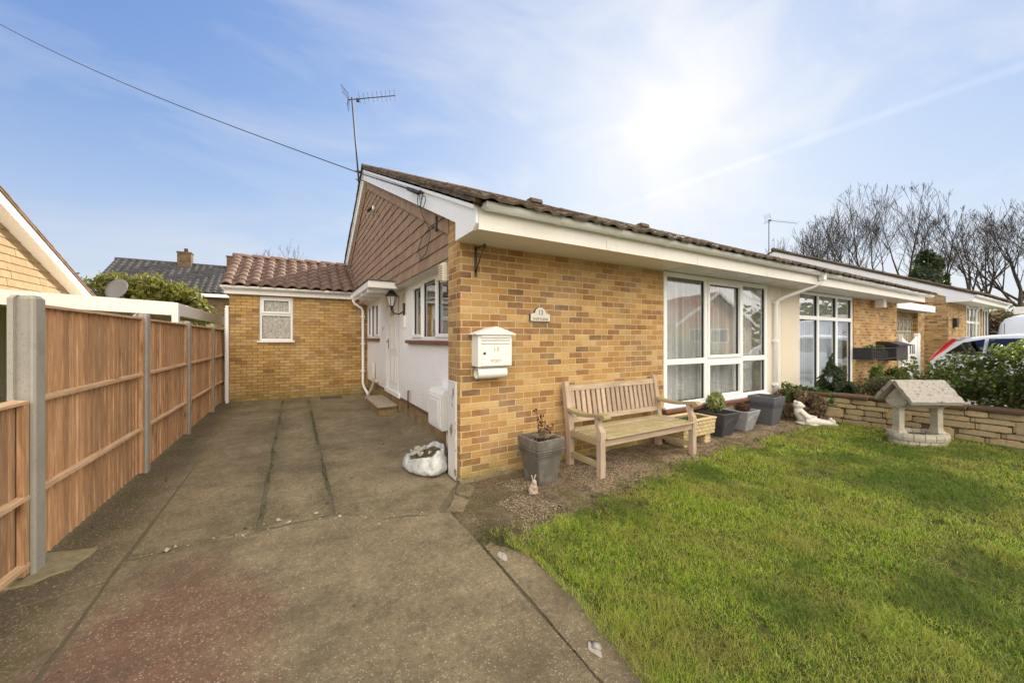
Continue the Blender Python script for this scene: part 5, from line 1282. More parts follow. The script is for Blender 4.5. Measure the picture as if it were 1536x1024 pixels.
bush('garden_shrub', (-9.2, 22, 0), 'mid green garden shrub beside the neighbouring roof verge', [(0, 0, 3.2, 1.3, 1.0, 1.5), (1.0, 0, 2.6, 1.1, 1.0, 1.3), (-1.3, 0, 2.4, 1.2, 1, 1.6)], 11000, .10, 'ivy', 4, noise_cut=-.1)

def bare_tree(name, loc, label, h, spread=.5, seed=1, group=None, trunk=.22, lean=(0, 0), depth=5, up=.25, first=.72, ns=1, cat='bare tree', twig=1.0, sides=3, tw=.008):
    rd = random.Random(seed); t = thing(name, label, cat, loc, group)
    T_, C_ = MB(), MB(); cen = Vector(loc) + Vector((lean[0] * h * .5, lean[1] * h * .5, h * .60)); er = (h * .30, h * .30, h * .40)
    def grow(p, d, L, r, lev):
        nseg = 4 if lev < 2 else 3; pts = [p]; rs = [r]; q = p.copy(); dd = d.copy()
        for i in range(nseg):
            dd = (dd + Vector((rd.gauss(0, .065), rd.gauss(0, .065), rd.gauss(up * .26, .06)))).normalized(); nq = q + dd * (L / nseg); ev = nq - cen; over = (ev.x / er[0]) ** 2 + (ev.y / er[1]) ** 2 + (ev.z / er[2]) ** 2
            if lev > 0 and over > 1.0 + .25 * rd.random(): nq = q + dd * (L / nseg) * .22
            q = nq; pts.append(q.copy()); rs.append(max(tw, r * (1 - .55 * (i + 1) / nseg)))
        (T_ if lev == 0 else C_).tube(pts, rs, 7 if lev == 0 else (5 if lev == 1 else sides), 0, lev == 0)
        if lev >= depth: return
        nb = [4, 4, 4, 3, 3, 3][lev] if twig >= 1 else [4, 3, 3, 3, 3, 2][lev]
        for k in range(nb):
            f = 1.0 if k == 0 else rd.uniform(.35 if lev else first, .98)
            i = min(nseg - 1, int(f * nseg)); fr_ = f * nseg - i; b = pts[i].lerp(pts[i + 1], min(1, fr_))
            az = rd.uniform(0, 2 * math.pi); an = rd.uniform(.30, .80) * (spread * 1.7 if lev == 0 else 1.0) if k else rd.uniform(.05, .3)
            a = dd.cross(Vector((math.cos(az), math.sin(az), .3))).normalized(); nd = (dd * math.cos(an) + a * math.sin(an)); nd.z += up * .55; nd.normalize()
            grow(b, nd, L * rd.uniform(.50, .78) * (1.0 if k else 1.05), max(tw, rs[i] * rd.uniform(.5, .72)), lev + 1)
    L = Vector(loc); d0 = Vector((lean[0], lean[1], 1)).normalized()
    grow(L - Vector((0, 0, .1)), d0, h * .44, trunk, 0)
    a_ = T_.build('trunk', M['bark'], t, fix=False); b_ = C_.build('crown', M['bark'], t, fix=False)
    return t
def ray(u, d):       # world point on the ground at image column u and forward distance d
    a = (u - 768) / 555; A = R(30.4)
    return ((math.sin(A) + math.cos(A) * a) * d, (math.cos(A) - math.sin(A) * a) * d)
WG = 'bare winter trees behind the bungalows'
tl = [(1206, 36, 12.2, 'slender bare tree leftmost of the tall winter trees, right of the aerial', 41, .7), (1228, 38, 13.2, 'bare tree with fine fan of twigs, second in the tall row', 42, .6), (1257, 35, 12.5, 'bare tree with forked trunk, third in the tall row', 43, .8),
      (1303, 34, 14.6, 'tall bare tree with a straight trunk at the highest point of the row', 44, .6), (1331, 36, 14.6, 'slim bare tree just right of the highest crown', 45, .5), (1349, 33, 14.2, 'bare tree leaning right over the dark conifer', 46, .7),
      (1415, 36, 13.2, 'bare tree with ivy-clad lower trunk beside the dark conifer', 47, .6), (1456, 30, 11.6, 'bare tree with a stout trunk forking above the far roof', 48, .7), (1479, 33, 12.2, 'thin bare tree between the two stout trunks at the right', 49, .5), (1519, 29, 11.8, 'dark spreading bare tree near the right edge', 50, .8), (1548, 31, 12.5, 'bare tree cut by the right edge of the view', 51, .7)]
for u_, d_t, h_, lab, sd_, sp_ in tl:
    x, y = ray(u_, d_t); bare_tree('bare_tree', (x, y, 0), lab, h_ * 1.02, sp_, sd_, WG, trunk=.24, lean=(.10 if sd_ in (46, 48) else .0, 0), tw=.0105)
x, y = ray(1120, 44); bare_tree('bare_tree', (x, y, 0), 'small round-headed bare tree left of the thin roof aerial', 10.8, .8, 61, None, trunk=.12, depth=4)
x, y = ray(1163, 40); bare_tree('bare_tree', (x, y, 0), 'low twiggy bare tree right behind the roof aerial mast', 7.4, .7, 62, None, trunk=.10, depth=4)
x, y = ray(455, 24); bare_tree('bare_tree', (x, y, 0), 'sparse bare treetop showing above the extension ridge', 8.0, .9, 63, None, trunk=.08, depth=4, tw=.006)
x, y = ray(145, 30); 
x, y = ray(1388, 31); bush('dark_conifer', (x, y, 0), 'dark green ivy-like conifer among the bare trees', [(0, 0, 5.8, 1.4, 1.0, 2.2), (-.5, .3, 4.4, 1.8, 1.1, 2.2), (.45, 0, 7.5, 1.0, .8, 1.5), (.2, 0, 3.2, 1.7, 1, 2), (-.3, 0, 6.6, .9, .8, 1.2)], 12000, .22, 'dkgreen', 7, cat='conifer', shell=.5)
x, y = ray(1414, 34); bush('ivy_column', (x, y, 0), 'narrow dark ivy column climbing a trunk right of the dark conifer', [(0, 0, 5.4, .75, .5, 2.4), (.1, 0, 8.0, .5, .4, 2.0), (-.1, 0, 3.9, .9, .6, 1.8)], 6000, .24, 'dkgreen', 8, cat='ivy', shell=.4)
# twiggy undergrowth and bank behind the third bungalow
blobs = [(*ray(u_, 38), 2.0 + 1.2 * random.random(), 2.6, 2.0, 2.0 + random.random()) for u_ in range(1180, 1560, 26)]
o_ = leaf_cloud('undergrowth', blobs, 9000, .42, 'brownleaf', seed=9, elong=2.5, shell=.3); tag(o_, 'brown leafless undergrowth massed beneath the winter trees', 'undergrowth', kind='stuff')

# ================================================================== ATTACHED HALF
mb = MB(); mb.box(PARTY, 9.24, WY + .0, WY + .28, -.05, 2.56); mb.build('render_panel', M['cream'], N2)
mb = MB(); wall(mb, 'y', WY, .26, 12.16, XE, -.05, 2.56); wall(mb, 'y', WY, .26, 9.24, 12.16, -.05, .20); mb.box(9.24, 12.16, WY + .12, WY + .25, 2.46, 2.62); mb.box(XE - .26, XE - .001, WY + .26, 15.6, -.05, 2.6); mb.build('brick_wall', M['brick'], N2)
window(N2, 'y', WY + .02, 9.24, 12.16, .20, 2.551, [10.22, 11.22], [1.98], fw=.07, depth=.09)
mb = MB(); mb.box(9.2, 12.2, WY - .05, WY + .02, .15, .199); mb.build('window_sill', M['upvc'], N2)
mb = MB(); mb.box(9.3, 12.1, WY + .24, WY + .26, .22, 1.86); 
for k in range(26): mb.box(9.3 + k * .108, 9.3 + k * .108 + .088, WY + .20, WY + .206, .22, 1.90)
mb.build('vertical_blind', M['blind'], N2)
pm = MB()
for k in range(3): pm.box(9.33 + k * .98, 10.14 + k * .98, WY + .09, WY + .10, 2.04, 2.42)
pm.build('obscured_light', M['obscure'], N2)
mb = MB(); mb.box(13.28, 13.48, 3.42, 3.60, 2.34, 2.555, b=.01); tag(mb.build('porch_light', M['boxwhite']), 'small square white light under the neighbouring soffit', 'light')
# wall-hung planters and box
pr = thing('wall_planter', 'black railed planter basket hung on the neighbouring brick wall', 'planter', (13.4, 3.6, .95))
mb = MB(); mb.box(12.3, 13.6, 3.42, 3.60, 1.02, 1.20, b=.01); mb.build('trough', M['black'], pr)
mb = MB(); mb.box(12.05, 13.68, 3.30, 3.32, 1.27, 1.29); mb.box(12.05, 13.68, 3.30, 3.32, 1.0, 1.02); mb.box(12.05, 12.07, 3.32, 3.68, 1.0, 1.29)
for k in range(14): mb.box(12.1 + k * .12, 12.112 + k * .12, 3.305, 3.317, 1.02, 1.27)
mb.build('railing', M['black'], pr)
leaf_cloud('plants', [(12.9, 3.5, 1.26, .6, .1, .10)], 500, .06, 'laurel', pr, seed=5)
pr = thing('wall_box', 'black slatted box with curved top on the wall by the white gate', 'box', (14.8, 3.4, .9))
mb = MB(); mb.box(13.75, 14.7, 3.30, 3.68, .93, 1.32, b=.01); mb.build('box_body', M['black'], pr)
mb = MB(); mb.prism([(3.24, 1.321), (3.685, 1.321), (3.685, 1.44), (3.45, 1.43), (3.24, 1.36)], 0, 13.68, 14.75); mb.build('box_lid', M['black'], pr)
# white gate
gt = thing('garden_gate', 'white curved-top wooden gate with three slots beside the brick screen wall', 'gate', (15.9, 3.4, 0))
mb = MB(); pts_ = [(15.45, .05)]
for k in range(15): t = k / 14; pts_.append((16.95 - 1.5 * (1 - t), 1.38 + .22 * abs(2 * t - 1) ** 1.5))
pts_.append((16.95, .05)); hx = [16.2, 16.38, 16.56]
mb.prism([(p[0], p[1]) for p in pts_], 1, 3.60, 3.63); 
mb.box(16.96, 17.10, 3.56, 3.70, 0, 1.68, b=.02); mb.box(15.43, 15.46, 3.58, 3.66, 0, 1.65)
for k in range(12): mb.box(15.5 + k * .125, 15.505 + k * .125, 3.596, 3.601, .1, 1.36)
mb.build('gate_leaf', M['upvc'], gt)
mb = MB()
for x in hx: mb.box(x, x + .07, 3.590, 3.5955, 1.05, 1.34)
mb.build('gate_slots', M['dark'], gt)
# brick screen wall with decorative blocks and flat white canopy
sw = thing('screen_wall', 'brick screen wall with pierced pattern blocks and a white flat canopy', 'wall', (16.5, 4.3, 0))
mb = MB(); wall(mb, 'y', 4.3, .22, 15.4, 21.1, -.05, 2.45, [(17.9, 19.6, 1.3, 2.25)]); mb.box(19.7, 20.5, 4.17, 4.3, -.05, 2.45); mb.build('brick_wall', M['brick3'], sw)
for i in range(4):
    for j in range(2):
        x0, z0 = 17.9 + i * .425, 1.3 + j * .475; w_, h_ = .425, .475; mb = MB(); cx_, cz_ = x0 + w_ / 2, z0 + h_ / 2
        mb.box(x0, x0 + w_, 4.32, 4.44, z0, z0 + .03); mb.box(x0, x0 + w_, 4.32, 4.44, z0 + h_ - .03, z0 + h_); mb.box(x0, x0 + .03, 4.321, 4.439, z0 + .03, z0 + h_ - .03); mb.box(x0 + w_ - .03, x0 + w_, 4.321, 4.439, z0 + .03, z0 + h_ - .03)
        for k in range(8):
            t = math.pi * k / 4 + .0; a_ = (cx_ + .05 * math.cos(t), 4.38, cz_ + .05 * math.sin(t)); R_ = .19 if k % 2 == 0 else .24; mb.beam(a_, (cx_ + R_ * math.cos(t), 4.38, cz_ + R_ * math.sin(t)), .1, .03)
        mb.tube([(cx_, 4.33, cz_), (cx_, 4.43, cz_)], .055, 10); mb.build('pattern_block', M['caststone'], sw)
mb = MB(); mb.box(15.5, 19.75, 3.75, 3.79, 2.44, 2.66, b=.005); mb.box(15.5, 19.75, 3.79, 6, 2.60, 2.65); mb.box(19.72, 19.76, 3.79, 6, 2.44, 2.66); mb.build('canopy', M['upvc'], sw)
mb = MB(); mb.tube([(19.4, 4.27, 1.2), (19.4, 4.2, 1.2)], .05, 8)
# ================================================================== THIRD BUNGALOW
T3 = thing('third_bungalow', 'further brick bungalow whose long white barge board rises beyond the driveway gap', 'bungalow', (21.2, WY, 0))
BX = 21.15; RZ3 = RZ + .36
def rz3(y): return RZ3 - SL * abs(y - RY)
mb = MB(); wall(mb, 'y', WY, .26, BX, 24.0, -.05, 2.96); mb.box(BX, BX + .26, WY + .26, 4.3, -.05, 2.96); mb.prism([(WY + .002, 2.96), (4.3, 2.96), (4.3, rz3(4.3) - .2), (WY + .002, rz3(WY) - .2)], 0, BX, BX + .2); mb.build('brick_wall', M['brick3'], T3)
mb = MB(); mb.box(26.4, 27, WY, WY + .25, -.05, 2.96); mb.build('brick_pier', M['brick3'], T3)
mb = MB(); mb.box(BX + .02, BX + .25, 4.3, 15.6, -.05, 2.6); mb.build('render_wall', M['render'], T3)
mb = MB(); mb.prism([(4.3, 2.6), (15.8, 2.6), (15.8, rz3(15.8) - .15), (RY, RZ3 - .15), (4.3, rz3(4.3) - .15)], 0, BX + .01, BX + .2); mb.build('hung_tiles', M['hung_maroon'], T3)
mb = MB()
mb.prism([(RY, RZ3 - .03), (RY, RZ3 - .36), (3.75, rz3(3.75) - .36), (3.75, 2.87), (3.12, 2.87), (3.05, rz3(3.05) - .03)], 0, BX - .03, BX)
mb.prism([(RY, RZ3 - .03), (RY, RZ3 - .36), (16, rz3(16) - .36), (16, rz3(16) - .03)], 0, BX - .03, BX); mb.build('barge_board', M['upvc'], T3)
mb = MB(); 
for s in (-1, 1): mb.prism([(RY + s * 6.5, rz3(RY + 6.5) - .06), (RY, RZ3 - .06), (RY, RZ3), (RY + s * 6.5, rz3(RY + 6.5))], 0, BX - .06, 28.4)
rf = mb.build('roof', M['tile_main'], T3)
mb = MB(); c = 1 / math.hypot(1, SL); tiles(mb, (BX - .08, RY - 6.58, rz3(RY - 6.58)), (1, 0, 0), (0, c, SL * c), 7.2, 6.56 / c, .30, .335, .045, .014, .026, 'roll', 51, 6); mb.build('roof_tiles', M['tile_main'], rf, fix=False)
mb = MB(); mb.tube([(BX - .09, RY, RZ3 + .02), (28.4, RY, RZ3 + .02)], .11, 8); mb.build('ridge_tiles', M['tile_main'], rf)
mb = MB(); mb.box(BX, 28.3, 3.13, 3.155, 2.87, 3.08); mb.box(BX, 28.3, 3.155, WY, 2.88, 2.90); mb.build('fascia', M['upvc_old'], T3)
mb = MB(); gutter(mb, (BX, 3.07, 3.10), (28.3, 3.07, 3.08)); mb.tube([(25.9, 3.07, 3.05), (25.2, 3.55, 2.8), (25.15, 3.6, 2.65), (25.15, 3.62, 0)], .035, 8); mb.build('gutter', M['upvc'], T3)
window(T3, 'y', WY + .0, 24.0, 26.4, .2, 2.86, [24.5, 25.2, 25.9], [2.2], fw=.08); window(T3, 'y', WY + .0, 27.0, 28.2, .2, 2.86, [27.5], [], fw=.08)
mb = MB(); mb.box(21.75, 22.15, WY - .10, WY - .001, 1.95, 2.3, b=.01); mb.box(21.74, 21.9, WY - .11, WY - .1005, 1.96, 2.29); tag(mb.build('wall_lamp', M['black']), 'dark square lamp on the front of the third bungalow', 'light')
# flat-roofed garage at the right edge
gg = thing('flat_garage', 'flat-roofed garage with white fascia at the far right', 'garage', (28.5, 0, 0))
mb = MB(); mb.box(28.4, 31.5, -3.2, 3.0, 2.62, 2.95, b=.01); mb.build('roof', M['upvc'], gg)
mb = MB(); mb.box(28.6, 31.3, -3.0, 2.9, -.05, 2.619); mb.build('wall', M['brick3'], gg)

# ================================================================== LOW STONE WALL
sw = thing('stone_wall', 'low cream stone wall with dark coping along the right of the lawn', 'wall', (8.5, 1, 0))
def wx(y): return 8.42 + (3.2 - y) * .13
mb = MB(); mb.add([(wx(3.68) + .03, 3.68, -.05), (wx(-3.3) + .03, -3.3, -.05), (wx(-3.3) + .22, -3.3, -.05), (wx(3.68) + .22, 3.68, -.05), (wx(3.68) + .03, 3.68, .50), (wx(-3.3) + .03, -3.3, .50), (wx(-3.3) + .22, -3.3, .50), (wx(3.68) + .22, 3.68, .50)], [(0, 1, 2, 3), (4, 7, 6, 5), (0, 4, 5, 1), (1, 5, 6, 2), (2, 6, 7, 3), (3, 7, 4, 0)]); mb.build('mortar_core', M['wallmortar'], sw)
mb = MB(); rd = random.Random(3); z = -.02; rows_ = []
hs_ = [.11, .085, .105, .08, .10]; taken = []
for ri, h_ in enumerate(hs_):
    y = 3.66
    while y > -3.25:
        L = rd.uniform(.16, .42); y2 = max(y - L, -3.28)
        skip = any(a > (y + y2) / 2 > b and zz == ri for a, b, zz in taken)
        if not skip and y - y2 > .05:
            hh = h_
            if ri + 1 < len(hs_) and rd.random() < .16: hh = h_ + hs_[ri + 1]; taken.append((y + .02, y2 - .02, ri + 1))
            p_ = rd.uniform(0, .012); n_ = 3
            bm = bmesh.new(); bmesh.ops.create_cube(bm, size=1)
            bmesh.ops.bevel(bm, geom=bm.edges[:], offset=.12, segments=2, affect='EDGES')
            ln_, m2 = (y - y2) - .012, Vector((wx((y + y2) / 2) + .045 - p_ - .006, (y + y2) / 2, z + hh / 2))
            vs = [Vector((m2.x + v.co.x * .09 * 1, m2.y + v.co.y * ln_ * (1 if abs(v.co.y) < .49 else 1), m2.z + v.co.z * (hh - .011) + .003 * mnoise.noise(Vector((v.co.y * 3 + y * 9, z * 9, 1))))) for v in bm.verts]
            bm.verts.index_update(); mb.add(vs, [[v.index for v in f.verts] for f in bm.faces], 0, False); bm.free()
        y = y2
    z += h_
mb.build('stone_course', M['wallstone'], sw)
mb = MB(); y = 3.66
while y > -3.2:
    y2 = y - rd.uniform(.38, .55); mb.add([], []); a, b = wx(y), wx(y2); dz = rd.uniform(-.004, .004)
    mb.box(min(a, b) - .02, max(a, b) + .25, y2 + .006, y - .004, .462 + dz, .515 + dz, b=.008); y = y2
mb.build('coping', M['coping'], sw)
# planting behind and on the wall
bush('small_conifer', (9.05, 3.05, .42), 'small cone-shaped conifer in front of the neighbouring glazing', [(0, 0, .16, .27, .26, .22), (0, 0, .33, .20, .19, .22), (.01, 0, .50, .12, .12, .2), (0, 0, .68, .05, .05, .14), (.12, -.1, .12, .2, .2, .18)], 5200, .035, 'dkgreen', 11, cat='conifer', elong=1.6, shell=.6)
iv = bush('trailing_shrub', (8.3, 3.4, .0), 'shrub with green top and dry brown trailing stems spilling over the wall corner', [(-.15, .08, .55, .24, .2, .13), (.12, -.12, .50, .22, .25, .13), (.2, -.38, .38, .14, .18, .22), (-.28, .14, .42, .2, .15, .15), (.18, -.42, .22, .10, .12, .14)], 3000, .042, 'ivy', 12, cat='shrub', shell=.55)
leaf_cloud('dry_stems', [(8.12, 3.30, .33, .22, .20, .20), (8.28, 3.12, .26, .14, .2, .22), (8.0, 3.45, .38, .18, .14, .16)], 2600, .05, 'brownleaf', iv, seed=13, elong=2.2, droop=.5, shell=.5)
bush('variegated_shrub', (9.35, 2.1, .3), 'low bronze and white speckled shrub just behind the wall beyond the wishing well', [(0, .35, .25, .35, .4, .25), (0, -.1, .3, .3, .4, .27), (.2, .1, .3, .4, .5, .27)], 4600, .042, 'hazel', 14, shell=.4, noise_cut=-.25)
bush('rounded_shrub', (12.6, 3.2, .0), 'dark rounded shrub under the railed wall planter', [(0, 0, .55, .55, .3, .32), (.5, 0, .5, .4, .3, .28)], 3000, .06, 'laurel', 15, shell=.6)
bush('laurel_hedge', (9.6, .4, .0), 'large glossy evergreen hedge above the stone wall at the right', [(0, -.2, 1.15, .62, .75, .48), (.1, .45, 1.05, .58, .6, .42), (.1, -.95, 1.15, .65, .7, .46), (.1, 1.05, .88, .52, .5, .40), (.15, -1.7, 1.15, .7, .7, .48), (0, -2.5, 1.15, .7, .7, .5), (.2, 0, .6, .75, 1.2, .45), (.2, -1.6, .6, .75, 1.2, .45), (.1, 1.45, .66, .42, .38, .30)], 34000, .055, 'laurel', 16, cat='hedge', shell=.45, noise_cut=-.22)
t = thing('sprawling_shrub', 'open leggy shrub with scattered upright shoots between the low shrub and the hedge', 'shrub', (9.4, 1.95, .3)); rd = random.Random(18)
mb = MB(); tips = []
for k in range(46):
    s0 = Vector((9.35 + rd.uniform(-.3, .5), 1.0 + rd.uniform(-2.6, 1.3), .55)); e = s0 + Vector((rd.uniform(-.22, .22), rd.uniform(-.25, .25), rd.uniform(.28, .62) + (.4 if s0.y < .9 else 0))); m_ = s0.lerp(e, .5) + Vector((rd.uniform(-.05, .05), 0, 0)); mb.tube([s0, m_, e], [.006, .004, .002], 4)
    tips += [(*(s0.lerp(e, f)), .05, .05, .04) for f in (.45, .6, .75, .88, 1.0)]
mb.build('stems', M['stem'], t); leaf_cloud('foliage', tips, 2300, .05, 'laurel', t, seed=19, shell=.2, noise_cut=-1)

# ================================================================== GARDEN OBJECTS
# bench
bn = thing('garden_bench', 'weathered slatted wooden bench with curved arms against the brick front', 'bench', (3.7, 3.3, 0))
x0, x1, yf, yb_ = 2.86, 4.56, 2.97, 3.52; lw = .072
def legs(x):
    mb = MB(); mb.box(x, x + lw, yf, yf + lw, 0.0, .42, b=.004)       # front leg, then the shaped upper that leans back under the arm
    mb.loft([[(x, yf, .421), (x + lw, yf, .421), (x + lw, yf + lw, .421), (x, yf + lw, .421)], [(x, yf + .002, .50), (x + lw, yf + .002, .50), (x + lw, yf + lw, .50), (x, yf + lw, .50)], [(x + .004, yf + .045, .56), (x + lw - .004, yf + .045, .56), (x + lw - .004, yf + .10, .56), (x + .004, yf + .10, .56)], [(x + .004, yf + .05, .655), (x + lw - .004, yf + .05, .655), (x + lw - .004, yf + .11, .655), (x + .004, yf + .11, .655)]])
    mb.build('leg', M['teak'], bn)
    mb = MB(); pr_ = [(0, 0), (.0, .42), (.01, .50), (.045, .70), (.085, .93), (.10, .985), (.125, .995), (.15, .97), (.155, .93), (.118, .70), (.085, .50), (.075, .42), (.075, 0)]
    mb.prism([(yb_ - .02 + a, b) for a, b in pr_], 0, x, x + lw); mb.build('leg', M['teak'], bn)
legs(x0); legs(x1 - lw)
mb = MB()
for x in (x0 + .012, x1 - lw + .012): mb.box(x, x + .045, yf + lw, yb_ - .021, .10, .16, b=.003)
mb.build('stretcher', M['teaky'], bn)
for x in (x0 + .008, x1 - lw + .008):
    mb = MB(); mb.box(x, x + .056, yf + lw + .001, yb_ - .021, .345, .42, b=.003); mb.build('seat_rail', M['teaky'], bn)
mb = MB(); mb.box(x0 + lw, x1 - lw, yf + .02, yf + .055, .335, .418, b=.003); mb.build('front_rail', M['teakx'], bn)
mb = MB()
for k in range(9):
    y = yf - .022 + k * .066; dip = -.012 * math.sin(math.pi * k / 8); mb.box(x0 + (lw + .003 if k in (0, 8) else .0 if k == 99 else lw * .2), x1 - (lw + .003 if k in (0, 8) else lw * .2), y, y + .042, .4205 + dip, .442 + dip, b=.005)
mb.build('seat_slats', M['teakx'], bn)
for x in (x0, x1 - lw):     # arms: curved with scrolled front
    mb = MB(); top = []; n_ = 12
    for k in range(n_ + 1):
        t = k / n_; y = yb_ + .02 - t * .60; z = .685 - .03 * math.sin(math.pi * min(1, t * 1.15)) + .012 * t; top.append((y, z))
    sc1 = [(top[-1][0] - .035 * math.sin(a), top[-1][1] - .030 + .030 * math.cos(a)) for a in [math.pi * q / 6 for q in range(1, 7)]]
    bot = [(y, z - .036) for y, z in top[::-1][1:]]
    mb.prism(top + sc1 + bot, 0, x - .012, x + lw + .012); mb.build('armrest', M['teaky'], bn)
lean = lambda z: .045 * (z - .50) / .2 + (.01)
def by(z): return yb_ - .02 + np.interp(z, [.42, .5, .7, .93], [.0, .012, .047, .087]) + .012
mb = MB()
for z0_, z1_ in ((.875, .945), (.50, .56)):
    for (zA, zB) in ((z0_, z1_),): mb.add([(x0 + lw, by(zA), zA), (x1 - lw, by(zA), zA), (x1 - lw, by(zB), zB), (x0 + lw, by(zB), zB), (x0 + lw, by(zA) + .034, zA), (x1 - lw, by(zA) + .034, zA), (x1 - lw, by(zB) + .034, zB), (x0 + lw, by(zB) + .034, zB)], [(0, 1, 2, 3), (4, 7, 6, 5), (0, 4, 5, 1), (1, 5, 6, 2), (2, 6, 7, 3), (3, 7, 4, 0)])
mb.build('back_rail', M['teakx'], bn)
mb = MB(); mb.box(3.66, 3.80, by(.91) - .002, by(.91) + .01, .90, .925); mb.build('name_plate', M['teaky'], bn)
mb = MB(); ns_ = 18; gap = (x1 - x0 - 2 * lw) / ns_
for k in range(ns_):
    a = x0 + lw + gap * (k + .5) - .029; b = a + .058
    if k in (0, ns_ - 1): pass
    mb.add([(a, by(.56) + .006, .561), (b, by(.56) + .006, .561), (b, by(.874) + .006, .874), (a, by(.874) + .006, .874), (a, by(.56) + .022, .561), (b, by(.56) + .022, .561), (b, by(.874) + .022, .874), (a, by(.874) + .022, .874)], [(0, 1, 2, 3), (4, 7, 6, 5), (0, 4, 5, 1), (1, 5, 6, 2), (2, 6, 7, 3), (3, 7, 4, 0)])
mb.build('back_slats', M['teak'], bn)

def square_pot(name, label, cx, cy, wt, wb, h, mat, rim=.0, rot=0, ridges=0, waves=False, soil=.06, taperrim=True):
    p = thing(name, label, 'plant pot', (cx, cy, 0)); q = Matrix.Translation((cx, cy, 0)) @ Matrix.Rotation(rot, 4, 'Z')
    def sq(w_, z, r_=.012): 
        a = w_ / 2; c_ = r_; return [q @ Vector(v) for v in ((-a + c_, -a, z), (a - c_, -a, z), (a, -a + c_, z), (a, a - c_, z), (a - c_, a, z), (-a + c_, a, z), (-a, a - c_, z), (-a, -a + c_, z))]
    W = lambda z: wb + (wt - wb) * z / h
    rings = [sq(W(0), 0)]
    if ridges:
        zz = h - .10 - .022 * ridges
        rings += [sq(W(zz), zz)]
        for k in range(ridges): a = zz + k * .022; rings += [sq(W(a) + .034, a + .004), sq(W(a) + .034, a + .011), sq(W(a) - .001, a + .016), sq(W(a), a + .021)]
        rings += [sq(W(h - .09) + .012, h - .095)]
    rings += [sq(wt, h - .004), sq(wt - .01, h), sq(wt - .05, h), sq(wt - .055, h - soil)]
    mb = MB(); mb.loft(rings); mb.build('pot_body', M[mat], p)
    if waves:
        mb = MB()
        for f in range(4):
            qq = Matrix.Translation((cx, cy, 0)) @ Matrix.Rotation(rot + f * math.pi / 2, 4, 'Z')
            for k in range(3):
                pts = []
                for i in range(13):
                    t = i / 12; z = h * (.62 - .065 * k) + .055 * math.sin(t * math.pi); pts.append(qq @ Vector(((t - .5) * W(z) * .97, -W(z) / 2 - .001, z)))
                mb.tube(pts, .0045, 5)
        mb.build('wave_ridges', M[mat], p)
    mb = MB(); s_ = wt - .06; n_ = 10; vs = [q @ Vector((-s_ / 2 + s_ * i / n_, -s_ / 2 + s_ * j / n_, h - soil + .012 * mnoise.noise(Vector((i * .9, j * .9, cx))))) for j in range(n_ + 1) for i in range(n_ + 1)]
    mb.add(vs, [(j * (n_ + 1) + i, j * (n_ + 1) + i + 1, (j + 1) * (n_ + 1) + i + 1, (j + 1) * (n_ + 1) + i) for j in range(n_) for i in range(n_)], 0, True); mb.build('compost', M['compost'], p)
    return p
p1 = square_pot('plant_pot', 'tall tapered metallic grey pot with a withered plant beside the bench', 2.30, 3.30, .375, .25, .47, 'pot_silver', ridges=3, rot=.06)
mb = MB(); rd = random.Random(4)
for k in range(60):
    a = rd.uniform(0, 6.28); r_ = rd.uniform(.02, .10); s0 = Vector((2.32 + .03 * math.cos(a), 3.30 + .03 * math.sin(a), .42)); mb.tube([s0, s0 + Vector((r_ * .6 * math.cos(a), r_ * .6 * math.sin(a), .05)), s0 + Vector((r_ * math.cos(a), r_ * math.sin(a), .055 + .02 * rd.random()))], .0028, 4)
dp = thing('dead_plant', 'withered plant with a few bare dark stems in the metallic pot', 'plant', (2.3, 3.3, .42)); mb.build('dry_clump', simple('dry_straw', (.25, .20, .10), .9, .3, 40), dp)
mb = MB(); tips = []
for (dx, h_, ln_) in ((-.06, .36, -.03), (.05, .20, .06), (.10, .16, .16), (-.02, .28, .02)):
    s0 = Vector((2.30 + dx * .3, 3.32, .41)); e = s0 + Vector((ln_, 0, h_)); mb.tube([s0, s0.lerp(e, .5) + Vector((.01, 0, 0)), e], [.005, .004, .003], 5)
    for q in range(5):
        b = s0.lerp(e, .45 + .13 * q); f = b + Vector((rd.uniform(-.05, .05), rd.uniform(-.03, .03), rd.uniform(.0, .04))); mb.tube([b, f], .002, 4); tips.append((*f, .012, .012, .012))
mb.build('stems', M['stem'], dp); leaf_cloud('seed_heads', tips, 160, .022, 'deadleaf', dp, seed=2, shell=.1, noise_cut=-1)
square_pot('plant_pot', 'dark charcoal square planter holding a small pale shrub', 5.80, 3.42, .47, .30, .37, 'pot_black', rot=.03, waves=True)
bush('potted_shrub', (5.80, 3.45, .31), 'small pale green variegated shrub in the dark charcoal planter', [(0, 0, .18, .13, .13, .12), (.05, .02, .26, .10, .10, .09), (-.06, 0, .24, .09, .09, .08)], 2600, .034, 'lime', 22, shell=.4, noise_cut=-1)
square_pot('plant_pot', 'speckled light grey square planter with withered brown flowers', 6.50, 3.44, .44, .27, .33, 'pot_grey', rot=.05, waves=True)
bush('withered_flower', (6.52, 3.44, .27), 'withered brown flower clump in the speckled grey planter', [(0, 0, .09, .13, .12, .07), (.06, 0, .10, .10, .08, .06), (-.05, 0, .15, .04, .04, .09)], 900, .035, 'deadleaf', 23, cat='plant', shell=.3)
square_pot('plant_pot', 'tall empty slate grey pot standing by the downpipe', 7.30, 3.42, .44, .29, .50, 'pot_slate', ridges=3, rot=.04, soil=.10)
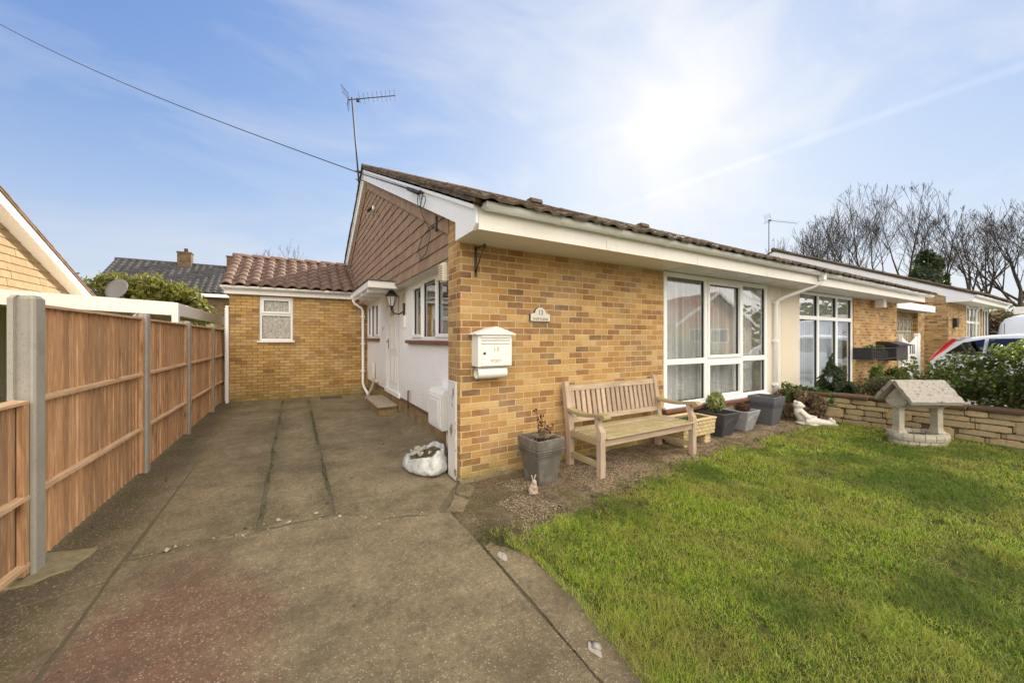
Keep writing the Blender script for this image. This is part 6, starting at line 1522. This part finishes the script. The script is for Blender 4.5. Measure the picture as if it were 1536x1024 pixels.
# stone trough on feet
tr = thing('stone_trough', 'cream brick-patterned stone trough on feet behind the bench end', 'trough', (5.0, 3.4, 0))
mb = MB(); X0, X1, Y0, Y1 = 4.62, 5.36, 3.20, 3.58
core = MB(); core.box(X0 + .01, X1 - .01, Y0 + .01, Y1 - .01, .15, .30); core.build('trough_core', M['wallmortar'], tr)
rd = random.Random(8)
for r in range(4):
    z0_, z1_ = .135 + r * .052, .135 + r * .052 + .047; ex = .004 * r
    n_ = 8; 
    for k in range(n_ + 1):
        a = X0 + (X1 - X0) * (k - .5 * (r % 2)) / n_; b = a + (X1 - X0) / n_ - .006; a, b = max(a, X0), min(b, X1)
        if b - a > .02: mb.box(a, b, Y0 - ex, Y0 + .03, z0_, z1_, b=.006); mb.box(a, b, Y1 - .03, Y1 + ex, z0_, z1_, b=.006)
    for k in range(5):
        a = Y0 + .031 + (Y1 - Y0 - .062) * (k - .5 * (r % 2)) / 4; b = a + (Y1 - Y0 - .062) / 4 - .006; a, b = max(a, Y0 + .031), min(b, Y1 - .031)
        if b - a > .02: mb.box(X0 - ex, X0 + .03, a, b, z0_, z1_, b=.006); mb.box(X1 - .03, X1 + ex, a, b, z0_, z1_, b=.006)
mb.build('trough_body', M['trough'], tr)
mb = MB(); mb.box(X0 - .02, X1 + .02, Y0 - .02, Y0 + .045, .345, .375, b=.008); mb.box(X0 - .02, X1 + .02, Y1 - .045, Y1 + .02, .345, .375, b=.008); mb.box(X0 - .018, X0 + .045, Y0 + .046, Y1 - .046, .346, .374, b=.008); mb.box(X1 - .045, X1 + .018, Y0 + .046, Y1 - .046, .346, .374, b=.008); mb.build('trough_rim', M['trough'], tr)
mb = MB(); mb.box(X0 + .02, X1 - .02, Y0 + .02, Y1 - .02, .30, .325); mb.build('compost', M['compost'], tr)
for x in (X0 + .06, X1 - .20):
    mb = MB()
    for r in range(3): mb.box(x + .004 * r, x + .14 - .004 * r, Y0 + .03, Y1 - .03, r * .045, r * .045 + .042, b=.006)
    mb.build('foot', M['trough'], tr)
bush('sparse_plant', (5.0, 3.4, .32), 'few low green shoots in the cream stone trough', [(-.15, 0, .02, .16, .1, .03), (.15, 0, .02, .14, .1, .03)], 300, .03, 'ivy', 25, cat='plant', shell=.1, noise_cut=-.2)

def sculpt(name, parts, mat, label, cat, voxel=.008, sm=3, parent=None):
    mb = MB()
    for p in parts:
        if p[0] == 'e': mb.ell(p[1], p[2], rot=Euler(p[3]) if len(p) > 3 else None, seg=16)
        else: mb.tube(p[1], p[2], 12)
    o = mb.build(name, M[mat], parent, fix=False)
    m = o.modifiers.new('remesh', 'REMESH'); m.mode = 'VOXEL'; m.voxel_size = voxel; m.use_smooth_shade = True
    s = o.modifiers.new('smooth', 'SMOOTH'); s.iterations = sm; s.factor = .6
    if label: tag(o, label, cat)
    return o
# rabbit ornament (upright, facing the camera)
rx, ry = 2.035, 3.05
K = 1.0
sculpt('rabbit_ornament', [('e', (rx, ry, .055), (.040, .034, .055)), ('e', (rx, ry - .012, .112), (.025, .027, .026)), ('e', (rx, ry - .036, .104), (.013, .013, .010)),
    ('e', (rx - .014, ry + .003, .158), (.008, .006, .030), (0, -.22, 0)), ('e', (rx + .020, ry + .003, .155), (.008, .006, .030), (0, .5, 0)),
    ('e', (rx - .020, ry - .030, .012), (.014, .022, .012)), ('e', (rx + .020, ry - .030, .012), (.014, .022, .012)), ('e', (rx - .014, ry - .030, .060), (.009, .012, .020), (.4, 0, 0)), ('e', (rx + .014, ry - .030, .060), (.009, .012, .020), (.4, 0, 0)),
    ('e', (rx - .034, ry + .005, .035), (.016, .028, .030)), ('e', (rx + .034, ry + .005, .035), (.016, .028, .030)), ('e', (rx, ry + .034, .035), (.014, .012, .013)), ('e', (rx, ry, .004), (.048, .042, .007))],
    'rabbit', 'small pinkish stone rabbit ornament at the foot of the metallic pot', 'rabbit ornament', .0035, 2)
# reclining stone figure by the wall corner: head left, legs stretched right
fx, fy = 7.72, 3.10; f_ = []
bd = Vector((.62, -.78, 0)).normalized(); sdv = Vector((.78, .62, 0))
def fp(l, s, z): v = Vector((fx, fy, 0)) + bd * l + sdv * s; return (v.x, v.y, z)
f_ = [('e', fp(.0, 0, .34), (.078, .078, .068)), ('e', fp(-.03, -.055, .395), (.024, .024, .026)), ('e', fp(-.03, .055, .395), (.024, .024, .026)), ('e', fp(.07, 0, .325), (.036, .034, .028)),
      ('t', [fp(-.01, 0, .29), fp(.01, 0, .22), fp(.06, 0, .14), fp(.14, 0, .09)], [.058, .085, .100, .088]),
      ('t', [fp(.01, -.085, .245), fp(.09, -.105, .155), fp(.19, -.075, .12), fp(.26, -.04, .125)], [.036, .034, .028, .024]),
      ('t', [fp(.01, .085, .245), fp(.10, .10, .165), fp(.20, .07, .14), fp(.28, .03, .13)], [.034, .034, .028, .024]),
      ('t', [fp(.08, -.07, .075), fp(.22, -.085, .075), fp(.36, -.06, .06), fp(.47, -.045, .05)], [.070, .056, .042, .036]),
      ('t', [fp(.08, .07, .075), fp(.22, .085, .08), fp(.36, .07, .065), fp(.47, .055, .055)], [.070, .056, .042, .036]),
      ('e', fp(.49, -.05, .075), (.030, .030, .058)), ('e', fp(.49, .06, .085), (.030, .030, .062)), ('e', fp(.50, .0, .03), (.05, .07, .028)), ('e', fp(.08, 0, .03), (.11, .13, .035)), ('e', fp(.26, 0, .025), (.2, .09, .025))]
sculpt('stone_figure', f_, 'figure', 'pale stone figure of a seated bear with legs stretched out by the wall corner', 'statue', .009, 3)
# wishing well
wl = thing('wishing_well', 'cast stone wishing well ornament with pitched roof on the lawn', 'wishing well', (7.86, 1.70, 0))
q = Matrix.Translation((7.82, 1.66, 0)) @ Matrix.Rotation(R(-33), 4, 'Z')
mb = MB(); rd = random.Random(2)
for r, (rr2, z0_, z1_) in enumerate(((.94, -.01, .075), (1.0, .079, .17))):
    n_ = 18
    for k in range(n_):
        t0, t1 = 2 * math.pi * (k + .5 * r) / n_ + .012, 2 * math.pi * (k + 1 + .5 * r) / n_ - .012; sx, sy = .37 * rr2, .25 * rr2; th_ = .075
        def arc(z, e, sx=sx, sy=sy): return [q @ Vector(((sx + e) * math.cos(t), (sy + e) * math.sin(t), z)) for t in (t0, (t0 + t1) / 2, t1)]
        out_b, out_t = arc(z0_, 0), arc(z1_, -.004); om = arc((z0_ + z1_) / 2, .008); in_b, in_t = arc(z0_, -th_), arc(z1_, -th_ + .006)
        vs = out_b + om + out_t + in_t + in_b
        fs = [(0, 1, 4, 3), (1, 2, 5, 4), (3, 4, 7, 6), (4, 5, 8, 7), (6, 7, 10, 9), (7, 8, 11, 10), (9, 10, 13, 12), (10, 11, 14, 13), (0, 3, 6, 9, 12), (2, 14, 11, 8, 5)]
        mb.add(vs, fs, 0, False)
mb.build('well_rim', M['caststone'], wl)
mb = MB(); mb.prism([], 2, 0, 0) if False else mb.add([q @ Vector((.31 * math.cos(t), .19 * math.sin(t), .12)) for t in [2 * math.pi * k / 20 for k in range(20)]], [tuple(range(20))]); mb.build('well_bottom', M['wallmortar'], wl)
for s in (-1, 1):
    mb = MB(); px_ = s * .265
    def rg(w_, d_, z): return [q @ Vector(v) for v in ((px_ - w_, -d_, z), (px_ + w_, -d_, z), (px_ + w_, d_, z), (px_ - w_, d_, z))]
    mb.loft([rg(.058, .085, .12), rg(.056, .08, .17), rg(.044, .06, .20), rg(.036, .052, .24), rg(.036, .050, .50), rg(.045, .062, .53), rg(.045, .14, .58), rg(.030, .16, .63), rg(.03, .02, .80)])
    mb.build('post', M['caststone'], wl)
mb = MB(); mb.tube([q @ Vector((-.24, -.06, .56)), q @ Vector((.24, -.06, .56))], .036, 10); mb.tube([q @ Vector((-.33, -.02, .55)), q @ Vector((-.30, -.02, .55))], .014, 8); mb.build('roller', M['caststone'], wl)
for s in (-1, 1):
    mb = MB(); n_ = 12; m_ = 6; top = []; bot = []
    for j in range(m_ + 1):
        for i in range(n_ + 1):
            t = j / m_; u2 = i / n_; y = s * .26 * (1 - t); z = .62 + .28 * t; hh = .010 * mnoise.noise(Vector((i * .9, j * .9, s * 3))) + (.016 if j % 2 else 0)
            top.append(q @ Vector((-.35 + .70 * u2, y * 1.0 + s * .02, z + .022 + hh))); bot.append(q @ Vector((-.35 + .70 * u2, y, z - .02)))
    N_1 = n_ + 1; fs = [(j * N_1 + i, j * N_1 + i + 1, (j + 1) * N_1 + i + 1, (j + 1) * N_1 + i) for j in range(m_) for i in range(n_)]; o_n = len(top)
    vs = top + bot; fb = [tuple(a + o_n for a in f[::-1]) for f in fs]
    rim_ = [i for i in range(N_1)] + [j * N_1 + n_ for j in range(1, m_ + 1)] + [m_ * N_1 + i for i in range(n_ - 1, -1, -1)] + [j * N_1 for j in range(m_ - 1, 0, -1)]
    fr2 = [(rim_[k], rim_[k] + o_n, rim_[(k + 1) % len(rim_)] + o_n, rim_[(k + 1) % len(rim_)]) for k in range(len(rim_))]
    mb.add(vs, fs + fb + fr2); mb.build('well_roof', M['wellroof'], wl)
# sack of rubble
sk = thing('rubble_sack', 'dirty white sack slumped open with soil against the wall foot', 'sack', (1.25, 4.3, 0))
n_ = 36; prof = [(.24, .0, 1), (.295, .015, 1), (.30, .06, 1), (.285, .11, 1), (.262, .155, 1), (.258, .180, 1), (.235, .186, 1), (.215, .165, 1), (.205, .145, 1)]
rings = []
for r_, z, _ in prof:
    rings.append([(1.34 + math.cos(t) * r_ * .82 * (1 + .10 * mnoise.noise(Vector((math.cos(t) * 2.2, math.sin(t) * 2.2, z * 4)))), 4.34 + math.sin(t) * r_ * 1.45 * (1 + .12 * mnoise.noise(Vector((math.cos(t) * 3, math.sin(t) * 3, z * 5 + 4)))), max(.0, z * (1 - .30 * math.cos(t - 2.4)) + (.05 * mnoise.noise(Vector((math.cos(t) * 1.8, math.sin(t) * 1.8, 7))) - .03 * math.cos(t - 2.6)) * (z / .2))) for t in [2 * math.pi * k / n_ for k in range(n_)]])
mb = MB(); mb.loft(rings, 0, True, False); o_ = mb.build('sack_cloth', M['sack'], sk); s_ = o_.modifiers.new('sub', 'SUBSURF'); s_.levels = s_.render_levels = 2
tx = bpy.data.textures.new('sack_folds', 'CLOUDS'); tx.noise_scale = .055
dm_ = o_.modifiers.new('folds', 'DISPLACE'); dm_.texture = tx; dm_.strength = .030; dm_.mid_level = .5; dm_.texture_coords = 'LOCAL'
mb = MB(); vs = [(1.34, 4.34, .150)] + [(p[0], p[1], p[2] + .0) for p in rings[-1]]; mb.add(vs, [(0, 1 + k, 1 + (k + 1) % n_) for k in range(n_)], 0, True); mb.build('rubble', M['soil'], sk)
mb = MB(); rd = random.Random(12)
for k in range(14): mb.box(-.03, .03, -.02, .02, -.015, .015, 0, Matrix.Translation((1.34 + rd.gauss(0, .07), 4.42 + rd.gauss(0, .1), .155 + rd.uniform(0, .02))) @ Euler((rd.random() * 3, rd.random() * 3, rd.random() * 3)).to_matrix().to_4x4() @ Matrix.Scale(rd.uniform(.5, 1.3), 4), .006)
o_ = mb.build('broken_bits', M['caststone'], sk); o_['kind'] = 'stuff'

# ================================================================== VEHICLES
def car(name, label, cat, loc, yaw, st_, paint, belt, width, wheel_x, wr=.31, side_glass=True, vanlike=False, group=None):
    """st_: stations (x, zbottom, zbelt, zroof, half width at belt, half width at roof); +x is the front"""
    t = thing(name, label, cat, loc, group); q = Matrix.Translation(loc) @ Matrix.Rotation(yaw, 4, 'Z')
    def ring(s):
        x, zb, zl, zt, wb, wt_ = s; r_ = min(.09, max(.01, (zt - zl) * .3)); zt = max(zt, zl + .02)
        half = [(0, zb), (wb * .80, zb), (wb * .97, zb + .12), (wb, (zb + zl) / 2), (wb * .985, zl - .03), (wb * .95, zl)]
        up = [(wb * .95 + (wt_ - wb * .95) * .5, zl + (zt - zl) * .5), (wt_, zt - r_), (wt_ - r_ * .6, zt - r_ * .25), (wt_ * .6, zt + .012), (0, zt + .02)]
        hh = half + up; return [q @ Vector((x, y, z)) for y, z in hh] + [q @ Vector((x, -y, z)) for y, z in hh[::-1][1:-1]]
    mb = MB(); mb.loft([ring(s) for s in st_], 0, True); o = mb.build('body', M[paint], t)
    m = o.modifiers.new('sub', 'SUBSURF'); m.levels = m.render_levels = 1
    for sx in wheel_x:
        for sy in (-1, 1):
            mb = MB(); y0, y1 = sy * (width / 2 - .20), sy * (width / 2 + .006)
            mb.loft([[q @ Vector((sx + r_ * math.cos(a), y, wr + r_ * math.sin(a))) for a in [2 * math.pi * k / 24 for k in range(24)]] for r_, y in ((wr * .9, y0), (wr, y0 + sy * .02), (wr, y1 - sy * .02), (wr * .93, y1), (wr * .68, y1))], 0, True); wh = mb.build('wheel', M['tyre'], t)
            mb = MB(); mb.loft([[q @ Vector((sx + r_ * math.cos(a), y, wr + r_ * math.sin(a))) for a in [2 * math.pi * k / 20 for k in range(20)]] for r_, y in ((wr * .66, y1 + sy * .003), (wr * .6, y1 + sy * .012), (wr * .12, y1 + sy * .005))], 0, False); mb.build('rim', M['rim'], wh)
    return t, q
def glass_panel(t, q, pts, name='window', mat='carglass', th=.012):
    mb = MB(); pts = [Vector(p) for p in pts]; n = (pts[1] - pts[0]).cross(pts[2] - pts[0]).normalized(); 
    vs = [q @ (p + n * th) for p in pts] + [q @ (p - n * th) for p in pts]; k = len(pts)
    mb.add(vs, [tuple(range(k)), tuple(range(2 * k - 1, k - 1, -1))] + [(i, k + i, k + (i + 1) % k, (i + 1) % k) for i in range(k)]); return mb.build(name, M[mat], t)
# compact people carrier on the drive between the bungalows, rear to the left in the view (front to -Y)
stn = [(-2.05, .35, .62, .66, .70, .62), (-2.02, .28, .95, 1.02, .84, .76), (-1.86, .25, 1.02, 1.26, .87, .70), (-1.55, .22, 1.02, 1.50, .88, .64), (-1.0, .22, 1.00, 1.62, .89, .62), (-.2, .22, .98, 1.66, .89, .62), (.5, .22, .97, 1.60, .89, .62), (1.05, .22, .98, 1.30, .88, .66), (1.45, .22, .98, 1.03, .86, .74), (1.95, .25, .85, .89, .80, .66), (2.12, .30, .62, .66, .70, .58)]
ct, q = car('parked_car', 'silvery white people carrier with red tail lamp parked behind the hedge', 'car', (16.9, 1.15, 0), R(-90), stn, 'carpaint', 1, 1.78, (-1.3, 1.3))
for s in (-1, 1):
    y_ = s
    glass_panel(ct, q, [(-1.72, y_ * .80, 1.08), (-1.05, y_ * .85, 1.06), (-1.02, y_ * .70, 1.50), (-1.40, y_ * .71, 1.40)], 'window')
    glass_panel(ct, q, [(-.98, y_ * .85, 1.05), (-.05, y_ * .855, 1.04), (-.05, y_ * .70, 1.53), (-.95, y_ * .70, 1.51)], 'window')
    glass_panel(ct, q, [(.0, y_ * .855, 1.04), (.95, y_ * .84, 1.04), (.55, y_ * .70, 1.48), (.0, y_ * .70, 1.53)], 'window')
    glass_panel(ct, q, [(-2.03, y_ * .80, .90), (-1.97, y_ * .83, .90), (-1.53, y_ * .72, 1.50), (-1.60, y_ * .68, 1.50)], 'tail_lamp', 'redlens', .03)
glass_panel(ct, q, [(-1.93, -.66, 1.12), (-1.93, .66, 1.12), (-1.60, .58, 1.46), (-1.60, -.58, 1.46)], 'rear_window')
mb = MB(); mb.tube([q @ Vector((-.9, .0, 1.66)), q @ Vector((-1.06, 0, 1.84))], .008, 5); mb.build('roof_aerial', M['black'], ct)
mb = MB(); mb.loft([[q @ Vector((x, s, z)) for x, z in ((-1.62, 1.52), (-1.52, 1.56), (-1.40, 1.57), (-1.42, 1.54))] for s in (-.6, .6)]); mb.build('spoiler', M['carpaint'], ct)
# white panel van further right
stn = [(-2.45, .45, 1.1, 1.7, .85, .80), (-2.42, .35, 1.2, 2.05, .93, .84), (-2.25, .32, 1.2, 2.28, .95, .80), (-1.2, .32, 1.2, 2.33, .95, .80), (.3, .32, 1.2, 2.32, .95, .80), (.9, .32, 1.2, 2.22, .95, .79), (1.35, .32, 1.2, 1.78, .94, .80), (1.75, .32, 1.15, 1.28, .92, .82), (2.3, .35, .95, 1.02, .86, .74), (2.45, .4, .7, .74, .78, .66)]
vt, q = car('panel_van', 'tall white panel van parked beyond the silver car', 'van', (20.2, -.1, 0), R(-90), stn, 'vanpaint', 1, 1.9, (-1.55, 1.55), .34)
for s in (-1, 1):
    glass_panel(vt, q, [(.45, s * .93, 1.25), (1.45, s * .92, 1.22), (.95, s * .80, 1.95), (.45, s * .81, 2.0)], 'window')
    mb = MB(); a_ = MB()
    for x in (-2.3, -1.0, .35): mb.box(-.006, .006, -.004, .004, 0, 1.5, 0, q @ Matrix.Translation((x, s * .945, .5)))
    mb.build('door_seam', M['black'], vt)
glass_panel(vt, q, [(1.70, -.70, 1.32), (1.70, .70, 1.32), (1.30, .66, 1.86), (1.30, -.66, 1.86)], 'windscreen')
# silver car on the road, seen reflected in the picture window
stn = [(-2.1, .35, .66, .7, .70, .6), (-2.0, .26, .95, 1.0, .84, .74), (-1.5, .22, .96, 1.28, .88, .66), (-.9, .22, .95, 1.46, .89, .60), (.0, .22, .94, 1.50, .89, .60), (.6, .22, .94, 1.38, .89, .62), (1.1, .22, .95, 1.05, .88, .72), (1.9, .25, .80, .84, .82, .66), (2.1, .32, .6, .64, .70, .56)]
rc, q = car('parked_car', 'silver saloon parked on the street, mirrored in the picture window', 'car', (17.5, -6.6, 0), R(8), stn, 'carpaint', 1, 1.78, (-1.3, 1.3))
for s in (-1, 1):
    glass_panel(rc, q, [(-1.35, s * .84, 1.0), (-.1, s * .86, .99), (-.1, s * .68, 1.40), (-.85, s * .68, 1.36)], 'window'); glass_panel(rc, q, [(-.04, s * .86, .99), (.95, s * .84, .99), (.5, s * .68, 1.33), (-.04, s * .68, 1.40)], 'window')
# opposite houses across the road
OP = thing('opposite_house', 'cream bungalow with red tiled gable across the road, mirrored in the picture window', 'house', (38, -15.2, 0))
q = Matrix.Translation((38, -15.2, 0)) @ Matrix.Rotation(R(14), 4, 'Z') @ Matrix.Scale(1.15, 4)
mb = MB(); mb.box(-4.2, 4.2, -9, 0, -.1, 2.7, 0, q); mb.build('brick_wall', M['brick2'], OP)
mb = MB(); mb.add([q @ Vector(v) for v in ((-4.2, .0, 2.701), (4.2, 0, 2.701), (0, 0, 5.4), (-4.2, -.2, 2.701), (4.2, -.2, 2.701), (0, -.2, 5.4))], [(0, 1, 2), (5, 4, 3), (0, 3, 4, 1), (1, 4, 5, 2), (2, 5, 3, 0)]); mb.build('hung_tiles', M['tile_red'], OP)
mb = MB(); mb.add([q @ Vector(v) for v in ((-4.6, .3, 2.5), (0, .3, 5.5), (4.6, .3, 2.5), (4.6, .3, 2.35), (0, .3, 5.3), (-4.6, .3, 2.35), (-4.6, -9.3, 2.5), (0, -9.3, 5.5), (4.6, -9.3, 2.5), (4.6, -9.3, 2.35), (0, -9.3, 5.3), (-4.6, -9.3, 2.35))], [(0, 6, 7, 1), (1, 7, 8, 2), (2, 8, 9, 3), (0, 5, 11, 6), (3, 9, 10, 4), (4, 10, 11, 5), (0, 1, 4, 5), (1, 2, 3, 4)]); mb.build('roof', M['tile_red'], OP)
mb = MB(); mb.add([q @ Vector(v) for v in ((-4.65, .36, 2.52), (0, .36, 5.56), (4.65, .36, 2.52), (4.65, .36, 2.27), (0, .36, 5.3), (-4.65, .36, 2.27))] + [q @ Vector(v) for v in ((-4.65, .31, 2.52), (0, .31, 5.56), (4.65, .31, 2.52), (4.65, .31, 2.27), (0, .31, 5.3), (-4.65, .31, 2.27))], [(0, 1, 4, 5), (1, 2, 3, 4), (6, 11, 10, 7), (7, 10, 9, 8), (0, 6, 7, 1), (1, 7, 8, 2), (5, 4, 10, 11), (4, 3, 9, 10)]); mb.build('barge_board', M['upvc'], OP)
for a, b in ((-3, -1.6), (-.6, 1.4), (2.3, 3.4)):
    mb = MB(); mb.box(a, b, .001, .05, .9, 2.2, 0, q); fr_ = mb.build('window', M['upvc'], OP); mb = MB(); mb.box(a + .1, (a + b) / 2 - .04, .051, .056, 1.0, 2.1, 0, q); mb.box((a + b) / 2 + .04, b - .1, .051, .056, 1.0, 2.1, 0, q); mb.build('pane', M['dark'], fr_)
O2 = thing('opposite_house', 'long brick house with grey roof across the road, straight behind the camera', 'house', (2, -20, 0))
mb = MB(); mb.box(-9, 26, -26, -19, -.1, 2.7); mb.build('brick_wall', M['brick3'], O2)
mb = MB(); mb.prism([(-26.5, 2.6), (-22.5, 4.6), (-18.5, 2.6)], 0, -9.4, 26.4); mb.build('roof', M['tile_left'], O2)
blobs = [(x, -40 + 10 * math.sin(x * .3) + (x - 20) * .3, 2.5, 6, 4, 4.5 + 2 * math.sin(x)) for x in range(-30, 110, 6)]
o_ = leaf_cloud('woodland', blobs, 14000, .9, 'dkgreen', seed=29, shell=.4, noise_cut=-1); tag(o_, 'dark mass of evergreen woodland beyond the far side of the street', 'woodland', kind='stuff')
for u_, (x, y, h_, lab) in enumerate(((22, -24, 11, 'bare tree mirrored in the left light of the picture window'), (38, -26, 12, 'bare tree mirrored above the red gable'), (48, -14, 12, 'bare tree mirrored beyond the street'), (56, -4, 12, 'bare tree standing far along the street'))):
    bare_tree('street_tree', (x, y, 0), lab, h_, .8, 80 + u_, None, trunk=.2, depth=4, tw=.02)
